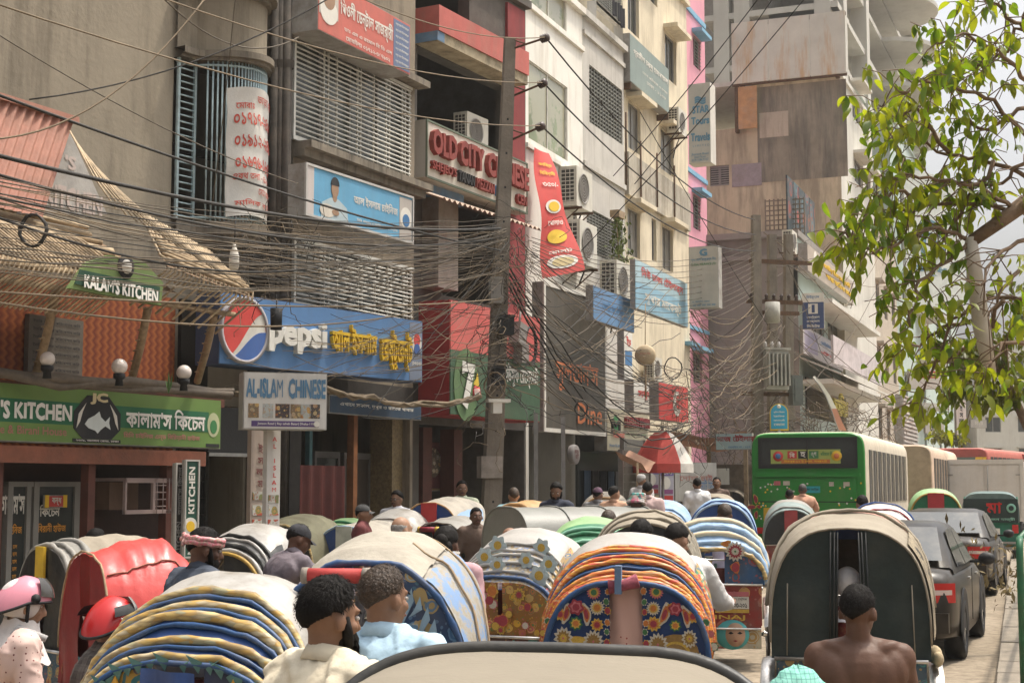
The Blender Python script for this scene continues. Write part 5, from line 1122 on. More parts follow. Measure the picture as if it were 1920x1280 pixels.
for px, d in ((1005, 27.5), (1056, 29)):
    p = W(px, HZ, d); t = thing('arcade_post', ['slim steel post between the two pale shutters', 'slim steel post beside the round wall sign'][px > 1020], 'post', (p.x, p.y, 0)); obj('shaft', MB().box(-.04,.04,-.04,.04,0,3.2), STEEL, t); obj('base', MB().box(-.08,.08,-.08,.08,0,.06), STEEL, t)
u0, u1 = FD.u(1058), FD.u(1130)
t = thing('shop_window', 'dark shop window of blue draped fabrics beneath the cream board', 'window', FD.P(0, -1.2, 0), FD.rz)
mb = MB(); mb.box(0, uD1+1, 0, .05, .0, 3.3); obj('pane', mb, GLASS, t)
for i in range(7): 
    q_ = MB(); q_.grid(lambda a, b: (.3+i*.55+.4*a, -.05-.03*sin(a*16), .5+1.7*b), 12, 2); obj('fabric', q_, mat(f'draped fabric {i % 3}', [(.06,.09,.13),(.12,.11,.10),(.05,.05,.06)][i % 3], .7), t)
# street-level awning, posters and stall wall on the far left side
t = thing('cloth_awning', 'salmon cloth awning sagging beside the red and white parasol', 'awning', W(1152, 848, 29.5), FD.rz); mb = MB()
mb.grid(lambda a, b: (-.1+1.1*a, -.55*b, .05-.25*b-.15*sin(pi*a)+.04*sin(a*9)), 12, 6); obj('awning_cloth', mb, mat('salmon cloth', (.42,.24,.16), .85, dirt=.3), t); obj('pole', MB().tube([(-.1,-.5,-.2),(-.1,-.5,-2.4)], .025, 6), WOOD, t)
for i, (q, m) in enumerate((((1210,878,925,1236,880,928), 0), ((1237,878,940,1264,880,942), 1))):
    s = Sign(Fr(q[0], 33, 5000), ['violet printed poster under the parasol canopy', 'violet printed poster with a face on the stall wall'][i], q, 0, .03, colm('poster pale', (.42,.40,.45)), name='poster', cat='poster', group='posters under the parasol'); s.panel(.05,.95,.02,.2, colm('poster violet', (.16,.12,.3))); s.disc(.4, .42, .14, TW); s.panel(.1,.9,.62,.75, colm('poster plum', (.25,.08,.2))); s.panel(.1,.9,.8,.95, TR); s.tx("৫০%", .2,.8,.05,.16, TW, y=-.02)
s = Sign(Fr(1262, 35, 5000), 'white paper-covered stall wall with red and blue writing', (1265,865,940,1344,868,940), 0, .15, colm('paper white', (.50,.47,.43), dirt=.5), name='stall_wall', cat='wall'); s.tx("েদায়া চাই", .1,.9,.3,.5, colm('washed red', (.45,.2,.17)), bold=.03); s.tx("েভাট িদন", .55,.95,.4,.75, colm('washed blue', (.2,.28,.42)), bold=.02)
t = thing('market_stall', 'timber market stall with a salmon cover beneath the wire tangle', 'stall', W(1330, HZ, 37) - Vector((0,0,HC)), -.25)
for x in (-.9, 0, .9): obj('post', MB().box(x-.05,x+.05,-.05,.05,0,2.9), WOOD, t)
obj('cover', MB().grid(lambda a, b: (-1.2+2.2*a, -.8+1.6*b, 3.1-.3*b+.08*sin(a*8)), 10, 4), mat('salmon cover', (.50,.25,.17), .8), t); obj('counter', MB().box(-.9,.95,-.3,.3,.8,.9), WOOD, t); obj('back_board', MB().box(-1.1,1.1,.3,.35,.2,2.4), mat('stall board', (.20,.16,.12), .85, var=.4, dirt=.5), t)
obj('notice', MB().box(.1,.5,-.09,-.06,1.9,2.3), TW, t)
# parasol
t = thing('parasol', 'large red and white street parasol beside the cream board', 'parasol', W(1243, HZ, 31) - Vector((0,0,HC)), .5)
k_ = FPX/31; R_ = 58/k_; zt_, zb_ = 1.55+(912-808)/k_, 1.85+(912-870)/k_
PW, PR = mat('parasol white', (.62,.58,.52), .8, dirt=.2), mat('parasol red', (.52,.08,.065), .8, dirt=.2)
for i in range(8):
    a0_, a1_ = i*pi/4, (i+1)*pi/4; mb = MB()
    mb.grid(lambda a, b: ((R_*b)*cos(a0_+(a1_-a0_)*a)*(1-.05*sin(pi*a)), (R_*b)*sin(a0_+(a1_-a0_)*a)*(1-.05*sin(pi*a)), zt_+.32-(zt_+.32-zb_)*b**1.9), 6, 8)
    mb.grid(lambda a, b: (R_*cos(a0_+(a1_-a0_)*a)*(1-.05*sin(pi*a)), R_*sin(a0_+(a1_-a0_)*a)*(1-.05*sin(pi*a)), zb_-.18*b), 6, 1)
    pn = obj('panel', mb, PR if i in (1, 3, 4, 5) else PW, t)
    am = (a0_+a1_)/2
obj('pole', MB().tube([(0,0,0),(0,0,zt_+.38)], .03, 8), STEEL, t); obj('base', MB().lathe([(0,.15),(.25,.12),(.3,0),(0,0)], 16), CONC, t)
for i in range(8): obj('spoke', MB().tube([(0,0,zb_+.15),(R_*.95*cos(i*pi/4),R_*.95*sin(i*pi/4),zb_+.02)], .008, 4), STEEL, t)
# left pavement
FPV = Fr(0, 13.6, 2345)
mb = MB(); mb.box(-8, 60, 0, 14, .0, .14); obj('pavement', mb, PAVE, kind='structure', M=Matrix.Translation(FPV.o) @ Matrix.Rotation(FPV.rz, 4, 'Z'))
# ================================================================== CYCLE RICKSHAWS
GOLD = mat('gilt paint', (.40,.25,.05), .5, var=.3, dirt=.3)
VINB = mat('black vinyl', (.016,.017,.017), .42, var=.25, dirt=.5, dcol=(.10,.09,.075), dscale=1.6, bump=.5, bscale=7)
VING = mat('dark green vinyl', (.014,.024,.022), .5, var=.25, dirt=.35, dcol=(.07,.07,.06), dscale=1.8, bump=.5, bscale=6)
SILV = mat('worn silver vinyl', (.36,.345,.32), .38, var=.1, dirt=.85, dcol=(.17,.145,.11), dscale=3.5, spec=.45, bump=.55, bscale=6)
BEIG = mat('dusty beige canvas', (.27,.235,.18), .85, var=.12, scale=3, dirt=.4, dcol=(.22,.18,.13), dscale=2, bump=.6, bscale=9)
CREAMC = mat('cream cracked vinyl', (.32,.29,.24), .7, var=.1, scale=4, dirt=.8, dcol=(.20,.185,.165), dscale=3.5, bump=.65, bscale=7)
REDV = mat('bright red vinyl', (.56,.062,.055), .38, var=.12, scale=3, dirt=.25, dcol=(.62,.25,.22), dscale=1.4, spec=.5, bump=.5, bscale=5)
DREDV = mat('deep red vinyl', (.20,.014,.016), .45, var=.2, bump=.2, bscale=9)
BLUV = mat('royal blue vinyl', (.02,.06,.20), .5, var=.2, dirt=.25, dcol=(.15,.15,.18), dscale=2)
SKYV = mat('faded sky vinyl', (.24,.36,.52), .55, var=.2, dirt=.5, dcol=(.5,.48,.42), dscale=2.5)
GRNV = mat('green vinyl', (.02,.16,.07), .5, var=.2, dirt=.3, dcol=(.3,.35,.28), dscale=2)
LGRN = mat('pale green vinyl', (.26,.42,.20), .55, var=.15, dirt=.3)
TANV = mat('tan rolled vinyl', (.42,.26,.12), .6, var=.2, dirt=.3)
GREYC = mat('grey canvas', (.25,.24,.215), .6, var=.1, dirt=.45, dcol=(.22,.19,.15), dscale=2.5)
BLUEP = mat('blue enamel', (.022,.065,.165), .5, var=.25, dirt=.4, dcol=(.16,.15,.14), dscale=5)
TGOLD = tinsel_mat('gold foil strips', [(.46,.32,.11),(.50,.38,.18),(.40,.25,.07),(.44,.37,.24),(.30,.28,.17)], 16, 60, 30, (.20,.14,.07))
TORNG = tinsel_mat('orange foil strips', [(.56,.16,.03),(.60,.24,.05),(.52,.09,.06),(.62,.40,.20),(.58,.30,.04)], 12, 90, 40, (.33,.09,.03))
TWOOD = tinsel_mat('peeling streamers', [(.45,.38,.26),(.20,.25,.38),(.42,.30,.16),(.5,.46,.4),(.30,.34,.42)], 40, 5, 60)
A_BLU = art_mat('blue plume art', (.015,.05,.13), [(.10,.20,.33),(.04,.12,.25),(.30,.38,.42),(.06,.16,.22),(.42,.30,.12)], 9, seed=2)
A_NAVY = art_mat('navy bird art', (.012,.035,.11), [(.02,.06,.16),(.03,.14,.16),(.015,.05,.14),(.40,.24,.04)], 5, seed=5)
A_GLD = art_mat('golden flower art', (.24,.11,.02), [(.52,.30,.03),(.45,.16,.05),(.55,.36,.10),(.42,.10,.10),(.12,.16,.05)], 12, seed=1)
A_RED = art_mat('red board art', (.20,.025,.02), [(.34,.07,.03),(.45,.25,.08),(.15,.03,.03),(.3,.12,.1)], 7, seed=7)
A_MIX = art_mat('mixed board art', (.03,.08,.12), [(.35,.10,.06),(.05,.22,.22),(.45,.30,.10),(.08,.10,.16)], 10, seed=9)
A_SCN = art_mat('landscape art', (.40,.36,.26), [(.12,.30,.28),(.45,.40,.3),(.30,.08,.05),(.38,.22,.05)], 6, seed=3)
TASS = tinsel_mat('mixed tassels', [(.5,.32,.06),(.45,.06,.05),(.05,.22,.12),(.55,.5,.42),(.1,.15,.3)], 34, 34, 34)
# ---- shared running gear
def wheel_meshes(r=.335):
    ty = MB().lathe([(r-.03,-.016),(r,-.012),(r+.004,0),(r,.012),(r-.03,.016),(r-.03,-.016)], 32, axis='x')
    ri = MB().lathe([(r-.03,-.014),(r-.03,.014),(r-.045,.012),(r-.045,-.012),(r-.03,-.014)], 32, axis='x').lathe([(.03,-.05),(.035,-.03),(.02,-.02),(.02,.02),(.035,.03),(.03,.05),(0,.05)], 12, axis='x')
    sp = MB()
    for i in range(20):
        a = 2*pi*i/20; sp.tube([(.03*(-1)**i, .03*cos(a+.5), .03*sin(a+.5)), (0, (r-.045)*cos(a), (r-.045)*sin(a))], .0016, 3)
    return ty.mesh('tyre', BLACK), ri.mesh('rim', CHROME), sp.mesh('spokes', STEEL)
WHM = wheel_meshes()
def add_wheel(t, loc_):
    w = link('wheel', WHM[0], t, Matrix.Translation(loc_)); link('rim', WHM[1], w); link('spokes', WHM[2], w)['kind'] = 'stuff'; return w
def mudg():
    mb = MB(); mb.grid(lambda a, b: (-.045+.09*b, .385*cos(.35+2.5*a)*1.0, .385*sin(.35+2.5*a) + .0 - .012*(2*b-1)**2), 16, 4); return mb.mesh('mudguard', CHROME)
MUD = mudg()
FRM = MB(); 
for pts, r in (([(-.5,0,.335),(.5,0,.335)],.02), ([(-.38,-.28,.5),(-.34,.5,.42),(-.06,1.0,.36),(-.02,1.35,.62),(0,1.5,.86)],.018), ([(.38,-.28,.5),(.34,.5,.42),(.06,1.0,.36),(.02,1.35,.62),(0,1.5,.86)],.018), ([(0,.95,.36),(0,.86,.88)],.017), ([(0,.9,.8),(0,1.48,.84)],.017), ([(0,1.47,.98),(0,1.56,.62)],.02)): FRM.tube(pts, r, 6)
FRM = FRM.mesh('frame', mat('frame enamel', (.03,.06,.05), .45))
FORK = MB().tube([(-.05,1.56,.64),(-.055,1.66,.335)], .012, 6).tube([(.05,1.56,.64),(.055,1.66,.335)], .012, 6).box(-.06,.06,1.54,1.58,.62,.66).mesh('fork', CHROME)
HBAR = MB().tube([(-.30,1.28,1.02),(-.27,1.40,1.06),(-.1,1.47,1.02),(.1,1.47,1.02),(.27,1.40,1.06),(.30,1.28,1.02)], .012, 6).mesh('handlebar', CHROME)
SADD = MB(); SADD.grid(lambda a, b: ((.02+.10*(1-a)**.8)*cos(pi*b), .78+.28*a, .90+.03*sin(pi*b)), 8, 8).tube([(0,.85,.86),(0,.9,.9)], .03, 6); SADD = SADD.mesh('saddle', mat('saddle leather', (.05,.025,.015), .5))
SEATM = MB().box(-.42,.42,-.18,.32,.60,.72).box(-.42,.42,-.27,-.19,.74,1.02).mesh('seat', mat('seat vinyl', (.14,.03,.025), .5))
BODYM = MB().box(-.43,.43,-.30,.34,.44,.60).box(-.43,.43,.34,.75,.36,.40).mesh('seat_box', A_MIX)
PEDM = MB().tube([(-.12,1.0,.2),(-.09,1.0,.2),(-.09,1.0,.36),(.09,1.0,.36),(.09,1.0,.52),(.12,1.0,.52)], .01, 5).box(-.2,-.12,.96,1.04,.19,.21).box(.12,.2,.96,1.04,.51,.53).mesh('pedals', STEEL)
def flower(t, x, z, y, r, n, cols, squash=1.0, rot=0):
    """cut-vinyl rosette: petals, ring and boss laid over each other"""
    key = ('flower', n, tuple(c.name for c in cols), squash)
    if key not in MESHC:
        mb = MB(); m = len(cols)
        for i, c in enumerate(cols):
            R = 1 - i*.30; P = []
            for j in range(n*4):
                a = 2*pi*j/(n*4); rr = R*(.86+.14*cos(a*n)) if i < m-1 else R; P.append((rr*cos(a)*squash, rr*sin(a)))
            mb.prism(P, -.05*(i+1)-.02*i, 0.0, i)
        MESHC[key] = mb.mesh('flower_motif', cols)
    r *= random.uniform(.86, 1.1); x += random.uniform(-.007,.007); z += random.uniform(-.007,.007)
    o = link('flower_motif', MESHC[key], t, Matrix.Translation((x, y, z)) @ Matrix.Rotation(rot + random.uniform(-.22,.22), 4, 'Y') @ Matrix.Diagonal((r, r*.5, r, 1))); return o
MESHC = {}
NR = 0
def rick(label, px, ytop, wpx, yaw, st):
    """one cycle rickshaw: px, wpx = centre and width of the hood's back, ytop = top of the hood"""
    global NR; NR += 1
    k = wpx / st.get('W', 1.0); d = FPX / k; zt = HC - (ytop - HZ) / k; zt = min(max(zt, 1.28), 1.85)
    hd = radians(yaw); h = Vector((sin(hd), cos(hd), 0)); p = W(px, HZ, d); o = Vector((p.x, p.y, 0)) + h * .35
    t = thing('cycle_rickshaw', label, 'rickshaw', o, -hd, 'cycle rickshaws crowding the street')
    zr = zt - st.get('drop', .2); zb = st.get('zb', max(.66, zt - .85)); L = st.get('L', .95); hw = .5
    sd = Vector((NR*3.1, NR*1.7, 0)); ns = st.get('ribs', 5); wr_ = st.get('wr', .010)
    def hoop(s, f, off=0):
        c, q = cos(f), sin(f); ex = st.get('ex', .82)
        X = (hw + .03*sin(pi*s) + off) * math.copysign(abs(c)**ex, c); hh = abs(q)**ex
        ya, yb = -.35 + L*s, -.35 + .42*s
        za = zr + (zt-zr)*sin(min(1, s*1.5)*pi/2) - max(0, s-.6)**1.5*st.get('fall', .25)
        z0 = zb + .2*s
        sag = -.018*abs(sin(ns*pi*s))*hh
        w = wr_*noise.noise(Vector((X*7, s*9, hh*5))+sd) + wr_*.8*noise.noise(Vector((X*3, s*22, hh*2))+sd)
        return Vector((X, yb + (ya-yb)*hh - off*.3*(1-s), z0 + (za-z0+off+sag+w)*hh))
    segs = st['segs']; mats = [m for _, m in segs]; ends = [e for e, _ in segs]
    mb = MB(); nu = st.get('nu', 26); mb.grid(lambda a, b: hoop(a, pi*b), nu, 30, mfn=lambda a, b: next(i for i, e in enumerate(ends) if a <= e + 1e-6))
    hood = obj('hood', mb, mats, t)
    for s_, r_, m in st.get('rolls', ()):
        pts = [hoop(s_, pi*(.03+.94*i/28), .012) + Vector((0,0,.014*noise.noise(Vector((i*.5,s_*9,NR))))) for i in range(29)]
        obj('hood_roll', MB().tube(pts, [r_*(1+.6*noise.noise(Vector((i*.9,s_*7,NR*2)))) for i in range(29)], 7), m, t)
    for s_ in st.get('hoops', (1.0,)):
        obj('hoop', MB().tube([hoop(s_, pi*i/24, -.012) for i in range(25)], .011, 5), st.get('hoopm', WOOD), t)
    # back curtains
    slit = st.get('slit', .09); fm = st['face']
    for sg in (1, -1):
        def cp(a, b):
            f = a * math.acos(min(1, (slit/hw))**(1/st.get('ex', .82)))
            q = hoop(0, f); z = zb - st.get('skirt', 0) + (q.z - zb + st.get('skirt', 0)) * b
            return (sg*q.x, -.352 + .012*noise.noise(Vector((q.x*6*sg, z*5, NR))) - .01*sin(q.x*25)*(1-b)*st.get('pleat', .6), z)
        obj('back_curtain', MB().grid(cp, 14, 10), fm, t)
    if st.get('edge'):
        obj('edge_trim', MB().tube([hoop(0, pi*i/24, .004) + Vector((0,-.012,0)) for i in range(25)], st.get('er', .014), 6), st['edge'], t)
    if st.get('strip'): obj('centre_strip', MB().box(-slit-.03, slit+.03, -.385, -.365, zr-st.get('striplen', .26), zr+.01), st['strip'], t)
    if st.get('roll'):
        x, z, l_, m1, m2 = st['roll']; rt = MB()
        obj('cloth_roll', MB().tube([(x-l_/2,-.41,z+zr),(x+l_/2,-.41,z+zr)], .036, 10), m1, t); obj('roll_end', MB().tube([(x-l_/2-.03,-.41,z+zr),(x-l_/2-.0,-.41,z+zr)], .04, 10), m2, t); obj('roll_end', MB().tube([(x+l_/2,-.41,z+zr),(x+l_/2+.04,-.41,z+zr)], .04, 10), m2, t)
    board = st.get('board', A_MIX)
    bz = zb - st.get('skirt', 0)
    if bz > .48: obj('back_board', MB().box(-.46, .46, -.37, -.33, .42, bz - .004), board, t)
    obj('back_rail', MB().tube([(-.48,-.375,bz),(.48,-.375,bz)], .014, 6).tube([(-.46,-.38,.42),(.46,-.38,.42)], .012, 6), st.get('rail', CHROME), t)
    for sg in (-1, 1):
        obj('side_panel', MB().add([(sg*.47,-.35,.45),(sg*.47,.34,.45),(sg*.47,.30,zb+.02),(sg*.47,-.34,zb+.02),(sg*.445,-.35,.45),(sg*.445,.34,.45),(sg*.445,.30,zb+.02),(sg*.445,-.34,zb+.02)], [(0,1,2,3),(7,6,5,4),(3,2,6,7),(0,4,5,1),(1,5,6,2),(0,3,7,4)]), board, t)
        add_wheel(t, (sg*.535, 0, .34)); link('mudguard', MUD, t, Matrix.Translation((sg*.535, 0, .335)))
    add_wheel(t, (0, 1.66, .34))
    link('mudguard', MUD, t, Matrix.Translation((0, 1.66, .335)))
    for nm, me in (('frame', FRM), ('fork', FORK), ('handlebar', HBAR), ('saddle', SADD), ('seat', SEATM), ('seat_box', BODYM), ('pedals', PEDM)): link(nm, me, t)
    return t, hoop, dict(zr=zr, zb=zb, zt=zt, k=k, d=d)
STD = 20
# -- front row
t1, hp1, q1 = rick('yellow banded rickshaw hood with silver top and navy bird curtains', 338, 1080, 430, 12, dict(drop=.36, face=A_NAVY, slit=.13, segs=[(.34, BLUV), (1.0, SILV)], rolls=[(.02,.022,TGOLD),(.075,.012,BLUEP),(.11,.024,TGOLD),(.165,.012,BLUEP),(.20,.024,TGOLD),(.255,.012,BLUEP),(.29,.024,TGOLD),(.335,.012,BLUEP),(.365,.02,TGOLD)], L=1.0, edge=BLUEP, board=A_BLU))
for sg in (-1, 1):
    bird = [(-.16,-.03),(-.06,.02),(-.02,.12),(.03,.03),(.10,.02),(.155,.06),(.12,-.02),(.06,-.05),(.02,-.13),(-.03,-.05)]
    obj('bird_motif', MB().prism([(sg*(.29 + a), q1['zb'] + .26 + b) for a, b in bird], -.378, -.366), mat('gold vinyl', (.52,.27,.03), .55, dirt=.2), t1)
    for i in range(9):
        a = pi*(.12+.08*i); c = hp1(0, a if sg > 0 else pi - a) * .86; obj('leaf_motif', MB().add([(c.x,-.368,c.z*1.0+.12),(c.x+.02,-.376,c.z+.17),(c.x-sg*.06,-.37,c.z+.20),(c.x-.02,-.376,c.z+.15)], [(0,1,2,3)]), mat('teal leaf vinyl', (.08,.17,.15), .6), t1)
obj('curtain_fold', MB().grid(lambda a, b: (-.14+.24*a, -.40-.02*sin(a*9+b*3), q1['zb']-.1+(q1['zr']-q1['zb']+.08)*b*(1-.04*a)), 10, 6), BLUV, t1)
t5, hp5, q5 = rick('large blue plumed rickshaw hood with pale cracked top and red cloth roll', 684, 1004, 396, 8, dict(drop=.13, face=A_BLU, slit=.05, segs=[(.55, CREAMC), (1.0, CREAMC)], rolls=[(.0,.016,BLUEP)], wr=.014, L=1.05, roll=(-.12,-.05,.26,mat('red roll cloth', (.40,.05,.045), .75),mat('grey cord', (.22,.19,.16), .9)), board=A_BLU, ex=.9))
mb = MB(); mb.grid(lambda a, b: hp5(.08+.9*a, pi*(.03+.30*b), .008), 24, 12); obj('side_flap', mb, node_mat('peeling blue flap', lambda nt, tc: (lambda n: (nt.links.new(tc.outputs['Object'], n.inputs['Vector']), ramp(nt, n.outputs['Fac'], [(.36, (.16,.26,.44)), (.46, (.17,.25,.39)), (.52, (.30,.275,.23)), (.66, (.22,.185,.13))], 'LINEAR'))[-1])(nd(nt, 'ShaderNodeTexNoise', _Scale=7.0, _Detail=9.0, _Roughness=.75)), .7), t5)
for s_ in (.35, .68): obj('cord', MB().tube([hp5(s_+.02*sin(i), pi*(.02+.4*i/20), .018) for i in range(21)], .007, 5), WOOD, t5)
mb = MB(); mb.grid(lambda a, b: hp5(.72*a+.02, pi*(.34+.34*b), .016), 14, 14); obj('top_patch', mb, mat('pale patch canvas', (.33,.30,.245), .85, var=.1, dirt=.6, dcol=(.2,.175,.14), dscale=3, bump=.3), t5)
for i in range(26):
    a = pi*(.06+.88*i/25); c = hp5(0, a); 
    if abs(c.x) > .1: obj('plume_motif', MB().add([(c.x*.9,-.368,c.z-.03),(c.x*.9+.012,-.374,c.z-.09),(c.x*.72,-.37,c.z-.17+.05*sin(i*3)),(c.x*.86-.014,-.374,c.z-.09)], [(0,1,2,3)]), mat('pale plume vinyl', (.20,.29,.36), .6), t5)
for x in (-.33, .30): flower(t5, x, q5['zb']+.25, -.372, .12, 10, [mat('ivory vinyl', (.42,.38,.30), .6), mat('rust vinyl', (.30,.10,.05), .6), mat('teal vinyl', (.05,.18,.16), .6)], .9)
t15, hp15, q15 = rick('orange tinselled rickshaw hood with rows of flower medallions and silver top', 1172, 999, 302, 8, dict(drop=.30, face=mat('cobalt vinyl', (.015,.045,.15), .5, var=.15, dirt=.15), slit=.10, segs=[(.34, BLUEP), (1.0, mat('clean silver vinyl', (.36,.345,.32), .4, var=.12, dirt=.55, dcol=(.34,.3,.26)))], rolls=[(.0,.019,TORNG),(.045,.014,TORNG),(.09,.019,TORNG),(.135,.010,BLUEP),(.175,.019,TORNG),(.215,.014,TORNG),(.26,.010,BLUEP),(.295,.019,TORNG),(.33,.014,TORNG)], ex=.78, edge=BLUEP, er=.02, wr=.006))
cO, cY, cR, cG, cW, cP = [mat(n, c, .55, var=.15, dirt=.5, dcol=(c[0]*.35+.03, c[1]*.35+.025, c[2]*.35+.02), dscale=7) for n, c in (('orange vinyl', (.46,.15,.03)), ('yellow vinyl', (.50,.32,.05)), ('crimson vinyl', (.27,.03,.045)), ('leaf vinyl', (.045,.14,.05)), ('white vinyl', (.46,.42,.34)), ('pink vinyl', (.44,.12,.13)))]
cBr = mat('bronze vinyl', (.24,.14,.04), .55, var=.2)
zc = q15['zb']
for sg in (-1, 1):
    for x, z, r_, n, cols, sq in ((.275,.40,.030,8,[cY,cO],1),(.19,.50,.048,16,[cP,cY,cG],1),(.175,.40,.050,16,[cW,cY,cO],1),(.17,.30,.047,10,[cY,cO,cR],1),(.20,.19,.070,14,[cW,cBr,cBr,cP],.9),(.385,.22,.067,12,[cW,cBr,cY,cP],.85),(.41,.36,.04,10,[cY,cO,cR],1),(.43,.10,.045,12,[cW,cBr,cR],1),(.30,.06,.055,10,[cP,cO,cG],1)):
        flower(t15, sg*x, zc+z, -.372, r_, n, cols, sq)
    # lotus in a paisley ring
    for dx, a0_ in ((-.062, .35), (.062, -.35)): flower(t15, sg*(.30)+dx, zc+.36, -.370, .085, 3, [cW, cO, cR], .38, a0_)
    flower(t15, sg*.30, zc+.40, -.382, .052, 6, [cR, cP, cR], 1.0); flower(t15, sg*.30, zc+.30, -.382, .045, 8, [cG, cY, cO], 1.0)
    for i in range(4): flower(t15, sg*.30, zc+.12, -.366-.004*i, .12-.026*i, 5, [[cBr,cY,cBr,cR][i]], 1.1, pi)
    for i in range(8): flower(t15, sg*(.112+.004*(i%2)), zc+.50-i*.062, -.374, .026, 7, [[cW,cO],[cW,cG],[cY,cR]][i % 3], .85)
for i in range(23):
    f = pi*(.02+.96*i/22); c = hp15(0, f, .035)
    if c.z < zc + .36: flower(t15, c.x, c.z, -.36, .030, 7, [[cR,cY],[cG,cW],[cO,cP],[cW,cG]][i % 4], 1)
for sg in (-1, 1):
    mb = MB(); mb.grid(lambda a, b: hp15(.02+.55*a, (pi*(.02+.22*b)) if sg > 0 else pi*(.98-.22*b), .014), 12, 8); obj('side_trim', mb, TASS, t15)
obj('tied_cloth', MB().tube([(-.10,-.44,q15['zr']-.02),(-.03,-.43,q15['zr']-.015),(.08,-.43,q15['zr']+.02)], [.045,.03,.045], 8), mat('maroon check cloth', (.22,.05,.07), .85, var=.4, scale=30), t15); obj('cloth_tie', MB().box(-.06,-.02,-.48,-.38,q15['zr']-.06,q15['zr']+.11), mat('denim strip', (.12,.18,.28), .85), t15)
obj('passenger_shawl', MB().grid(lambda a, b: (-.11+.22*a, -.30-.03*sin(a*3.1)-.01*sin(a*11+b*6), zc-.2+(.73)*b), 10, 8), node_mat('dotted pink cotton', lambda nt, tc: (lambda v: (nt.links.new(tc.outputs['Object'], v.inputs['Vector']), ramp(nt, v.outputs['Distance'], [(0, (.30,.06,.05)), (.18, (.58,.36,.30))]))[-1])(nd(nt, 'ShaderNodeTexVoronoi', _Scale=26.0, _Randomness=.3)), .85), t15)
t22, hp22, q22 = rick('big beige topped rickshaw hood with dark green vinyl back and open slit', 1588, 956, 288, 13, dict(drop=.12, face=VING, slit=.075, skirt=.10, segs=[(.5, BEIG), (.8, mat('faded rose canvas', (.42,.23,.18), .85, var=.2, dirt=.4, dcol=(.4,.34,.26))), (1.0, BEIG)], rolls=[(.42,.012,BEIG),(.7,.014,BEIG),(.85,.014,TGOLD)], L=1.1, ex=.72, edge=BEIG, er=.008, board=A_MIX, wr=.012))
mb = MB(); mb.grid(lambda a, b: hp22(.12+.8*a, pi*(.0+.28*b), .012), 16, 10); obj('side_flap', mb, node_mat('torn dusty flap', lambda nt, tc: (lambda n: (nt.links.new(tc.outputs['Object'], n.inputs['Vector']), ramp(nt, n.outputs['Fac'], [(.4, (.03,.03,.028)), (.5, (.30,.25,.17)), (.68, (.12,.10,.08))], 'LINEAR'))[-1])(nd(nt, 'ShaderNodeTexNoise', _Scale=6.0, _Detail=9.0, _Roughness=.75)), .8), t22)
obj('inner_sheet', MB().box(-.44,.44,.72,.73,q22['zb']+.30,q22['zr']-.10), VINB, t22); obj('inner_sheet', MB().box(-.30,.30,.70,.71,q22['zr']-.10,q22['zr']+.02), BLUV, t22)
for sg in (-1, 1):
    for x in (.085, .105, .13): obj('piping', MB().tube([(sg*x,-.372,q22['zb']-.1),(sg*(x-.02),-.372,q22['zr']-.02)], .006, 5), VINB, t22)
    obj('seam', MB().tube([(sg*.40,-.37,q22['zb']-.08),(sg*.39,-.372,q22['zb']+.38)], .004, 4), BEIG, t22)
obj('brass_bell_cluster', MB().ell((.53,-.1,q22['zb']-.08), (.05,.05,.06)).ell((.55,-.18,q22['zb']-.1), (.035,.04,.05)), mat('straw tuft', (.40,.32,.2), .9, var=.4, scale=30), t22)
t2, hp2, q2 = rick('glossy bright red rickshaw hood with a dark slit, heading across the street', 165, 1006, 290, 56, dict(drop=.10, face=DREDV, slit=.10, segs=[(1.0, REDV)], rolls=[(.0,.008,WOOD)], L=.72, wr=.026, ribs=3, fall=1.0, board=A_RED, skirt=.12, pleat=1.0, ex=.8))
obj('seam', MB().tube([hp2(.03+.94*i/20, pi*.28, .006) for i in range(21)], .006, 4), mat('frayed seam', (.30,.12,.09), .9), t2)
t3, hp3, q3 = rick('drab grey rickshaw hood with a yellow centre strip beside the glass door', 86, 1000, 250, 48, dict(drop=.10, face=VINB, slit=.04, segs=[(.25, GREYC), (1.0, BEIG)], rolls=[(.03,.02,GREYC),(.12,.02,GREYC),(.22,.02,GREYC)], strip=mat('yellow strip', (.55,.36,.03), .6, dirt=.3), striplen=.5, board=A_MIX))
t4, hp4, q4 = rick('black and silver rickshaw hood behind the man with pink headscarf', 416, 981, 195, 26, dict(drop=.28, face=VINB, slit=.04, segs=[(.08, SILV), (.14, VINB), (.2, SILV), (.28, VINB), (1.0, SILV)], rolls=[(.05,.02,SILV),(.12,.022,VINB),(.19,.018,SILV),(.26,.022,VINB)], edge=GOLD, er=.018, board=A_RED))
mb = MB(); mb.grid(lambda a, b: hp4(.02+.5*a, pi*(.0+.25*b), .012), 10, 8); obj('side_trim', mb, VINB, t4)
# -- middle row
t10, hp10, q10 = rick('white topped rickshaw hood with golden flower curtains and clear plastic rosettes', 938, 990, 232, 24, dict(drop=.42, face=A_GLD, slit=.02, segs=[(.36, TWOOD), (1.0, mat('clean white vinyl', (.37,.35,.32), .5, var=.12, dirt=.5))], rolls=[(.03,.016,BLUEP),(.09,.014,SILV),(.15,.014,SILV),(.21,.014,SILV),(.27,.014,SILV),(.33,.014,SILV)], L=1.0, board=art_mat('dark gilt board', (.06,.02,.015), [(.3,.16,.03),(.2,.05,.03),(.05,.2,.2)], 8, seed=11)))
mb = MB(); mb.grid(lambda a, b: hp10(.02+.6*a, pi*(.0+.26*b), .012), 12, 8); obj('side_trim', mb, art_mat('gilt side trim', (.30,.19,.06), [(.5,.36,.12),(.45,.1,.1),(.08,.12,.2),(.55,.45,.25)], 16, seed=12), t10)
cl_ = mat('clear plastic petals', (.42,.50,.50), .25, spec=.6, var=.2)
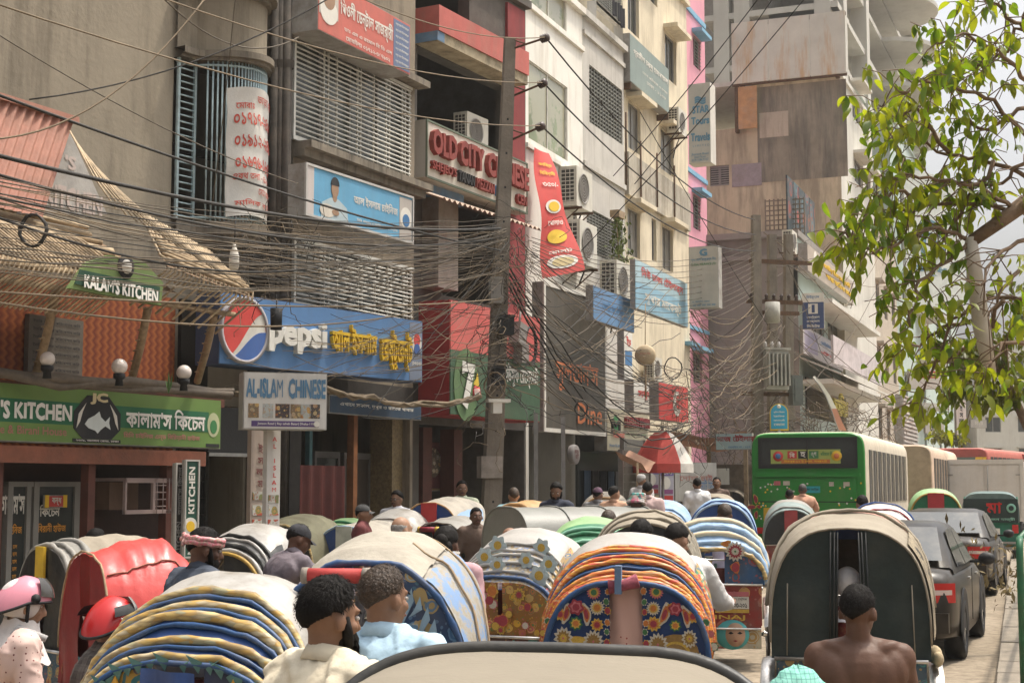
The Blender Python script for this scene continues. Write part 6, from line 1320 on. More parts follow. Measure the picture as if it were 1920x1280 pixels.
for s_, f in ((.12,.52),(.2,.60),(.3,.56),(.1,.33),(.22,.30),(.32,.38),(.16,.42)):
    c = hp10(s_, pi*f, .03); flower(t10, c.x, c.z, c.y-.03, .085, 6, [cl_, cl_, cY], 1)
for i in range(16): flower(t10, random.uniform(-.36,.36), q10['zb']+random.uniform(.05,.38), -.37, random.uniform(.035,.07), random.choice((6,8,10)), random.choice([[cY,cO],[cW,cY,cO],[cO,cR],[cP,cW],[cY,cBr,cR],[cBr,cY]]), 1)
t14, hp14, q14 = rick('beige canvas rickshaw hood with black lining behind the orange tinselled hood', 1206, 955, 200, 8, dict(drop=.14, face=VINB, slit=.05, segs=[(1.0, BEIG)], rolls=[(.0,.016,BEIG),(.2,.014,BEIG),(.45,.012,BEIG)], wr=.016, ribs=6, L=1.1))
mb = MB(); mb.grid(lambda a, b: hp14(.02+.9*a, pi*(.0+.22*b), .014+.008*sin(a*40)), 40, 6); obj('hanging_cloth', mb, mat('striped grey cloth', (.22,.20,.16), .9, var=.4, scale=14), t14)
t16, hp16, q16 = rick('cream and blue rolled rickshaw hood with a white paisley medallion and red back board', 1338, 968, 182, 8, dict(drop=.34, face=art_mat('blue bird art', (.02,.07,.16), [(.05,.14,.26),(.45,.22,.04),(.03,.1,.2),(.35,.06,.05)], 7, seed=14), slit=.10, segs=[(.5, SKYV), (1.0, CREAMC)], rolls=[(.0,.024,TGOLD),(.1,.03,SKYV),(.2,.026,mat('cream roll', (.55,.45,.30), .7)),(.32,.03,SKYV),(.44,.026,MATS['cream roll'])], board=A_RED, zb=.86, L=1.0))
flower(t16, .21, q16['zb']+.33, -.374, .11, 14, [cW, cR, cW, cG]); flower(t16, .21, q16['zb']+.17, -.372, .07, 3, [cO, cR], .8, pi); flower(t16, .12, q16['zb']+.42, -.372, .06, 3, [cY, cO], .6, 1.2)
mb = MB(); mb.grid(lambda a, b: hp16(.05+.5*a, pi*(.0+.22*b), .014), 10, 8); obj('side_trim', mb, A_BLU, t16)
FPL = FPX/ q16['d']
obj('licence_plate', MB().box(.0,.34,-.385,-.372,.62,.74), mat('licence paper', (.55,.52,.46), .7), t16); obj('licence_strip', MB().box(.0,.34,-.386,-.372,.745,.79), cP, t16); obj('licence_strip', MB().box(.0,.34,-.386,-.372,.58,.615), cY, t16)
flower(t16, -.22, .78, -.372, .10, 20, [cBr, cR]); text(t16, "মশ", (-.29,-.15,.73,.83), -.40, cY, .004, .03); text(t16, "SHAHNAJ", (-.40,.30,.50,.56), -.376, cY, .004, .02)
text(t16, "হািন সাইেকল েস্টার", (.02,.32,.70,.735), -.388, TK, .002, .01); text(t16, "৫০৩-২০১", (.16,.32,.63,.68), -.388, TK, .002, .02)
# painted film portrait low on the board
fc = MB().lathe([(0,-.376),(1,-.376),(1,-.372)], 20, axis='y'); fc.v = [(.2+v[0]*.10, v[1], .36+v[2]*.12) for v in fc.v]; obj('portrait_face', fc, mat('painted face', (.42,.26,.17), .6), t16)
vl = MB().lathe([(0,-.374),(1,-.374),(1,-.371)], 20, axis='y'); vl.v = [(.17+v[0]*.17, v[1], .36+v[2]*.15) for v in vl.v]; obj('portrait_veil', vl, mat('painted teal veil', (.08,.32,.32), .6), t16)
for x in (.155, .245): obj('portrait_eye', MB().prism([(x-.028,.375),(x,.392),(x+.028,.375),(x,.365)], -.380, -.376), TK, t16)
obj('portrait_mouth', MB().prism([(.175,.30),(.2,.308),(.225,.30),(.2,.288)], -.380, -.376), cR, t16)
obj('lower_board', MB().box(-.46,.46,-.368,-.34,.22,.415), A_SCN, t16)
t13, hp13, q13 = rick('green ribbed rickshaw hood with a painted riverside curtain and red bow', 1106, 968, 186, 6, dict(drop=.34, face=A_SCN, slit=.06, segs=[(.4, GRNV), (1.0, LGRN)], rolls=[(.03,.02,GRNV),(.12,.02,mat('mint roll', (.2,.4,.28), .6)),(.21,.02,GRNV),(.3,.02,MATS['mint roll'])]))
obj('bow', MB().prism([(-.14,q13['zr']-.02),(-.14,q13['zr']-.10),(-.01,q13['zr']-.055)], -.40, -.375).prism([(.14,q13['zr']-.02),(.14,q13['zr']-.10),(.01,q13['zr']-.055)], -.40, -.375), cR, t13)
def simple(label, px, y, w, yaw, face, segs, rolls=(), **k): return rick(label, px, y, w, yaw, dict(face=face, segs=segs, rolls=rolls, **k))
simple('blue curtained rickshaw hood with a white and teal centre strip', 648, 975, 150, 30, BLUV, [(1.0, CREAMC)], [(.0,.012,SKYV)], drop=.08, strip=mat('white teal strip', (.40,.42,.36), .7, var=.3), striplen=.5, L=1.1)
simple('pale green rolled rickshaw hood at the restaurant entrance', 612, 970, 140, 26, mat('rose curtain', (.45,.10,.09), .7), [(1.0, LGRN)], [(.05,.02,LGRN),(.2,.02,LGRN),(.35,.02,GRNV)], drop=.2)
t8, hp8, q8 = simple('blue curtained rickshaw hood with a wide red centre strip', 806, 930, 135, 26, BLUV, [(1.0, CREAMC)], [(.0,.012,TANV)], drop=.10, strip=mat('red strip', (.42,.04,.04), .7), striplen=.6, L=1.1)
mb = MB(); mb.grid(lambda a, b: hp8(.1+.8*a, pi*(.0+.26*b), .01), 8, 6); obj('side_flap', mb, SKYV, t8)
simple('grey plastic rickshaw hood with black back and a short gilt roll', 822, 966, 140, 28, VINB, [(1.0, GREYC)], [(.0,.012,GREYC)], drop=.10, roll=(-.12,-.08,.24,cR,cY), wr=.016)
simple('tan rolled rickshaw hood with deep red back near the concrete pole', 940, 936, 128, 46, DREDV, [(.5, TANV), (1.0, TANV)], [(.0,.03,TANV),(.15,.03,TANV),(.3,.03,TANV)], drop=.2, slit=.16)
simple('ochre rolled rickshaw hood with an orange patch before the fabric shop', 1130, 920, 100, 10, A_MIX, [(1.0, CREAMC)], [(.0,.03,TANV),(.12,.03,TANV),(.24,.03,TANV)], drop=.3, strip=cO, striplen=.35)
simple('red and gilt flowered rickshaw hood far up the street', 1292, 914, 64, 16, A_GLD, [(1.0, mat('coral vinyl', (.55,.16,.10), .6))], [(.0,.02,cR)], drop=.18)
simple('plain beige canvas rickshaw hood far beside the green bus', 1366, 911, 76, 12, VINB, [(1.0, BEIG)], [(.0,.014,BEIG)], drop=.12)
simple('smaller dusty beige rickshaw hood tucked behind the blue arched hood', 1338, 922, 92, 12, VINB, [(1.0, BEIG)], [(.0,.016,BEIG)], drop=.12)
simple('blue arched rickshaw hood with white trim behind the curly-haired rider', 1352, 934, 126, 10, BLUV, [(1.0, SKYV)], [(.0,.018,SKYV),(.2,.012,BLUV)], drop=.10, strip=VINB, striplen=.2, slit=.02)
simple('black back rickshaw hood with one red strip beside the bus', 1482, 935, 100, 10, VINB, [(.4, mat('teal grey vinyl', (.20,.25,.24), .6, dirt=.4)), (1.0, GREYC)], [(.0,.016,MATS['teal grey vinyl']),(.14,.016,GREYC)], drop=.22, strip=mat('dull red strip', (.30,.05,.05), .7), striplen=.4, board=A_RED)
simple('small blue flowered rickshaw hood in front of the bus side', 1571, 924, 62, 12, A_BLU, [(1.0, SKYV)], [(.0,.02,SKYV)], drop=.15)
t26, hp26, q26 = simple('white striped rickshaw hood just ahead of the big beige one', 1650, 944, 138, 14, A_MIX, [(1.0, mat('white striped canvas', (.58,.54,.50), .8, var=.1))], [(.0,.014,TGOLD),(.3,.012,cR),(.6,.012,BLUV)], drop=.2)
t24, hp24, q24 = simple('bright green rickshaw hood with a red strip and gilt edges beside the dark saloon', 1754, 915, 98, 12, mat('felt green vinyl', (.015,.14,.06), .6, var=.2), [(1.0, LGRN)], [(.0,.012,BEIG)], drop=.10, strip=mat('red strip', (0,0,0)), striplen=.33, skirt=.2, edge=GOLD, er=.02, slit=.12, ex=.75)
simple('small red rickshaw hood in front of the white lorry', 1796, 905, 52, 12, DREDV, [(1.0, mat('coral vinyl', (0,0,0)))], [(.0,.02,TANV)], drop=.2)
simple('straw yellow rickshaw hood among the heads before the pale shutters', 1010, 940, 118, 14, DREDV, [(1.0, CREAMC)], [(.0,.02,TANV),(.15,.016,TANV)], drop=.2, strip=cG, striplen=.3)
simple('faded sky blue rickshaw hood passing the striped parasol', 1236, 936, 112, 14, A_MIX, [(1.0, SKYV)], [(.0,.018,TGOLD),(.15,.016,SKYV)], drop=.22)
simple('drab olive rickshaw hood behind the person in the dark cap', 524, 962, 150, 24, VINB, [(1.0, mat('olive canvas', (.17,.16,.10), .8, dirt=.5))], [(.0,.016,TGOLD)], drop=.15)
simple('white and maroon rickshaw hood near the person in spectacles', 716, 952, 138, 22, A_RED, [(1.0, SILV)], [(.0,.018,cR),(.14,.014,SILV)], drop=.2)
# ---- rickshaw hood right in front of the camera
tF_ = thing('cycle_rickshaw', 'plain beige canvas rickshaw hood with black front rim filling the bottom edge', 'rickshaw', (-.04, 2.72, 0), -radians(12), 'cycle rickshaws crowding the street')
def fh(s, f):
    c, q = cos(f), sin(f); X = .56*math.copysign(abs(c)**.5, c); hh = abs(q)**.5
    za = 1.42 + .065*sin(min(1, s*1.05)*pi/2); y = -.35 + 1.0*s*hh + .35*s*(1-hh)
    return Vector((X, y, .8 + (za-.8)*hh + .004*noise.noise(Vector((X*5, s*6, 1))) - .006*abs(sin(3*pi*s))*hh))
obj('hood', MB().grid(lambda a, b: fh(a, pi*b), 20, 40), mat('plain beige canvas', (.205,.178,.135), .9, var=.06, scale=2.5, dirt=.3, dcol=(.16,.138,.105), dscale=3, bump=.12, bscale=60), tF_)
obj('front_rim', MB().tube([fh(1.0, pi*i/40) + Vector((0,.015,.004)) for i in range(41)], .018, 8), VINB, tF_)
obj('rim_flap', MB().grid(lambda a, b: fh(1.0, pi*a) + Vector((0, .02+.05*b, -.012-.03*b+.004*sin(a*60))), 40, 3), VINB, tF_)
for sg in (1,): obj('back_curtain', MB().grid(lambda a, b: (lambda q: (q.x, -.352, .62+(q.z-.62)*b))(fh(0, pi*a)), 20, 6), VINB, tF_)
obj('back_board', MB().box(-.46,.46,-.37,-.33,.42,.62), A_MIX, tF_)
for sg in (-1, 1): add_wheel(tF_, (sg*.535, 0, .34)); link('mudguard', MUD, tF_, Matrix.Translation((sg*.535, 0, .335)))
add_wheel(tF_, (0,1.66,.34))
for nm, me in (('frame', FRM), ('fork', FORK), ('handlebar', HBAR), ('saddle', SADD), ('seat', SEATM), ('seat_box', BODYM), ('pedals', PEDM)): link(nm, me, tF_)
# ================================================================== MOTOR VEHICLES
TYR = MB().lathe([(.19,-.10),(.30,-.105),(.325,-.07),(.325,.07),(.30,.105),(.19,.10),(.19,-.10)], 28, axis='x').mesh('tyre', BLACK)
RIMM = MB().lathe([(.19,.085),(.17,.06),(.05,.075),(0,.08)], 20, axis='x')
for i in range(5): RIMM.box(-.02,.02,-.03,.18,-.02,.02, 0, Matrix.Translation((.075,0,0)) @ Matrix.Rotation(i*2*pi/5, 4, 'X'))
RIMM = RIMM.mesh('rim', CHROME)
def car_wheel(t, x, y, sc=1.0):
    w = link('wheel', TYR, t, Matrix.Translation((x, y, .325*sc)) @ Matrix.Scale(sc, 4)); link('rim', RIMM, w, Matrix.Rotation(pi if x < 0 else 0, 4, 'Z')); return w
DUSTY = mat('dusty black car paint', (.026,.021,.016), .3, var=.3, scale=1.5, dirt=.5, dcol=(.075,.058,.04), dscale=1.3, spec=.22, coat=.05, bump=0)
CGL = mat('car glass', (.045,.05,.05), .08, var=.2, scale=1, dirt=.35, dcol=(.28,.25,.2), dscale=1.4, spec=.6, bump=0)
LAMPR = mat('tail lamp red', (.45,.015,.012), .2, var=.15, spec=.6, bump=0); LAMPC = mat('tail lamp clear', (.55,.42,.38), .2, spec=.6, bump=0)
def sedan(label, wx, wy, heading, lights=0):
    h = radians(heading); fwd = Vector((sin(h), cos(h), 0)); rt = Vector((cos(h), -sin(h), 0))
    t = thing('parked_car', label, 'car', Vector((wx, wy, 0)) - rt*.80, -h, 'dark saloon cars queueing along the kerb')
    Y = [-.98,-.95,-.85,-.55,-.2,.3,.9,1.6,2.2,2.8,3.2,3.45,3.52]
    top = [.62,.86,.98,1.01,1.0,.98,.96,.96,.98,.93,.86,.72,.55]; hw = [.70,.78,.83,.86,.875,.88,.88,.88,.875,.86,.82,.72,.6]; bot = [.40,.33,.28,.25,.22,.2,.2,.2,.22,.25,.28,.33,.4]
    def body(a, b):
        i = min(len(Y)-1, int(round(a*(len(Y)-1)))); w, zt_, z0 = hw[i], top[i], bot[i]
        prof = [(-.80,0),(-.98,.06),(-1,.3),(-1.0,.55),(-.97,.80),(-.90,.95),(-.6,1.0),(0,1.02),(.6,1.0),(.90,.95),(.97,.80),(1.0,.55),(1,.3),(.98,.06),(.80,0)]
        x, z = prof[min(14, int(round(b*14)))]; return (x*w, Y[i], z0 + (zt_-z0)*z)
    mb = MB().grid(body, len(Y)-1, 14)
    for end in (0, len(Y)-1): mb.add([body(end/(len(Y)-1), j/14) for j in range(15)], [tuple(range(15)) if end == 0 else tuple(range(14,-1,-1))])
    mb.quad((-.6,-.9,.24),(.6,-.9,.24),(.6,3.4,.24),(-.6,3.4,.24))
    obj('body', mb, DUSTY, t)
    GY = [-.45,-.2,.15,.32,.8,1.3,1.55,1.95,2.25]; GZ = [1.0,1.18,1.38,1.43,1.465,1.45,1.40,1.18,.97]
    def gx(z): return .815 - max(0, z-.95)*.40
    def gh(a, b):
        i = min(8, int(round(a*8))); z = GZ[i]; pr = [(0,0),(.55,.5),(.9,.92),(1,1.0),(1,1.015),(1,1.0),(.9,.92),(.55,.5),(0,0)]; j = min(8, int(round(b*8)))
        zz = .93 + (z-.93)*[0,.55,.93,1,1.012,1,.93,.55,0][j]; xs = [-1,-1,-.97,-.80,0,.80,.97,1,1][j]; return (gx(zz)*xs, GY[i], zz)
    obj('roof', MB().grid(gh, 8, 8), DUSTY, t)
    for sg in (-1, 1):
        for pol in ([(.02,.985),(.14,1.22),(.33,1.36),(.98,1.385),(.98,.975)], [(1.05,.975),(1.05,1.385),(1.30,1.375),(1.55,1.30),(1.98,.985)]):
            vs_ = [(sg*(gx(z)+.012), y, z) for y, z in pol]; obj('side_window', MB().add(vs_ + [(v[0]-sg*.01, v[1], v[2]) for v in vs_], [tuple(range(5)) if sg < 0 else tuple(range(4,-1,-1))]), CGL, t)
        obj('door_handle', MB().box(-.01,.02,-.09,.09,-.012,.012, 0, Matrix.Translation((sg*.885,.55,.84))), CHROME, t); obj('door_handle', MB().box(-.01,.02,-.09,.09,-.012,.012, 0, Matrix.Translation((sg*.885,1.55,.84))), CHROME, t)
        obj('door_seam', MB().box(-.003,.003,.0,.012,.35,.93, 0, Matrix.Translation((sg*.882,1.0,0))), BLACK, t)
        m_ = obj('wing_mirror', MB().ell((sg*1.0,1.78,1.0), (.10,.07,.075), 12, 8).box(min(sg*.8,sg*.95),max(sg*.8,sg*.95),1.76,1.80,.95,.98), BLACK, t)
        obj('tail_lamp', MB().grid(lambda a, b: (sg*(.50+.36*a), -.99+.14*a**3, .66+.20*b), 6, 3), LAMPR, t); obj('lamp_lens', MB().grid(lambda a, b: (sg*(.52+.33*a), -.998+.14*a**3, .74+.05*b), 6, 1), LAMPC, t)
        for y in (0, 2.58):
            car_wheel(t, sg*.78, y)
            ar = MB().lathe([(.34,sg*.868),(.42,sg*.886),(.44,sg*.87)], 20, (0,y,.33), 'x', a0=0, a1=pi); ar.v = ar.v; obj('wheel_arch', ar, BLACK, t)
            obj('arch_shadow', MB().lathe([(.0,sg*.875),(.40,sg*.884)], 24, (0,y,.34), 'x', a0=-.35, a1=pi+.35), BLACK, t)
            if sg: pass
    obj('rear_window', MB().add([(-.70,-.42,1.035),(.70,-.42,1.035),(.60,.12,1.375),(-.60,.12,1.375)], [(0,1,2,3)]), CGL, t)
    for o in t.children:
        if o.name.startswith('rear_window'): o.location = (0,-.05,.035)
    obj('windscreen', MB().add([(-.70,2.2,1.02),(.70,2.2,1.02),(.58,1.58,1.41),(-.58,1.58,1.41)], [(3,2,1,0)]), CGL, t)
    obj('rear_bumper', MB().box(-.80,.80,-1.03,-.9,.36,.56), DUSTY, t); obj('number_plate', MB().box(-.25,.25,-1.005,-.985,.68,.80), TW, t); obj('boot_chrome', MB().box(-.35,.35,-1.01,-.985,.83,.86), CHROME, t)
    obj('exhaust', MB().tube([(-.5,-1.0,.27),(-.5,-.8,.27)], .03, 8), STEEL, t)
    return t
sedan('dusty black saloon car right beside the big beige topped rickshaw', 4.83, 16.4, 21.4)
sedan('dusty black saloon car behind the green three-wheeler taxi', 8.23, 25.9, 21.6)
# ---- buses
def bus(label, px, d, heading, L, Wd, H, body, sidem, roofm, rear=True, cat='bus', z0=.55, nwin=9, winm=None, stripe=None):
    h = radians(heading); p = W(px, HZ, d); t = thing('city_bus', label, cat, (p.x, p.y, 0), -h, 'buses in the traffic')
    w2 = Wd/2
    def sect(a, b):                      # rounded shell, a along, b around
        ang = b*2*pi; c, s_ = cos(ang), sin(ang); e = .22
        x = w2*math.copysign(abs(c)**e, c); z = (H+z0)/2 + (H-z0)/2*math.copysign(abs(s_)**e, s_)
        y = [0,.03,.14,L-.14,L-.03,L][min(5,int(round(a*5)))]; sh = [.965,.985,1,1,.985,.965][min(5,int(round(a*5)))]
        return (x*sh, y, (H+z0)/2+(z-(H+z0)/2)*sh)
    mb = MB().grid(sect, 5, 40, mfn=lambda a, b: 2 if (.14 < b < .36 and .1 < a) else (1 if (b < .14 or b > .86) and a > .15 else 0))
    mb.add([sect(0, j/40) for j in range(40)], [tuple(range(39,-1,-1))], 0); mb.add([sect(1, j/40) for j in range(40)], [tuple(range(40))], 0)
    obj('body', mb, [body, sidem, roofm], t)
    zw0, zw1 = z0+.95, H-.38
    for sg in (-1, 1):
        n = nwin; a0_, a1_ = .5, L-.6
        for i in range(n):
            ya = a0_+(a1_-a0_)*i/n+.05; yb = a0_+(a1_-a0_)*(i+1)/n-.05
            wn_ = obj('side_window', MB().box(-.012,.012,ya,yb,zw0,zw1, 0, Matrix.Translation((sg*(w2+.003),0,0))), winm or GLASS, t)
            obj('window_post', MB().box(-.02,.02,(ya+yb)/2-.03,(ya+yb)/2+.03,zw0,zw1, 0, Matrix.Translation((sg*(w2+.01),0,0))), sidem, wn_)
    for y in (1.9, L-2.2):
        for sg in (-1, 1): car_wheel(t, sg*(w2-.12), y, 1.45)
    return t, w2
BGRN = mat('bus green enamel', (.015,.20,.025), .4, var=.15, scale=2, dirt=.35, dcol=(.10,.16,.06), dscale=1.5, spec=.4, bump=.04, bscale=4)
BCRM = mat('cream bus side', (.52,.46,.36), .6, var=.15, dirt=.5, dcol=(.28,.22,.15), dscale=1.2, streak=True); BROOF = mat('pale green bus roof', (.40,.42,.28), .7, var=.2, dirt=.4)
tb, w2 = bus('green city bus with a dark rear window and painted dots', 1515, 32.0, 20, 9.4, 2.45, 3.02, BGRN, BCRM, BROOF)
rw = obj('rear_window', MB().box(-.99,.99,-.02,.05,2.30,2.84), GLASS, tb)
obj('frame', MB().box(-1.05,1.05,-.03,.03,2.24,2.31).box(-1.05,1.05,-.03,.03,2.83,2.90).box(-1.05,-.98,-.031,.03,2.3,2.84).box(.98,1.05,-.031,.03,2.3,2.84).box(-.012,.012,-.035,.03,2.31,2.83), BLACK, rw)
obj('advert_strip', MB().box(-.78,.70,-.028,-.021,2.34,2.64), colm('lime print', (.34,.40,.10)), tb)
obj('advert_band', MB().box(-.56,.48,-.034,-.029,2.345,2.43), colm('advert orange', (.48,.16,.04)), tb); text(tb, "িমরপুর-১২ টু ঢাকা, সদরঘাট", (-.50,.42,2.355,2.42), -.036, TY, .002, .02)
for i, (ch, c_) in enumerate((("িব", TR), ("হ", TK), ("ঙ্গ", TG))):
    obj('advert_tile', MB().box(-.42+i*.23,-.22+i*.23,-.036,-.03,2.45,2.61), c_, tb); text(tb, ch, (-.38+i*.23,-.26+i*.23,2.47,2.59), -.038, TW, .002, .03)
text(tb, "পিরবহন িলঃ", (.28,.56,2.50,2.60), -.032, TG, .002, .02)
for x, c1, c2 in ((-.62, TR, TB), (.62, TY, ORL)):
    obj('advert_badge', MB().lathe([(0,-.036),(.11,-.036),(.11,-.03)], 18, (x,0,2.5), 'y'), c1, tb); obj('advert_badge', MB().lathe([(0,-.042),(.06,-.042),(.06,-.036)], 14, (x,0,2.5), 'y'), c2, tb)
obj('rear_panel', MB().box(-1.02,1.02,-.03,.02,1.0,2.02), BGRN, tb); obj('rear_ledge', MB().box(-1.1,1.1,-.06,.02,2.06,2.14), BGRN, tb); obj('seam', MB().box(-1.02,1.02,-.034,-.03,1.52,1.54), BLACK, tb)
dots = [MB().lathe([(0,-.004),(.02,-.004),(.02,0)], 8, axis='y').mesh('painted_dot', m) for m in (TW, TY)]
for i in range(90):
    x, z = random.uniform(-1.12, 1.12), random.uniform(.75, 2.0); link('painted_dot', dots[i % 2 == 0], tb, Matrix.Translation((x, -.032 if abs(x) < 1.02 and 1.0 < z < 2.02 else -.004, z)))
for x, w_, z, m in ((-.72,.14,1.88,cP),(-.52,.14,1.88,cW),(.45,.1,1.86,cW),(.75,.13,1.86,mat('pale card', (.45,.40,.32), .8))): obj('sticker', MB().box(x,x+w_,-.042,-.035,z,z+.09), m, tb)
obj('blue_plate', MB().box(-.1,.26,-.044,-.036,1.72,1.86), mat('turquoise plate', (.02,.30,.33), .5), tb); text(tb, "ঢাকা েমেট্রা", (-.07,.23,1.75,1.83), -.046, TK, .002, .01)
obj('yellow_panel', MB().box(-.95,-.66,-.05,-.03,1.12,1.40), mat('yellow enamel', (.55,.35,.02), .5), tb)
for a_ in range(4):
    o_ = flower(tb, -1.12 + .10*sin(a_*pi/2), 1.42 + .17*cos(a_*pi/2), -.01, .12, 3, [cY, cR], .45, a_*pi/2)
obj('rear_bumper', MB().box(-1.15,1.15,-.15,.0,.5,.72), BGRN, tb)
for sg in (-1, 1): obj('tail_lamp', MB().box(sg*1.0-.1,sg*1.0+.1,-.05,.0,.85,.98), LAMPR, tb)
tb2, _ = bus('tan and peach bus right behind the green bus', 1668, 43, 21, 9, 2.4, 3.05, mat('tan bus enamel', (.42,.31,.21), .5, dirt=.4), mat('peach bus side', (.56,.42,.31), .6, dirt=.4), mat('pink bus roof', (.50,.32,.24), .7), winm=GLASS)
tb3, _ = bus('red roofed bus with green glass far down the street', 1800, 64, 30, 9, 2.4, 3.5, mat('brick red bus enamel', (.32,.06,.05), .5, dirt=.3), mat('red bus side', (.38,.10,.07), .6), mat('red bus roof', (.40,.16,.12), .7))
obj('rear_window', MB().box(-1.0,1.0,-.03,.02,2.2,3.1), mat('greenish bus glass', (.10,.14,.12), .2, spec=.5), tb3); obj('advert_strip', MB().box(-.9,.3,-.05,-.03,2.7,3.0), TR, tb3)
obj('flag_stripe', MB().prism([(.5,2.2),(.8,2.2),(1.0,3.1),(.7,3.1)], -.05,-.03).prism([(.82,2.2),(.98,2.2),(1.15,3.1),(1.02,3.1)], -.05,-.03), TY, tb3)
tb4, _ = bus('farthest red bus partly hidden by the twigs', 1893, 70, 26, 9, 2.4, 3.4, MATS['brick red bus enamel'], MATS['red bus side'], MATS['red bus roof'])
# ---- white box lorry
h_ = radians(20); p = W(1846, HZ, 47); tl = thing('box_lorry', 'white box lorry with plain double rear doors behind the three-wheeler', 'lorry', (p.x, p.y, 0), -h_)
LW = mat('white lorry box', (.58,.55,.50), .5, var=.06, dirt=.3, dcol=(.4,.34,.26), dscale=1.5, streak=True)
obj('box', MB().box(-1.15,1.15,0,5,.8,2.66), LW, tl); obj('frame', MB().box(-1.18,1.18,-.05,.0,2.55,2.70).box(-1.18,1.18,-.05,0,.78,.9).box(-1.18,-1.06,-.05,0,.9,2.55).box(1.06,1.18,-.05,0,.9,2.55), LW, tl)
for sg in (-1, 1): obj('door', MB().box(min(sg*.02,sg*1.04), max(sg*.02,sg*1.04), -.03,.0,.92,2.53), LW, tl); obj('hinge', MB().box(sg*1.0-.06,sg*1.0+.06,-.06,-.03,2.2,2.24), STEEL, tl)
obj('lock_rod', MB().tube([(.1,-.05,.95),(.1,-.05,2.5)], .015, 6), STEEL, tl); obj('cab', MB().box(-1.0,1.0,5.1,6.8,.6,2.3), LW, tl)
for y in (1.0, 5.8):
    for sg in (-1, 1): car_wheel(tl, sg*.95, y, 1.25)
obj('chassis', MB().box(-.5,.5,0,6.5,.55,.78), BLACK, tl)
# ---- green three-wheeler taxi
def auto(label, px, d, heading, cover, lower, dy=0, name='three_wheeler'):
    h = radians(heading); p = W(px, HZ, d); t = thing(name, label, 'three-wheeler', (p.x, p.y, 0), -h)
    def cv(a, b):
        ang = pi*b; c, s_ = cos(ang), sin(ang); x = .66*math.copysign(abs(c)**.45, c); z = 1.0 + .74*abs(s_)**.5
        return (x, 2.3*a, z - .12*max(0, a-.75)*4*abs(s_) - .05*max(0,.15-a)/.15*abs(s_))
    mb = MB().grid(cv, 12, 24); mb.add([cv(0, j/24) for j in range(25)], [tuple(range(24,-1,-1))]); obj('canopy', mb, cover, t)
    obj('body', MB().box(-.65,.65,.02,1.5,.38,1.0).box(-.5,.5,1.5,2.3,.38,.95).prism([(-.45,.38),(.45,.38),(.3,.95),(-.3,.95)], 2.3, 2.6), lower, t)
    for sg in (-1, 1): obj('post', MB().tube([(sg*.64,1.45,.95),(sg*.62,1.5,1.6)], .025, 6).tube([(sg*.5,2.25,.9),(sg*.5,2.1,1.6)], .025, 6), lower, t); car_wheel(t, sg*.55, .45, .8)
    car_wheel(t, 0, 2.2, .8); return t
ta = auto('green three-wheeler taxi with red lettered black back in front of the lorry', 1856, 36, 18, mat('dusty teal canopy', (.10,.15,.14), .45, dirt=.4, dcol=(.3,.3,.25)), mat('taxi green', (.01,.13,.075), .5))
obj('back_sheet', MB().box(-.62,.62,-.03,.0,1.0,1.56), mat('black green sheet', (.01,.025,.022), .5), ta); text(ta, "মা", (-.12,.28,1.2,1.5), -.035, LAMPR, .004, .06); text(ta, "েমাট চার জন যাত্রী", (-.5,.55,1.03,1.12), -.035, colm('mint letters', (.2,.42,.32)), .002, .02)
obj('ring_emblem', MB().lathe([(.06,-.035),(.11,-.035),(.11,-.03)], 18, (.47,0,1.34), 'y'), MATS['mint letters'], ta)
for sg in (-1, 1): obj('tail_lamp', MB().box(sg*.55-.07,sg*.55+.07,-.05,0,.75,.95), LAMPR, ta)
obj('rear_bumper', MB().box(-.7,.7,-.14,-.02,.36,.42).box(-.7,.7,-.14,-.02,.5,.55), STEEL, ta); obj('number_plate', MB().box(-.2,.2,-.03,.0,.72,.86), TW, ta)
# ---- grey van canopy in the middle of the crowd
tv = thing('covered_van', 'grey sheet-covered barrel roof van in the middle of the crowd', 'van', W(1052, HZ, 18.6) - Vector((0,0,HC)), -radians(62))
def bar(a, b):
    ang = pi*b; c, s_ = cos(ang), sin(ang); return (.62*math.copysign(abs(c)**.7, c), -.78+1.86*a, 1.0+.60*abs(s_)**.75 + .006*sin(a*40))
GV = mat('grey sheet cover', (.20,.20,.18), .45, var=.1, dirt=.35, dcol=(.18,.17,.15), dscale=1.6)
mb = MB().grid(bar, 12, 24); mb.add([bar(0, j/24) for j in range(25)], [tuple(range(24,-1,-1))]); obj('canopy', mb, GV, tv)
for a in (.0, .33, .66, 1.0): obj('rib', MB().tube([Vector(bar(a, i/20))*1.004 for i in range(21)], .012, 5), GV, tv)
obj('window_strip', MB().add([(bar(a, .90)[0]+.01, bar(a,.9)[1], z) for a, z in ((.36,1.20),(.62,1.20),(.62,1.36),(.36,1.36))], [(0,1,2,3)]), CGL, tv)
obj('body', MB().box(-.6,.6,-.6,.86,.4,1.02), mat('dark van body', (.05,.05,.05), .6, dirt=.3), tv)
for sg in (-1, 1): car_wheel(tv, sg*.5, -.3, .8); car_wheel(tv, sg*.5, .6, .8)
# ---- green railing along the kerb
RAILG = mat('green rail paint', (.02,.11,.05), .45, var=.2, dirt=.3, dcol=(.12,.08,.05), dscale=4)
t = thing('green_railing', 'green tubular steel railing beside the kerb', 'railing', (0,0,0))
pA = W(1905, 1010, 13.2); zr_ = 1.40
fA = Fr(1908, 13.0, 1990); rb = lambda u, z: fA.P(u, 0, z)
for u in (0, 3.0, 6.0, 9.0, 12.0):
    obj('post', MB().tube([rb(u,0), rb(u,zr_-.1), rb(u+.04,zr_-.03), rb(u+.12,zr_)], .032, 8), RAILG, t)
for z in (zr_, .75): obj('rail', MB().tube([rb(.12,z), rb(14.5,z)], .027, 8), RAILG, t)
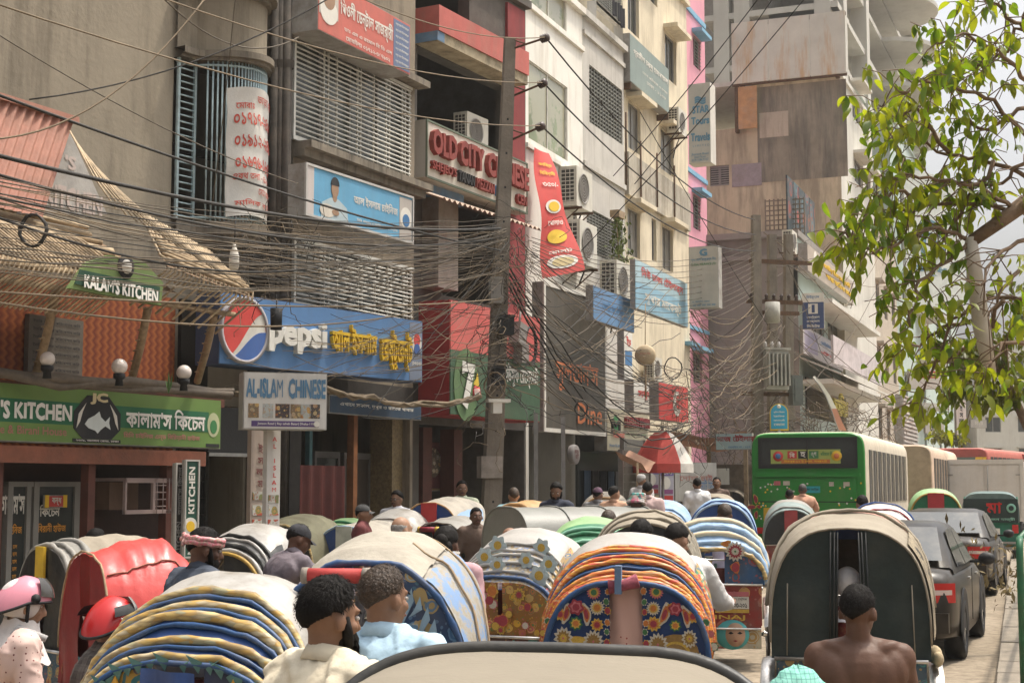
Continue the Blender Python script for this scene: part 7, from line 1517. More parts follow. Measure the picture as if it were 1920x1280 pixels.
# scrubby dry growth on the median
t = thing('dry_bush', 'dry brown weeds growing behind the green railing', 'bush', FKB.P(4, -1.2, .13), 0)
mb = MB()
for i in range(900):
    p = Vector((random.gauss(.6,.5), random.uniform(-1.5,9), abs(random.gauss(.35,.35)))); q = Euler((random.random()*6, random.random()*6, random.random()*6)).to_matrix(); r_ = random.uniform(.03,.09)
    mb.add([p + q @ Vector(v) for v in ((-r_,0,0),(0,-r_*.35,0),(r_,0,0),(0,r_*.35,0))], [(0,1,2,3)])
obj('foliage', mb, mat('dry weed leaf', (.16,.12,.05), .85, var=.5, scale=6), t, kind='stuff'); obj('stem', MB().tube([(.6,0,-.1),(.7,.1,.5),(.6,.2,1.0)], .012, 4).tube([(.5,2,-.1),(.6,2.1,.9)], .012, 4), WOOD, t)
# ================================================================== PEOPLE
def skin(n, c): return mat(n, c, .55, var=.10, scale=9, spec=.35, bump=.08, bscale=60)
S1, S2, S3 = skin('brown skin', (.20,.105,.062)), skin('deep brown skin', (.105,.050,.030)), skin('light brown skin', (.30,.17,.105))
HAIR = mat('black hair', (.008,.0065,.0055), .7, var=.4, scale=30, spec=.14, bump=.2, bscale=60); HAIRG = mat('greying hair', (.055,.048,.042), .6, var=.6, scale=60, bump=.5, bscale=90); HAIRW = mat('grey hair', (.28,.26,.235), .7, var=.3, scale=60, bump=.5, bscale=90); HAIRB = mat('sun-browned hair', (.045,.028,.017), .55, var=.5, scale=50, bump=.5, bscale=90)
EYEM = mat('eye white', (.5,.46,.42), .3)
def cloth(n, c, **k): return mat(n, c, k.pop('rough', .85), var=.12, scale=5, bump=.55, bscale=11, **k)
def plaid(n, base, c1, c2, sc=9):
    def fn(nt, tc):
        sx = nd(nt, 'ShaderNodeSeparateXYZ'); nt.links.new(tc.outputs['Object'], sx.inputs[0]); o = base
        for ax, c, f in (('X', c1, sc), ('Z', c1, sc), ('X', c2, sc*2.3), ('Z', c2, sc*2.3)):
            m = nd(nt, 'ShaderNodeMath', operation='MULTIPLY'); m.inputs[1].default_value = f; nt.links.new(sx.outputs[ax], m.inputs[0])
            fr = nd(nt, 'ShaderNodeMath', operation='FRACT'); nt.links.new(m.outputs[0], fr.inputs[0])
            g = ramp(nt, fr.outputs[0], [(0, (0,0,0)), (.55 if c is c1 else .78, (.6,.6,.6))]); o = mixc(nt, g, o, c)
        return o
    return node_mat(n, fn, .85)
TROU = cloth('dark trousers', (.05,.05,.06))
def head_parts(hc, R, big):
    f = lambda *p: hc + R @ Vector(p)
    pr = [('e', f(0,-.012,.02), (.076,.096,.096), R), ('e', f(0,.028,-.045), (.060,.072,.085), R), ('e', f(0,.048,-.088), (.042,.044,.036), R), ('c', f(0,.096,.004), f(0,.113,-.034), .010, .015),
          ('e', f(0,.085,.022), (.05,.018,.014), R), ('e', f(0,.088,-.064), (.026,.015,.010), R), ('e', f(.045,.065,-.03), (.022,.02,.02), R), ('e', f(-.045,.065,-.03), (.022,.02,.02), R)]
    for sg in (-1, 1): pr += [('e', f(sg*.083,-.008,-.022), (.011,.021,.034), R), ('e', f(sg*.078,-.004,-.03), (.012,.014,.02), R)]
    return pr
def hair_mesh(hc, R, style='short', seed=0, strands=0, ln=.02, top=1.09):
    rx, ry, rz = .076, .096, .096; c0 = Vector((0,-.012,.02))
    def hl(a):
        a = abs(a)
        if style == 'bald': return (-28, 14) if a > 78 else (99, 99)
        if a < 38: v = 40
        elif a < 78: v = 40 - (a-38)/40*32
        elif a < 98: v = 8 - (a-78)/20*22
        elif a < 112: v = -2
        else: v = -8 - (a-112)/68*34
        return (v, 95)
    nu, nv = 44, 30; mb = MB(); S = Vector((seed*1.7, seed, 3))
    def P(i, j):
        a = i/nu*360 - 180; e = -62 + 152*j/nv; ar, er = radians(a), radians(e)
        d = Vector((sin(ar)*cos(er), cos(ar)*cos(er), sin(er))); lo, hi = hl(a)
        w = max(0, min(1, (e-lo)/9+.5)) * max(0, min(1, (hi-e)/9+.5))
        r = .93 + w*(top-.93 + .035*noise.noise(d*5+S) + .012*noise.noise(d*11+S)) - (.02 if style == 'bald' else 0)*w
        return Vector((d.x*rx*r, d.y*ry*r, d.z*rz*r)), d, w
    g = [[P(i, j) for j in range(nv+1)] for i in range(nu)]
    mb.v = [tuple(hc + R @ (c0 + p[0])) for row in g for p in row]
    for i in range(nu):
        for j in range(nv):
            i2 = (i+1) % nu; mb.f.append([i*(nv+1)+j, i2*(nv+1)+j, i2*(nv+1)+j+1, i*(nv+1)+j+1]); mb.m.append(0); mb.s.append(True)
    rg = random.Random(seed); n = 0
    while n < strands:
        p, d, w = g[rg.randrange(nu)][rg.randrange(2, nv+1)]
        if w < .6 or rg.random() > cos(math.asin(max(-1,min(1,d.z))))+.1: continue
        n += 1; t = Vector((d.x*.3+rg.gauss(0,.35), rg.gauss(.25,.35)-.4*(d.y<-.2), rg.gauss(-.55,.3))); t = (t - d*t.dot(d)).normalized()
        j_ = Vector((rg.uniform(-.006,.006),)*3); a = p*.98 + j_; l = ln*rg.uniform(.6,1.3)*(1 if d.z > -.1 else .35); b = a + d*l*.20 + t*l*.6; c = a + d*l*.16 + t*l*1.2; s_ = d.cross(t)*.0014
        mb.add([hc + R @ (c0+q) for q in (a-s_, a+s_, b+s_*.8, b-s_*.8, c)], [(0,1,2,3),(3,2,4)])
    return mb
NP = 0
PEOPLE_D = []
def person(label, px, ytop, d, yaw, pose='stand', lean=8, hy=0, hp=0, sk=S1, hair='short', hm=HAIR, shirt=None, trou=TROU, sleeve=.55, arms='down', s=None, extra=None, hat=0.0, beard=0, face=False, bulk=1.0, rarm=None, prone=0):
    global NP; NP += 1
    k = FPX/d; zt = HC - (ytop-HZ)/k - hat; L = radians(lean)
    if pose == 'stand': s = (zt-.12)/1.685; s = max(.8, min(1.05, s))
    s = s or .97
    hz = zt - (.50*cos(L) + .15*cos(.6*L) + .115)*s
    p = W(px, HZ, d); yw = radians(yaw); fwd = Vector((sin(yw), cos(yw), 0)); off = (.50*sin(L)+.15*sin(.6*L))*s
    o = Vector((p.x, p.y, 0)) - fwd*off
    t = thing('person', label, 'person', o, -yw)
    u = Vector((0, sin(L), cos(L))); H = Vector((0,0,hz)); V = lambda x, y, z: Vector((x,y,z))*s
    nb = H + u*.50*s; hc = nb + Vector((0, sin(.6*L), cos(.6*L)))*.15*s
    R = (Matrix.Rotation(-radians(hy), 3, 'Z') @ Matrix.Rotation(-radians(hp + lean*.45), 3, 'X')) * 1.0
    Rs = Matrix.Rotation(-L, 3, 'X'); near = d < 9; vx = .011 if near else (.015 if d < 15 else .022)
    tor = [('e', H+u*.02*s, (.155*s*bulk,.115*s*bulk,.13*s), Rs), ('e', H+u*.20*s+Vector((0,0,0)), (.140*s*bulk,.10*s*bulk,.17*s), Rs), ('e', H+u*.36*s, (.168*s*bulk,.115*s*bulk,.16*s), Rs)]
    sh = {}; arm = {}
    for sg in (-1, 1):
        S = nb - u*.055*s + Vector((sg*.185*s*bulk,0,0)); m = (rarm if (sg == 1 and rarm) else arms)
        if m == 'down': E_ = S + V(sg*.05,-.02,-.29); Wr = E_ + V(sg*.0,.07,-.25)
        elif m == 'handle': E_ = S + V(sg*.10,.15,-.23); Wr = S + V(sg*.08,.43,-.26)
        else: E_ = S + V(sg*.06,.04,-.28); Wr = E_ + V(-sg*.09,.22,-.03)
        sh[sg] = S; arm[sg] = (S, E_, Wr)
        tor += [('c', nb-u*.05*s, S, .07*s, .062*s), ('c', nb-u*.0*s, S+u*.01*s, .045*s, .05*s), ('e', S-u*.07*s+Vector((-sg*.05*s,-.04*s,0)), (.075*s,.055*s,.10*s), Rs)]
    arms_p = []; hands = MB()
    for sg in (-1, 1):
        S, E_, Wr = arm[sg]; arms_p += [('c', S, E_, .055*s*bulk, .043*s), ('c', E_, Wr, .043*s, .029*s)]
        a = (Wr-E_).normalized(); sd = Vector((1,0,0)); sd = (sd - a*sd.dot(a)).normalized(); nn = a.cross(sd); pc = Wr + a*.055*s
        arms_p.append(('e', pc, (.036*s,.016*s,.052*s), Matrix((sd, nn, a)).transposed()))
        for i, (x, l) in enumerate(((-.026,.062),(-.009,.074),(.009,.070),(.025,.055))):
            b = pc + sd*x*s + a*.042*s; c1 = b + (a*.85 - nn*.35*1)*l*.55*s; c2 = c1 + (a*.5 - nn*.8)*l*.5*s
            hands.tube([b - a*.015*s, b, c1, c2], [.009*s,.0088*s,.0082*s,.006*s], 6)
        b = pc - sd*sg*.030*s - a*.02*s; hands.tube([b, b - sd*sg*.022*s + a*.03*s, b - sd*sg*.026*s + a*.062*s - nn*.015*s], [.0115*s,.0105*s,.007*s], 6)
    legs = []
    for sg in (-1, 1):
        hj = H + V(sg*.085,0,-.03)
        if pose == 'stand': K_ = hj + V(sg*.01,.03,-.43); A_ = Vector((K_.x, K_.y-.04*s, .20))
        elif pose == 'sit': K_ = hj + V(sg*.06,.42,.0); A_ = K_ + V(0,.04,-.42)
        else: K_ = hj + V(sg*.05,.36,-.14-.12*sg); A_ = K_ + V(0,-.12,-.38)
        A_.z = max(A_.z, .06); legs += [('c', hj, K_, .082*s*bulk, .056*s), ('c', K_, A_, .056*s, .036*s), ('c', A_+V(0,-.02,-.03), A_+V(0,.16,-.05), .036*s, .03*s)]
    Hh = R
    hd = [(q[0], q[1], tuple(x*s for x in q[2]), R) if q[0] == 'e' else q for q in head_parts(hc, R, near)]
    neck = [('c', nb-u*.03*s, hc + R @ V(0,-.02,-.05), .058*s, .052*s), ('c', nb-u*.05*s, nb+u*.04*s, .075*s, .05*s)]
    body_prims = hd + neck + tor + arms_p + legs
    if shirt is None:
        for sg in (-1, 1): body_prims += [('e', nb-u*.16*s+Vector((sg*.10*s,-.075*s,0)), (.062*s,.035*s,.10*s), Rs @ Matrix.Rotation(sg*.3,3,'Y')), ('e', nb-u*.03*s+Vector((sg*.10*s,-.02*s,0)), (.09*s,.05*s,.04*s), Rs @ Matrix.Rotation(-sg*.35,3,'Y')), ('e', arm[sg][0]-u*.02*s, (.068*s,.064*s,.08*s), Rs)]
    blob('body', body_prims, vx, sk, t, extra=hands, smooth=2)
    if shirt:
        g = .016*s; sp = [(q[0], q[1], (q[2][0]+g, q[2][1]+g, q[2][2]+g*.6), q[3]) if q[0] == 'e' else (q[0], q[1], q[2], q[3]+g*.75, q[4]+g*.75) for q in tor]
        for sg in (-1, 1):
            S, E_, Wr = arm[sg]; sp.append(('c', S, S.lerp(E_, min(1, sleeve*1.5)), .055*s*bulk+g, .047*s+g*1.1))
            if sleeve > .7: sp.append(('c', E_, E_.lerp(Wr, .9), .045*s+g, .032*s+g))
        sp += [('c', nb-u*.06*s, nb+u*.004*s, .084*s, .070*s)]
        blob('shirt', sp, vx*1.05, shirt, t, wrinkle=.016 if near else .012, wscale=5, smooth=2)
        cm = MB(); prof = [(.060,.030),(.066,.034),(.078,.008),(.088,-.022),(.082,-.024)]
        cm.lathe([(r*s*1.05, h*s) for r, h in prof], 20); M_ = Matrix.Translation(nb+u*.020*s) @ Rs.to_4x4(); cm.v = [tuple(M_ @ Vector((v[0], v[1]*.95, v[2]-.10*v[1]))) for v in cm.v]; obj('collar', cm, shirt, t)
    if trou: blob('trousers', [(q[0], q[1], q[2], q[3]+.018*s, q[4]+.018*s) for q in legs if q[3] > .04*s] + [('e', H+u*.0*s, (.17*s*bulk,.13*s*bulk,.12*s), Rs)], vx*1.4, trou, t, smooth=2)
    st = int(2600 if d < 6.5 else 1300 if d < 9 else 400 if d < 13 else 0)
    if hair in ('short', 'thick', 'bald', 'bun'):
        hmesh = hair_mesh(hc, R*s, 'bald' if hair == 'bald' else 'short', NP, st if hair != 'bald' else st//4, .013 if hair == 'short' else .019, 1.08 if hair == 'short' else 1.17 if hair in ('thick', 'bun') else 1.02); obj('hair', hmesh, hm, t)
        if hair == 'bun': obj('hair_bun', MB().ell(hc + R @ V(.02,-.125,.01), (.05*s,.045*s,.06*s), 12, 8).ell(hc + R @ V(.06,-.10,-.03), (.035*s,.04*s,.05*s), 10, 8), hm, t)
    if beard:
        bm_ = MB(); rg = random.Random(NP); cpos = Vector((0,.045,-.088))
        bm_.ell(hc + R @ (cpos*s), (.062*s,.066*s,(.062+beard*.35)*s), 18, 12, 0, R); bm_.v = [tuple(Vector(v) + Vector((noise.noise(Vector(v)*30), noise.noise(Vector(v)*30+Vector((5,5,5))), 0))*.008) for v in bm_.v]
        for i in range(900 if d < 6.5 else 0):
            th = rg.uniform(-1.9, 1.9); e = rg.uniform(-1.3, .55); dd = Vector((sin(th)*cos(e), cos(th)*cos(e), sin(e))); a = cpos + Vector((dd.x*.062, dd.y*.066, dd.z*.064)); b = a + dd*.012 + Vector((0,.004,-.02-rg.random()*beard)); s_ = Vector((.0013,0,0))
            bm_.add([hc + R @ (q*s) for q in (a-s_, a+s_, b)], [(0,1,2)])
        obj('beard', bm_, hm, t)
        sb = MB()
        for sg in (-1, 1): sb.tube([hc + R @ V(sg*.074,.012,.0), hc + R @ V(sg*.070,.03,-.05), hc + R @ V(sg*.052,.05,-.09)], [.012*s,.018*s,.02*s], 8)
        obj('side_whiskers', sb, hm, t)
    if face:
        for sg in (-1, 1):
            obj('eye', MB().ell(hc + R @ V(sg*.030,.085,.0), (.014*s,.009*s,.008*s), 10, 6), EYEM, t); obj('iris', MB().ell(hc + R @ V(sg*.030,.0925,.0), (.006*s,.004*s,.006*s), 8, 6), BLACK, t)
            obj('eyebrow', MB().tube([hc + R @ V(sg*.012,.101,.019), hc + R @ V(sg*.03,.100,.024), hc + R @ V(sg*.05,.088,.017)], [.003*s,.0045*s,.003*s], 6), HAIR, t)
        obj('lips', MB().ell(hc + R @ V(0,.101,-.064), (.022*s,.006*s,.008*s), 10, 6), mat('lip tone', (.20,.075,.06), .5), t)
        if face == 'm': obj('moustache', MB().tube([hc + R @ V(-.03,.094,-.055), hc + R @ V(0,.108,-.050), hc + R @ V(.03,.094,-.055)], [.004*s,.007*s,.004*s], 6), HAIR, t)
    t['_'] = 0; del t['_']
    info = dict(t=t, hc=hc, R=R, s=s, nb=nb, u=u, H=H, arm=arm, o=o, yw=yw, V=V)
    if extra: extra(info)
    return info
def headgear(kind, m, m2=None):
    def fn(I):
        hc, R, s, t, V = I['hc'], I['R'], I['s'], I['t'], I['V']; f = lambda *p: hc + R @ V(*p)
        if kind == 'cap':
            mb = MB(); mb.grid(lambda a, b: f(.084*sin(2*pi*a)*cos(b*pi/2), .104*cos(2*pi*a)*cos(b*pi/2)-.012, .03+.092*sin(b*pi/2)), 20, 8); mb.grid(lambda a, b: f((-.07+.14*a), .085+.075*b*(1-(2*a-1)**2*.5), .035-.02*b-.02*(2*a-1)**2), 8, 4); obj('cap', mb, m, t)
        elif kind == 'skullcap':
            obj('skullcap', MB().grid(lambda a, b: f(.081*sin(2*pi*a)*cos(b*pi/2)**.5, .100*cos(2*pi*a)*cos(b*pi/2)**.5-.014, .045+.075*sin(b*pi/2)), 20, 6), m, t)
        elif kind == 'band':
            mb = MB()
            for dz in (-.012, .012): mb.tube([f(.087*sin(2*pi*a/24), -.010+.106*cos(2*pi*a/24), .035+dz+.012*cos(2*pi*a/24)+.004*sin(a*2.2)) for a in range(25)], [.017*s*(1+.15*sin(a*1.7)) for a in range(25)], 7)
            obj('head_cloth', mb, m, t); k_ = MB().ell(f(-.05,-.11,.035), (.026*s,.024*s,.022*s), 10, 8)
            for (x, y, z) in ((-.10,-.125,.02),(-.02,-.13,-.015),(-.085,-.12,.055)): k_.tube([f(-.05,-.11,.035), f((x-.05)/2,-.12,(z+.035)/2), f(x,y,z)], [.012*s,.016*s,.012*s], 6)
            obj('knot', k_, m, t)
        elif kind == 'turban':
            mb = MB()
            for i in range(5): mb.tube([f((.10-.008*i)*sin(2*pi*a/20+i), -.012+(.115-.008*i)*cos(2*pi*a/20+i), .015+.028*i+.02*sin(2*pi*a/20+i*1.3)) for a in range(21)], .025*s, 7)
            mb.ell(f(0,-.01,.06), (.09*s,.105*s,.085*s)); obj('head_scarf', mb, m, t)
        elif kind == 'hijab':
            mb = MB(); mb.grid(lambda a, b: f((.094+.012*b)*sin(-2.35+4.7*a+pi)*cos(1.45-2.4*b), (.116)*cos(-2.35+4.7*a+pi)*cos(1.45-2.4*b)-.012, .02+.112*sin(1.45-2.4*b)), 28, 14); obj('head_scarf', mb, m, t)
            mb = MB(); mb.grid(lambda a, b: f((.082+.12*b**1.5)*sin(2*pi*a), .0+(.09+.09*b**1.5)*cos(2*pi*a)+.01, -.08-.20*b+.008*sin(a*40)), 36, 8); obj('scarf_drape', mb, m, t)
            obj('scarf_chin', MB().grid(lambda a, b: f(.083*sin(-1.5+3*a), .012+.092*cos(-1.5+3*a)-.02*b, -.105-.07*b+.03*(2*a-1)**2), 14, 5), m, t)
        elif kind == 'helmet':
            mb = MB(); mb.grid(lambda a, b: f(.125*sin(2*pi*a)*cos(b*pi/2-.0)*1.0, -.012+.150*cos(2*pi*a)*cos(b*pi/2), (.010 - .085*max(0,-cos(2*pi*a))*(1-b)+.02*max(0,cos(2*pi*a))*(1-b)) + .135*sin(b*pi/2)), 32, 12); obj('helmet_shell', mb, m, t)
            obj('helmet_rim', MB().tube([f(.126*sin(2*pi*a/32), -.012+.151*cos(2*pi*a/32), .010-.085*max(0,-cos(2*pi*a/32))+.02*max(0,cos(2*pi*a/32))) for a in range(33)], .008*s, 6), BLACK, t)
            obj('visor', MB().grid(lambda a, b: f(.133*sin(-1.25+2.5*a)*cos(.15+.75*b), -.008+.162*cos(-1.25+2.5*a)*cos(.15+.75*b), .030+.145*sin(.15+.75*b)), 16, 8), m2, t)
            for sg in (-1, 1):
                obj('visor_hinge', MB().lathe([(0,sg*.138),(.022*1,sg*.136),(.026,sg*.12)], 14, (0,0,0), 'x'), BLACK, t, M=Matrix.Translation(f(0,.02,.035)) @ R.to_4x4() @ Matrix.Scale(s, 4))
                obj('chin_strap', MB().tube([f(sg*.115,-.01,.0), f(sg*.088,.005,-.06), f(sg*.06,.02,-.12), f(0,.03,-.145)], .010*s, 5), BLACK, t)
    return fn
def both(*fs):
    def fn(I):
        for g in fs: g(I)
    return fn
PINKC = tinsel_mat('pink checked cotton', [(.55,.22,.24),(.62,.35,.34),(.5,.14,.17)], 60, 60, 60)
POLKA = node_mat('dotted pale pink blouse', lambda nt, tc: (lambda v: (nt.links.new(tc.outputs['Object'], v.inputs['Vector']), ramp(nt, v.outputs['Distance'], [(0, (.16,.05,.05)), (.17, (.58,.42,.37))]))[-1])(nd(nt, 'ShaderNodeTexVoronoi', _Scale=38.0, _Randomness=.35)), .85)
PHEL = mat('pink helmet shell', (.62,.24,.30), .25, var=.05, spec=.5, bump=0, dirt=.1); SMOK = mat('smoked visor', (.05,.045,.04), .12, var=.5, scale=3, spec=.6, bump=0)
I = person('person in a pink helmet and white headscarf with dotted blouse on a motorbike', 50, 1075, 7.2, 62, 'sit', 8, -8, 6, S3, None, shirt=POLKA, sleeve=1.0, arms='lap', s=.92, hat=.03, face=True, extra=both(headgear('hijab', cloth('white scarf cotton', (.58,.54,.51))), headgear('helmet', PHEL, SMOK)))
mb = MB(); nb = I['nb']; mb.tube([nb + Vector((.13,.10,-.02)), nb + Vector((.10,-.02,.035)), nb + Vector((.02,-.14,-.12)), nb + Vector((-.08,-.16,-.35))], .018, 6); obj('bag_strap', mb, mat('grey webbing', (.38,.37,.36), .8), I['t'])
RHEL = mat('red helmet shell', (.42,.02,.02), .22, var=.05, spec=.5, bump=0); 
def rhel(I):
    headgear('helmet', RHEL, mat('clear grey visor', (.25,.24,.23), .15, spec=.6, var=.4))(I)
    f = lambda *p: I['hc'] + I['R'] @ I['V'](*p)
    for sg in (-1, 1):
        obj('helmet_stripe', MB().grid(lambda a, b: f(sg*.127*cos(.12+.55*b+.12*a), -.012+.153*(-.75+1.3*a)*cos(.12+.5*b)*.9, .02+.130*sin(.12+.40*b+.25*a)), 10, 3), BLACK, I['t'])
        obj('helmet_mark', MB().add([f(sg*.13,-.07,.035), f(sg*.132,-.03,.03), f(sg*.131,-.05,-.01), f(sg*.134,-.05,.02)], [(0,1,3),(0,3,2),(3,1,2)]), TW, I['t'])
person('person in a red and black helmet and striped dark shirt steering a motorbike', 214, 1112, 7.42, 62, 'sit', 12, -35, 0, S1, None, shirt=plaid('striped dark shirt', (.07,.065,.06), (.15,.14,.13), (.1,.09,.085), 14), sleeve=1.0, arms='handle', s=.95, hat=.03, extra=rhel)
person('person with a pink checked head cloth and dark blue shirt pedalling a rickshaw', 386, 985, 8.7, 48, 'ride', 18, 14, 6, S2, 'short', shirt=cloth('dark blue shirt', (.045,.055,.075)), sleeve=1, arms='handle', hat=.012, beard=.01, extra=headgear('band', PINKC), face=True)
person('person in a dark cap and faded grey shirt bending over the handlebar', 562, 980, 12.0, 50, 'ride', 32, 15, 10, S2, 'short', shirt=cloth('faded grey violet shirt', (.15,.125,.14), dirt=.7, dcol=(.035,.04,.06), dscale=1.6), sleeve=1, arms='handle', hat=.01, extra=headgear('cap', cloth('black cap', (.03,.03,.035)), None))
CRS = cloth('cream cotton shirt', (.60,.53,.40)); LBS = cloth('light blue shirt', (.36,.50,.60))
person('person with black wavy hair, long black beard and cream shirt', 622, 1078, 5.0, 42, 'sit', 8, 8, 4, S1, 'thick', shirt=CRS, sleeve=1, arms='lap', beard=.07, hat=.012, s=1.0, face=True)
person('person with short greying brown hair and light blue collared shirt', 722, 1054, 5.75, 24, 'sit', 6, 16, 2, S1, 'short', hm=HAIRB, shirt=LBS, sleeve=.6, arms='lap', hat=.012, s=1.0, bulk=1.06, face=True)
person('person whose dark hair shows behind the silver hood top', 446, 1090, 8.9, 20, 'sit', 10, 0, 0, S2, 'short', shirt=cloth('olive shirt', (.08,.08,.05)), arms='lap')
def mask(I):
    f = lambda *p: I['hc'] + I['R'] @ I['V'](*p); obj('face_mask', MB().grid(lambda a, b: f(.068*sin(-1.2+2.4*a), .03+.092*cos(-1.2+2.4*a), -.10+.075*b), 10, 4), TW, I['t'])
    for sg in (-1, 1): obj('mask_strap', MB().box(-.004,.004,-.07,.03,-.008,.008), TW, I['t'], M=Matrix.Translation(f(sg*.082,.01,-.055)) @ I['R'].to_4x4())
person('person with thick black hair, white face mask and pink T-shirt, one arm hanging', 838, 984, 10.2, 12, 'sit', 10, 12, 0, S2, 'bun', shirt=cloth('dusty pink shirt', (.45,.27,.29)), sleeve=.55, arms='handle', rarm='down', extra=mask, hat=.015)
person('person with a bald crown and grey fringe between the hoods', 754, 968, 13.0, 42, 'sit', 8, 10, 0, S3, 'bald', hm=HAIRW, shirt=cloth('pale grey shirt', (.4,.4,.42)))
def specs(I):
    f = lambda *p: I['hc'] + I['R'] @ I['V'](*p); mb = MB()
    for sg in (-1, 1): mb.tube([f(sg*.032+.022*cos(a*.63), .104, .0+.017*sin(a*.63)) for a in range(11)], .003, 4).tube([f(sg*.054,.10,.004), f(sg*.078,.0,.004)], .003, 4)
    obj('spectacles', mb, BLACK, I['t'])
person('person in spectacles and white shirt standing before the mosaic pilaster', 744, 920, 21.5, 200, 'stand', 2, 10, 5, S1, 'thick', shirt=cloth('white shirt', (.55,.55,.58)), face='m', extra=specs)
person('person in a dark knitted cap facing along the shop fronts', 682, 945, 18, 95, 'stand', 4, 0, 0, S1, 'short', shirt=cloth('maroon shirt', (.12,.03,.03)), extra=headgear('cap', cloth('charcoal cap', (.05,.05,.05))), face=True)
person('person with a moustache in a pale green shirt looking towards the crowd', 866, 901, 23.0, 178, 'stand', 0, -8, 4, S1, 'short', shirt=cloth('pale green shirt', (.42,.46,.34)), face='m')
person('person in a light blue shirt seen from behind near the concrete pole', 963, 914, 22.4, 10, 'stand', 2, -20, 0, S3, 'short', hm=HAIRB, shirt=cloth('sea blue shirt', (.25,.42,.46)))
person('person peering from under the red striped blue hood', 893, 951, 19.5, 165, 'sit', 4, 0, 0, S2, 'short', shirt=cloth('brown shirt', (.12,.08,.06)), face='m')
person('person in a dark T-shirt with a short beard looking down by the shutter', 1043, 905, 21.8, 205, 'stand', 4, -15, 20, S1, 'thick', shirt=cloth('midnight T-shirt', (.035,.04,.06)), sleeve=.45, beard=.01, face=True)
person('person with a shaved head in a blue and orange plaid shirt', 957, 988, 13.7, 26, 'ride', 16, 12, 6, S1, 'bald', hm=HAIRG, shirt=plaid('blue orange plaid', (.10,.17,.36), (.50,.30,.22), (.55,.50,.48), 8), sleeve=.6, arms='handle', bulk=1.05)
person('person in a mauve checked shirt leaning forward on the saddle', 1023, 1000, 15.0, 22, 'ride', 22, 8, 10, S2, 'short', shirt=plaid('mauve check', (.33,.27,.30), (.24,.18,.22), (.42,.36,.38), 30), sleeve=.6, arms='handle')
person('person with thick black hair bowing behind the orange tinselled hood', 1202, 972, 11.4, 20, 'ride', 22, 15, 16, S1, 'thick', shirt=cloth('dark olive shirt', (.06,.06,.05)), arms='handle', hat=.015)
person('person in a white shirt with cropped black hair behind the orange tinselled hood', 1268, 981, 10.3, 22, 'ride', 26, 18, 14, S1, 'short', shirt=cloth('clean white shirt', (.62,.61,.60)), sleeve=1, arms='handle', bulk=1.05)
person('person with curly sun-browned hair in front of the blue arched hood', 1358, 944, 17.4, 10, 'ride', 12, -10, 8, S2, 'thick', hm=HAIRB, shirt=cloth('pale lilac shirt', (.42,.38,.48)), arms='handle', hat=.01)
person('person in a colourful wrapped scarf riding past the posters', 1194, 926, 19, 60, 'sit', 10, 0, 10, S2, None, shirt=cloth('green print shirt', (.10,.22,.18)), hat=.02, extra=headgear('turban', tinsel_mat('multicolour scarf', [(.5,.12,.2),(.55,.5,.48),(.06,.28,.26),(.05,.05,.06),(.5,.35,.35)], 18, 18, 26)))
person('person in a pale pink shirt walking towards the parasol', 1214, 903, 24.5, 8, 'stand', 3, 0, 0, S1, 'short', shirt=cloth('pale pink shirt', (.50,.36,.34)))
person('person in a white prayer cap and white shirt beneath the parasol', 1203, 889, 29, 40, 'stand', 3, 0, 0, S1, 'short', hm=HAIRW, shirt=cloth('clean white shirt', (0,0,0)), extra=headgear('skullcap', cloth('white prayer cap', (.6,.58,.55))))
person('person in a white shirt before the paper-covered stall wall', 1307, 896, 30, 0, 'stand', 2, 0, 0, S1, 'short', shirt=cloth('clean white shirt', (0,0,0)))
person('person with a phone facing the traffic beside the stall wall', 1344, 894, 31, 190, 'stand', 2, 0, 0, S1, 'short', shirt=cloth('brown shirt', (0,0,0)), face='m')
person('person in a plum cap beside the fabric shop window', 1121, 913, 25.5, 20, 'stand', 3, 0, 0, S1, 'short', shirt=cloth('grey shirt', (.2,.2,.2)), extra=headgear('cap', cloth('plum cap', (.10,.05,.08))))
person('person with black hair and peach shirt before the fabric shop window', 1152, 911, 24.5, 30, 'stand', 3, 20, 0, S3, 'short', shirt=cloth('peach shirt', (.5,.3,.2)))
person('person with tousled hair just above the beige canvas hood', 1141, 957, 16.6, 15, 'sit', 6, 0, 0, S2, 'thick', hm=HAIRB, shirt=cloth('brown shirt', (0,0,0)))
person('person in a pale shirt riding close behind the green bus', 1480, 917, 29.6, 15, 'ride', 12, 0, 5, S2, 'short', shirt=cloth('pale grey shirt', (0,0,0)), arms='handle')
person('person in a salmon shirt with thinning hair behind the green bus', 1505, 907, 30.0, 15, 'ride', 8, 10, 0, S2, 'short', hm=HAIRG, shirt=cloth('salmon shirt', (.55,.30,.20)), arms='handle')
person('person with black hair above the white striped hood', 1616, 929, 21.5, 10, 'ride', 10, 0, 0, S1, 'thick', shirt=cloth('clean white shirt', (0,0,0)), arms='handle')
person('person with dark hair between the striped hood and the green hood', 1682, 955, 22.5, 10, 'sit', 10, 0, 0, S2, 'short', shirt=cloth('maroon shirt', (0,0,0)))
person('passenger in a white scarf inside the big beige topped hood', 1586, 1058, 9.9, 13, 'sit', 6, 10, 4, S1, None, shirt=cloth('maroon floral dress', (.12,.02,.025), dirt=.6, dcol=(.4,.2,.05), dscale=8), sleeve=1, arms='lap', s=.9, hat=.02, extra=headgear('hijab', cloth('white cotton scarf', (.60,.58,.60))))
person('person on the small red rickshaw in front of the lorry', 1790, 893, 53, 10, 'ride', 8, 0, 0, S2, 'short', shirt=cloth('grey shirt', (0,0,0)), arms='handle')
person('person whose dark hair shows beyond the drab grey hood', 184, 990, 13.5, 40, 'sit', 8, 0, 0, S2, 'short', shirt=cloth('brown shirt', (0,0,0)))
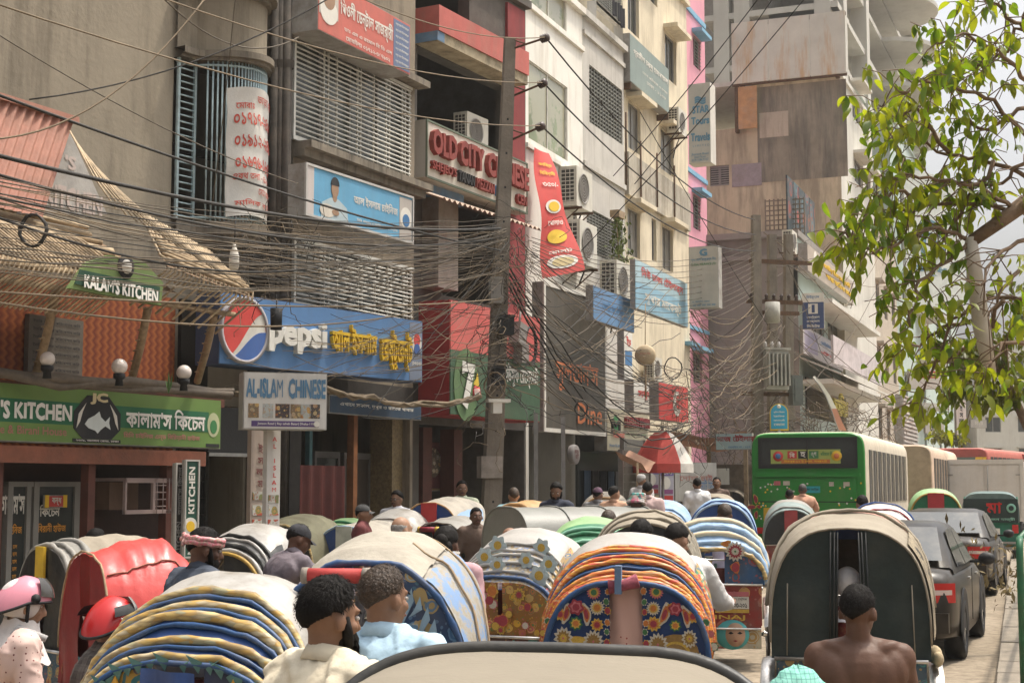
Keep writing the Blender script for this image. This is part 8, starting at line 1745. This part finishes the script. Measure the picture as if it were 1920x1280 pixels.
Ib = person('bare-backed person with cropped black hair sitting with face half turned', 1604, 1090, 7.1, 6, 'sit', 6, 26, 2, S2, 'short', shirt=None, trou=cloth('checked lungi', (.12,.2,.2)), arms='lap', s=1.0, hat=.01, bulk=1.04)
# ---- seats for the riders 
def cycle_van(label, x, y, yaw, z, wd=1.0, ln=1.5):
    t = thing('cycle_van', label, 'cycle van', (x, y, 0), -radians(yaw))
    me = MB().box(-wd/2, wd/2, 0, ln/8-.015, z-.05, z).mesh('plank', WOOD)
    for i in range(8): link('plank', me, t, Matrix.Translation((0, -ln/2+i*ln/8, 0)))
    obj('frame', MB().box(-wd/2,wd/2,-.04,.04,.3,.36).box(-.05,.05,-ln/2,ln/2+.6,z-.14,z-.052).box(-.04,.04,-.04,.04,.36,z-.06), RUST, t)
    for sg in (-1, 1): add_wheel(t, (sg*(wd/2+.06), 0, .34))
    add_wheel(t, (0, ln/2+.7, .34)); link('fork', FORK, t, Matrix.Translation((0, ln/2+.7-1.66, 0))); return t
cycle_van('flat wooden cycle van carrying the bearded person and the one in light blue', -.56, 5.45, 25, .66, .95, 1.5)
cycle_van('flat wooden cycle van under the bare-backed person', 1.64, 7.0, 6, .53, .95, 1.3)
t = thing('cloth_bundle', 'crumpled green checked cloth bundle beside the bare-backed person', 'cloth', W(1497, 1275, 6.55) - Vector((0,0,.16)), 0)
mb = MB(); mb.grid(lambda a, b: Vector((.16*sin(2*pi*a)*sin(pi*b*.5+.0)*(1+.15*noise.noise(Vector((a*9,b*6,1)))), .13*cos(2*pi*a)*sin(pi*b*.5), .22*cos(pi*b*.5)+.02*noise.noise(Vector((a*14,b*9,4))))), 36, 12)
obj('cloth', mb, plaid('green check cotton', (.20,.48,.40), (.26,.55,.46), (.08,.22,.2), 22), t); obj('support_crate', MB().box(-.2,.2,-.15,.15,-.42,-.002), WOOD, t)
t = thing('motorbike', 'dark motorbike under the two helmeted riders', 'motorbike', W(135, HZ, 7.32) - Vector((0,0,HC)), -radians(62))
obj('seat', MB().box(-.14,.14,-.55,.35,.56,.66), VINB, t); obj('tank', MB().ell((0,.5,.68), (.15,.27,.13)), RHEL, t); obj('engine', MB().box(-.13,.13,-.05,.4,.28,.54), STEEL, t); obj('fork', MB().tube([(.07,.72,.95),(.08,.98,.3)], .022, 6).tube([(-.07,.72,.95),(-.08,.98,.3)], .022, 6), CHROME, t); obj('handlebar', MB().tube([(-.34,.58,1.0),(-.1,.72,.97),(.1,.72,.97),(.34,.58,1.0)], .014, 6), BLACK, t); obj('headlight', MB().ell((0,.82,.85), (.09,.08,.09)), CHROME, t)
for y in (-.42, .98):
    w = link('wheel', TYR, t, Matrix.Translation((0, y, .31)) @ Matrix.Diagonal((.5,.95,.95,1))); link('rim', RIMM, w)
# ================================================================== POLES AND CABLES
POLEM = mat('old pole concrete', (.20,.17,.135), .92, var=.2, scale=4, dirt=.5, dcol=(.09,.075,.06), dscale=1.5, streak=True, bump=.4, bscale=20)
INS = mat('brown insulator', (.05,.028,.02), .35)
def pole(label, top, base_px, d, w0, w1, group=None):
    T = W(*top, d); B = W(base_px, HZ, d); B.z = 0; t = thing('utility_pole', label, 'pole', B, .25, group)
    Mi = Matrix.Rotation(-.25, 4, 'Z'); q = Mi @ (T - B); n = 10; mb = MB()
    prof = lambda w: [(-w,-w*.8),(w,-w*.8),(w,w*.8),(-w,w*.8)]
    for i in range(n+1):
        f = i/n; c = q*f; w = w1+(w0-w1)*f
        mb.v += [(c.x+x, c.y+y, c.z) for x, y in prof(w)]
    for i in range(n):
        for j in range(4): mb.f.append([i*4+j, i*4+(j+1)%4, (i+1)*4+(j+1)%4, (i+1)*4+j]); mb.m.append(0); mb.s.append(False)
    mb.f.append([n*4+j for j in range(4)]); mb.m.append(0); mb.s.append(False)
    obj('shaft', mb, POLEM, t)
    return t, B, T, q
tp, PB, PT, PQ = pole('old leaning concrete pole carrying a tangle of cables before the red building', (956, 72), 914, 23.4, .085, .155)
Mp = Matrix.Rotation(-.25, 4, 'Z')
ins_pts = []
for (x0, y0, x1, y1) in ((960,92,1021,72),(962,180,1017,157),(960,262,1013,238)):
    A, B = Mp @ (W(x0, y0, 23.4)-PB), Mp @ (W(x1, y1, 23.0)-PB); ins_pts.append(W(x1+2, y1-2, 22.98))
    obj('cross_arm', MB().tube([A, B], .018, 6).tube([A+Vector((0,0,.16)), A.lerp(B,.45)], .012, 5), RUST, tp)
    a = (B-A).normalized(); ins = MB()
    for i in range(4): c = B + a*(i*.035-.05); ins.tube([c, c+a*.012, c+a*.03], [.07,.06,.03], 10)
    obj('insulator', ins, INS, tp)
for i in range(14):
    z = .5+.55*i; f = z/PQ.z; c = PQ*f; w = .155-.07*f
    obj('bolt_hole', MB().box(c.x-.015,c.x+.015,c.y-w*.8-.003,c.y-w*.8+.01,z,z+.035), BLACK, tp)
obj('paper_wrap', MB().box(-.17,.17,-.16,.16,0,.34, 0, Matrix.Translation(Mp @ (W(918,896,23.4)-PB))), mat('paste paper', (.32,.28,.24), .9, dirt=.5), tp)
for (px, py, w_, h_, m) in ((935,705,.2,.28,BLACK),(930,545,.2,.4,SIDE),(948,610,.24,.3,BLACK)):
    c = Mp @ (W(px, py, 23.15)-PB); obj('junction_box', MB().box(c.x-w_/2,c.x+w_/2,c.y-.08,c.y+.08,c.z-h_/2,c.z+h_/2).box(c.x-w_/2-.01,c.x+w_/2+.01,c.y-.1,c.y-.08,c.z+h_/2-.03,c.z+h_/2+.01), m, tp)
c = Mp @ (W(925,748,22.9)-PB); obj('street_light_box', MB().box(c.x-.1,c.x+.25,c.y-.1,c.y+.1,c.z-.05,c.z).box(c.x-.02,c.x+.12,c.y-.08,c.y+.08,c.z-.22,c.z-.05), TW, tp)
for lab, top, bx, d in (('thick grey concrete pole at the near end of the transformer frame', (1417,404), 1421, 40), ('grey concrete pole in the middle of the transformer frame', (1447,440), 1449, 41.2), ('pale grey concrete pole at the far end of the transformer frame', (1478,440), 1476, 41.6)):
    pole(lab, top, bx, d, .11, .15, 'transformer frame poles')
tx = thing('transformer', 'pole-mounted grey transformer with cross beams between the three poles', 'transformer', W(1448, 690, 40.2), .25)
GT = mat('transformer grey', (.34,.33,.29), .6, dirt=.4)
obj('tank', MB().box(-.35,.3,-.4,.3,-.6,.45), GT, tx); obj('tank_lid', MB().box(-.4,.35,-.45,.35,.46,.52), GT, tx)
for i in range(6): obj('cooling_fin', MB().box(-.34+i*.115,-.30+i*.115,-.55,-.41,-.5,.35), GT, tx)
for i in range(3): obj('bushing', MB().lathe([(.0,.5),(.06,.52),(.04,.58),(.06,.62),(.03,.72),(0,.72)], 10, (-.2+i*.2,0,0)), mat('porcelain', (.45,.42,.38), .3), tx)
for z, a, b in ((.0,-.9,.7),(2.5,-.7,.9),(3.6,-.6,1.2),(2.2,-.5,.8)): obj('cross_beam', MB().box(a,b,-.06,.06,z-.75,z-.65), RUST, tx)
for i in range(7): obj('insulator', MB().lathe([(0,0),(.06,.01),(.04,.06),(.06,.09),(.03,.16),(0,.16)], 8, (-.6+i*.22,-.05,1.85)), INS, tx)
obj('drum', MB().lathe([(0,-.3),(.2,-.3),(.2,.25),(0,.25)], 14, (-.1,-.3,1.5)), GT, tx)
obj('switch_box', MB().box(.45,.75,-.3,.0,-1.0,-.2).box(.5,.7,-.32,-.3,-.9,-.3), mat('dark switch box', (.10,.11,.10), .6), tx)
CT = [mat('tan dusty cable', (.165,.125,.08), .85, var=.25), mat('grey dusty cable', (.10,.082,.06), .85, var=.25), mat('black cable', (.025,.022,.018), .7)]
rw_ = random.Random(11)
def cable(A, B, sag, r, m, label, group=None, n=14, wob=0, pts=None):
    P = pts or [A.lerp(B, i/n) - Vector((0,0,sag*4*(i/n)*(1-i/n))) for i in range(n+1)]
    if wob: P = [P[0]] + [p + Vector((rw_.gauss(0,wob), rw_.gauss(0,wob*.6), rw_.gauss(0,wob))) for p in P[1:-1]] + [P[-1]]
    o0 = P[0].copy(); o = obj('cable', MB().tube([p-o0 for p in P], r, 5), m, label=label, cat='cable', group=group); o.location = o0; return o
# three phase lines
for i, (st_, ip, en) in enumerate((((560,-60,15), ins_pts[0], (1415,412)), ((150,-60,11), ins_pts[1], (1416,440)), ((-90,-20,9.5), ins_pts[2], (1417,470)))):
    cable(W(*st_), ip, .25, .008, CT[0], ['topmost bare line running to the top insulator', 'middle bare line running to the second insulator', 'lowest bare line running to the third insulator'][i])
    cable(ip, W(*en, 39.8), .55, .014, CT[2], ['upper line from the top insulator to the transformer poles', 'middle line from the second insulator to the transformer poles', 'lower line from the third insulator to the transformer poles'][i])
# singles over the grey wall
for i, (a, b, r, m) in enumerate((((-40,42,12),(560,345,17),.006,1), ((55,187,12),(700,-55,14),.007,2), ((-30,262,11),(390,-10,13),.008,0), ((-40,165,11.5),(940,470,23),.014,2), ((-40,283,11),(938,428,23.1),.019,2), ((-40,318,11),(938,445,23.1),.014,2), ((-40,545,11),(938,560,23.1),.010,0), ((-40,562,11),(800,580,21),.010,0), ((290,-20,14),(560,70,17),.008,1), ((443,-20,14),(398,380,15),.005,1), ((-40,395,11),(600,500,18),.012,2))):
    cable(W(*a), W(*b), .12 + .1*(i % 3), r, CT[m], ['thin line crossing the grey wall downhill', 'dark line rising over the grey wall', 'pale line rising steeply over the grey wall', 'dark line sloping past the phone number banner', 'thickest black cable sloping across the grey wall', 'thin black cable just under the thickest black cable', 'pale upper line crossing the zigzag wall', 'pale lower line crossing the zigzag wall', 'short pale line over the curved balcony', 'steep thin wire hanging before the blue bars', 'dark cable sagging over the bamboo roof'][i])
LA = ('thin dusty cable strung from the restaurant roof to the leaning pole', 'cables strung from the restaurant side to the leaning pole')
for i in range(54):
    f = rw_.random(); a = W(-60, 330 + 190*f + rw_.gauss(0,14), rw_.uniform(10,13)) if i % 3 else W(rw_.uniform(380,560), rw_.uniform(395,520), rw_.uniform(18.5,20)); b = W(938 + rw_.uniform(-12,14), 430 + 70*f + rw_.gauss(0,18), 23.1)
    cable(a, b, rw_.uniform(.05,.55), rw_.choice((.003,.004,.005,.007)), CT[rw_.choice((0,0,1,1,2))], *LA, wob=.012)
LB = ('thin loose wire crossing in front of the blue drinks fascia', 'loose wires in front of the blue fascia')
for i in range(38):
    a = W(rw_.uniform(400,820), rw_.uniform(545,800), rw_.uniform(18.8,19.6) if i % 2 else 21); b = W(935 + rw_.uniform(-15,25), rw_.uniform(430,700), 23.0)
    cable(a, b, rw_.uniform(-.1,.5), rw_.choice((.003,.004,.0055)), CT[rw_.choice((0,0,1,2))], *LB, wob=.006)
LC = ('sagging wire from the leaning pole past the smoky restaurant board', 'wires from the leaning pole to the stalls')
for i in range(46):
    a = W(945 + rw_.uniform(-15,20), rw_.uniform(430,740), 23.1); b = W(rw_.uniform(1240,1320), rw_.uniform(690,800), rw_.uniform(29,33)) if i % 3 else W(rw_.uniform(1130,1290), rw_.uniform(500,650), rw_.uniform(29.5,32))
    cable(a, b, rw_.uniform(.1,.8), rw_.choice((.005,.007,.009)), CT[rw_.choice((0,1,1,2,2))], *LC, wob=.02)
for i in range(4): cable(W(955,500+i*12,23), W(1300,790+i*4,31), .9+.12*i, .014, CT[2], 'heavy black cable drooping from the leaning pole to the stalls', 'heavy black cables drooping to the stalls', wob=.03)
LD = ('grey wire running between the stalls and the transformer poles', 'wires between the stalls and the transformer poles')
for i in range(34):
    a = W(rw_.uniform(1280,1340), rw_.uniform(690,810), rw_.uniform(31,35)) if i % 2 else W(rw_.uniform(1290,1300), rw_.uniform(560,700), 36); b = W(1417 + rw_.uniform(-6,60), rw_.uniform(570,800), 40)
    cable(a, b, rw_.uniform(.1,.9), rw_.choice((.006,.008,.01)), CT[rw_.choice((0,1,1))], *LD, wob=.03)
LE = ('pale wire running on from the transformer poles down the street', 'wires down the street from the transformer poles')
for i in range(26):
    a = W(rw_.uniform(1410,1480), rw_.uniform(430,800), 40.4); b = W(rw_.uniform(1600,1760), rw_.uniform(700,830), rw_.uniform(58,75)) if i % 3 else W(rw_.uniform(1580,1760), rw_.uniform(330,560), rw_.uniform(58,75))
    cable(a, b, rw_.uniform(.2,1.2), .011, CT[rw_.choice((0,1,1))], *LE, wob=.03)
for i, (a, b) in enumerate((((1150,330,31),(1450,-40,26)), ((1190,345,31),(1475,-40,26)), ((1090,470,30),(1540,-40,26)), ((1200,210,34),(1440,610,40)), ((1340,640,40),(1420,570,40)))): cable(W(*a), W(*b), .1, .010, CT[2], ['steep black line rising past the travel sign', 'second steep black line rising past the travel sign', 'long black line rising towards the rusty billboard', 'black line falling across the cream wall to the transformer', 'short dark line beside the violet wall'][i])
for i in range(12):
    a = W(990+rw_.uniform(0,10), 445+i*5, 27); b = W(1417, 452+i*9, 40); cable(a, b, .5+.04*i, .007, CT[1], 'thin parallel wire passing the air conditioners towards the transformer', 'parallel wires passing the air conditioners')
for i in range(7): cable(W(1293, 560+i*22, 36), W(1412, 575+i*24, 39.8), .55, .014, CT[0], 'looping pale service wire before the violet wall', 'looping service wires before the violet wall')
# tangles nobody could count
def tangle(nm, lab, cx, cy, sx, sy, d, n, r, mats, sd=.25):
    mb = MB(); c0 = W(cx, cy, d)
    for i in range(n):
        p = W(cx + rw_.gauss(0,sx*.5), cy + rw_.gauss(0,sy*.5), d + rw_.gauss(0,sd)); v = Vector((rw_.gauss(0,1), rw_.gauss(0,.6), rw_.gauss(-.2,1))).normalized(); P = [p-c0]
        for k in range(9): v = (v + Vector((rw_.gauss(0,.6), rw_.gauss(0,.4), rw_.gauss(-.12,.6)))).normalized(); P.append(P[-1] + v*rw_.uniform(.05,.15)*max(1,d/26))
        mb.tube(P, r*rw_.uniform(.6,1.3), 4, rw_.randrange(len(mats)))
    o = obj(nm, mb, mats, kind='stuff', label=lab, cat='cables'); o.location = c0
tangle('cable_tangle', 'dense tangle of cables wrapped round the leaning pole', 940, 500, 55, 80, 23.1, 60, .005, CT)
tangle('cable_tangle', 'lower tangle of cables and coils on the leaning pole', 935, 690, 60, 120, 23.0, 50, .006, CT)
tangle('cable_tangle', 'dark tangle of cables above the market stalls', 1296, 765, 60, 70, 31, 85, .006, CT)
tangle('cable_tangle', 'tangle of cables round the transformer pole feet', 1450, 810, 130, 50, 40, 150, .008, CT)
tangle('cable_tangle', 'tangle of cables beyond the transformer poles', 1580, 800, 120, 45, 48, 100, .009, CT[:2])
tangle('cable_tangle', 'wispy tangle of cables before the lattice window', 500, 470, 110, 60, 19.4, 60, .005, CT)
for (px, py, d, R_, m, lab) in ((62,432,12.5,.11,2,'round coil of black cable hung over the bamboo roof'),(1090,765,24,.10,2,'small dark cable coil before the smoky board'),(928,722,22.9,.16,0,'round coil of pale cable on the leaning pole'),(1262,690,31,.18,2,'dark cable coil above the stalls')):
    c = W(px, py, d); o = obj('cable_coil', MB().tube([Vector((R_*(1+.08*sin(a*1.7))*cos(a*.42), .02*sin(a*1.1), R_*1.25*sin(a*.42))) for a in range(75)], .011, 5), CT[m], label=lab, cat='cable coil'); o.location = c
mb = MB(); pts = [W(x, y, d) for x, y, d in ((430,738,18.8),(600,722,19.2),(700,745,20),(790,755,21),(900,742,22.8))]
P = []
for a, b in zip(pts, pts[1:]): P += [a.lerp(b, i/5) - Vector((0,0,.06*sin(pi*i/5))) for i in range(5)]
P.append(pts[-1])
for i in range(5): mb.tube([p-pts[0]+Vector((rw_.uniform(-.03,.03), rw_.uniform(-.03,.03), rw_.uniform(-.035,.035))) for p in P], rw_.uniform(.015,.028), 5)
o = obj('cable_bundle', mb, CT[0], label='thick pale cable bundle sagging under the blue drinks fascia', cat='cable bundle'); o.location = pts[0]
# ================================================================== TREES
def leafmat(name, c1, c2):
    m = bpy.data.materials.new(name); m.use_nodes = True; nt = m.node_tree; b = nt.nodes['Principled BSDF']; out = nt.nodes['Material Output']
    oi = nd(nt, 'ShaderNodeObjectInfo'); tc = nd(nt, 'ShaderNodeTexCoord'); nz = nd(nt, 'ShaderNodeTexNoise', _Scale=4.0); nt.links.new(tc.outputs['Object'], nz.inputs['Vector'])
    ad = nd(nt, 'ShaderNodeMath', operation='ADD'); nt.links.new(oi.outputs['Random'], ad.inputs[0]); nt.links.new(nz.outputs['Fac'], ad.inputs[1]); fr = nd(nt, 'ShaderNodeMath', operation='FRACT'); nt.links.new(ad.outputs[0], fr.inputs[0])
    c = ramp(nt, fr.outputs[0], [(0, c1), (.5, c2), (.85, (c2[0]*1.5, c2[1]*1.15, c2[2])), (1, c1)], 'LINEAR'); nt.links.new(c, b.inputs['Base Color']); b.inputs['Roughness'].default_value = .45; b.inputs['Specular IOR Level'].default_value = .35
    tr = nd(nt, 'ShaderNodeBsdfTranslucent'); sc = nd(nt, 'ShaderNodeVectorMath', operation='MULTIPLY'); sc.inputs[1].default_value = (2.4,2.3,.5); nt.links.new(c, sc.inputs[0]); nt.links.new(sc.outputs[0], tr.inputs['Color'])
    mx = nd(nt, 'ShaderNodeMixShader'); mx.inputs[0].default_value = .5; nt.links.new(b.outputs[0], mx.inputs[1]); nt.links.new(tr.outputs[0], mx.inputs[2]); nt.links.new(mx.outputs[0], out.inputs['Surface']); return m
LM1 = leafmat('broad leaf', (.07,.12,.02), (.12,.175,.028)); LM2 = leafmat('small leaf', (.05,.075,.02), (.08,.10,.025))
BARK = mat('grey brown bark', (.17,.115,.075), .9, var=.35, scale=12, bump=.6, bscale=30); PALEB = mat('pale peeled bark', (.50,.44,.36), .85, var=.12, scale=3, dirt=.4, dcol=(.3,.24,.18), dscale=3)
def leaf_mesh(l, w, fold, bend):
    mb = MB(); n = 5; c = []; L_ = []; R_ = []
    for i in range(n+1):
        f = i/n; ww = w*(sin(pi*min(1, f**.8*1.0))**.8)*.5 if 0 < i < n else 0; x = l*f; z = -bend*f*f
        c.append((x,0,z)); L_.append((x, ww, z+fold*ww)); R_.append((x,-ww, z+fold*ww))
    mb.v = c + L_ + R_
    for i in range(n): mb.f += [[i, i+1, n+1+i+1, n+1+i], [i+1, i, 2*(n+1)+i, 2*(n+1)+i+1]]; mb.m += [0,0]; mb.s += [True,True]
    return mb
rt = random.Random(5)
LEAVES = [leaf_mesh(l, w, f, b) for l, w, f, b in ((.125,.058,.35,.02),(.14,.062,.2,.045),(.11,.054,.5,.01),(.13,.052,.3,.07))]
LEAFME = [mb.mesh('leaf', LM1) for mb in LEAVES]
TB_ = W(2190, HZ, 8.6); TB_.z = 0
tt = thing('street_tree', 'broad-leaved street tree overhanging the road from beyond the railing', 'tree', TB_, 0)
rel = lambda p: p - TB_
P0 = W(1925, 378, 7.9)
obj('trunk', MB().tube([Vector((0,0,0)), Vector((.02,0,1.2)), Vector((-.05,0,2.4)), rel(P0).lerp(Vector((0,0,2.8)), .45), rel(P0)], [.16,.14,.12,.085,.062], 10), BARK, tt)
obj('limb', MB().tube([rel(P0), rel(W(1880,412,7.9)), rel(W(1822,452,7.9))], [.045,.038,.034], 8), BARK, tt)
obj('limb', MB().tube([rel(W(1820,446,7.9)), rel(W(1828,520,7.88)), rel(W(1840,610,7.85)), rel(W(1856,700,7.82))], [.032,.044,.046,.034], 9), PALEB, tt)
TW_ = [[(1900,395),(1820,380),(1740,385),(1660,400),(1596,388)], [(1925,330),(1850,300),(1780,290),(1700,250),(1655,205)], [(1925,250),(1860,190),(1790,160),(1730,150),(1690,175)], [(1925,150),(1870,90),(1810,60),(1755,85)], [(1925,60),(1880,20),(1830,-15)], [(1822,450),(1760,430),(1700,440),(1640,480),(1588,440)], [(1822,450),(1760,500),(1720,545),(1705,610)], [(1842,600),(1780,610),(1730,640),(1686,650)], [(1925,560),(1860,560),(1790,600),(1745,700),(1722,750)], [(1925,640),(1880,640),(1845,705)], [(1925,450),(1870,480),(1838,530)], [(1900,395),(1840,340),(1760,340),(1690,320),(1640,335)], [(1925,200),(1850,240),(1800,220)], [(1925,500),(1880,540),(1850,590)], [(1860,300),(1800,400),(1760,470)], [(1925,20),(1900,80),(1850,130),(1790,100)], [(1780,290),(1720,200),(1665,245)], [(1740,385),(1680,360),(1612,420)], [(1880,560),(1820,640),(1770,680)], [(1925,290),(1880,340),(1800,350)]]
spots = []
for pth in TW_:
    d0 = rt.uniform(7.4, 8.4); Q = [rel(W(x + rt.uniform(-5,5), y + rt.uniform(-5,5), 7.9 + (d0-7.9)*i/(len(pth)-1))) for i, (x, y) in enumerate(pth)]
    P = []
    for a, b in zip(Q, Q[1:]): P += [a.lerp(b, i/4) + Vector((rt.gauss(0,.012), rt.gauss(0,.012), rt.gauss(0,.012)))*(i > 0) for i in range(4)]
    P.append(Q[-1]); n = len(P); obj('twig', MB().tube(P, [.011*(1-.8*i/n)+.0025 for i in range(n)], 5), BARK, tt)
    sub = MB()
    for i in range(2, n):
        for _ in range(2):
            v = Vector((rt.gauss(-.25,.5), rt.gauss(0,.4), rt.gauss(-.05,.5))).normalized(); L = rt.uniform(.12,.30); q = [P[i], P[i]+v*L*.5+Vector((0,0,rt.uniform(-.02,.03))), P[i]+v*L+Vector((0,0,-.05))]; sub.tube(q, [.004,.003,.002], 4)
            w_ = .25 + .75*(i/n)
            for k in range(rt.choice((3,4,5)) if rt.random() < w_ else rt.choice((0,1,2))): spots.append(q[1].lerp(q[2], rt.random()))
    obj('twig_spray', sub, BARK, tt, kind='stuff')
    for k in range(int(26 + 10*rt.random())):
        spots.append(P[-1] + Vector((rt.gauss(.05,.09), rt.gauss(0,.09), rt.gauss(-.03,.08))))
sA, sB = rel(W(1820,440,7.9)), rel(W(1856,700,7.82))            # keep the pale stub free of leaves
def clear(p):
    f = (p.z - sA.z)/(sB.z - sA.z); return not (-.02 < f < .98 and abs(p.x - (sA.x + (sB.x-sA.x)*f)) < .085)
spots = [p for p in spots if clear(p)]
rt.shuffle(spots); rest = MB()
for i, p in enumerate(spots):
    q = Matrix.Translation(p) @ Euler((rt.gauss(0,.6), radians(rt.gauss(55,28)), rt.uniform(0,6.28))).to_matrix().to_4x4() @ Matrix.Scale(rt.uniform(.42,.78), 4)
    if i < 300: link('leaf', LEAFME[i % 4], tt, q)
    else: rest.join(LEAVES[i % 4], q)
obj('foliage', rest, LM1, tt, kind='stuff')
# second, finer tree behind
def back_tree(label, bx, d, crown, n, lm, lsz, trunk):
    B = W(bx, HZ, d); B.z = 0; t = thing('street_tree', label, 'tree', B, 0); k = FPX/d
    obj('trunk', MB().tube([W(x, y, d)-B if y < HZ else Vector((W(x,HZ,d)-B).xy.to_3d()) for x, y in trunk], [.07,.06,.05,.03][:len(trunk)], 8), BARK, t)
    lv = leaf_mesh(lsz, lsz*.42, .3, .02); mb = MB(); tw = MB()
    for (cx, cy, rx, ry) in crown:
        c = W(cx, cy, d)-B; r0 = W(trunk[-1][0], trunk[-1][1], d)-B
        tw.tube([r0, r0.lerp(c,.5)+Vector((0,.1,.15)), c], [.03,.02,.008], 5)
        for i in range(n):
            v = Vector((rt.gauss(0,1), rt.gauss(0,1), rt.gauss(0,1))); v = v.normalized()*rt.random()**.5; p = c + Vector((v.x*rx/k, v.y*rx/k, v.z*ry/k))
            mb.join(lv, Matrix.Translation(p) @ Euler((rt.gauss(0,.7), radians(rt.gauss(50,30)), rt.uniform(0,6.28))).to_matrix().to_4x4())
    obj('branch', tw, BARK, t); obj('foliage', mb, lm, t, kind='stuff')
back_tree('darker fine-leaved tree behind the broad-leaved one, near the buses', 1960, 17, [(1850,650,45,40),(1900,620,50,50),(1880,700,55,40),(1820,690,40,30),(1790,730,35,25),(1905,740,40,30),(1860,745,40,25),(1925,560,40,50),(1800,660,30,25)], 95, LM2, .12, [(1960,912),(1940,830),(1908,760),(1880,700)])
back_tree('small far tree beyond the buses at the end of the road', 1775, 75, [(1765,815,30,14),(1790,822,26,12)], 120, LM2, .35, [(1775,912),(1774,860),(1772,830)])
# ================================================================== HAZE
hz = MB().box(-70, 90, -3, 235, -1.01, 46)
hm_ = bpy.data.materials.new('pale dusty haze'); hm_.use_nodes = True; nt = hm_.node_tree
for n in list(nt.nodes):
    if n.bl_idname == 'ShaderNodeBsdfPrincipled': nt.nodes.remove(n)
pv = nt.nodes.new('ShaderNodeVolumePrincipled'); pv.inputs['Color'].default_value = (.95,.93,.88,1); pv.inputs['Density'].default_value = .0006; pv.inputs['Anisotropy'].default_value = .3
nt.links.new(pv.outputs[0], nt.nodes['Material Output'].inputs['Volume'])
if HAZE: obj('haze', hz, hm_, kind='stuff')
# ================================================================== conversion of lettering and skins
finish_texts()
finish_blobs()
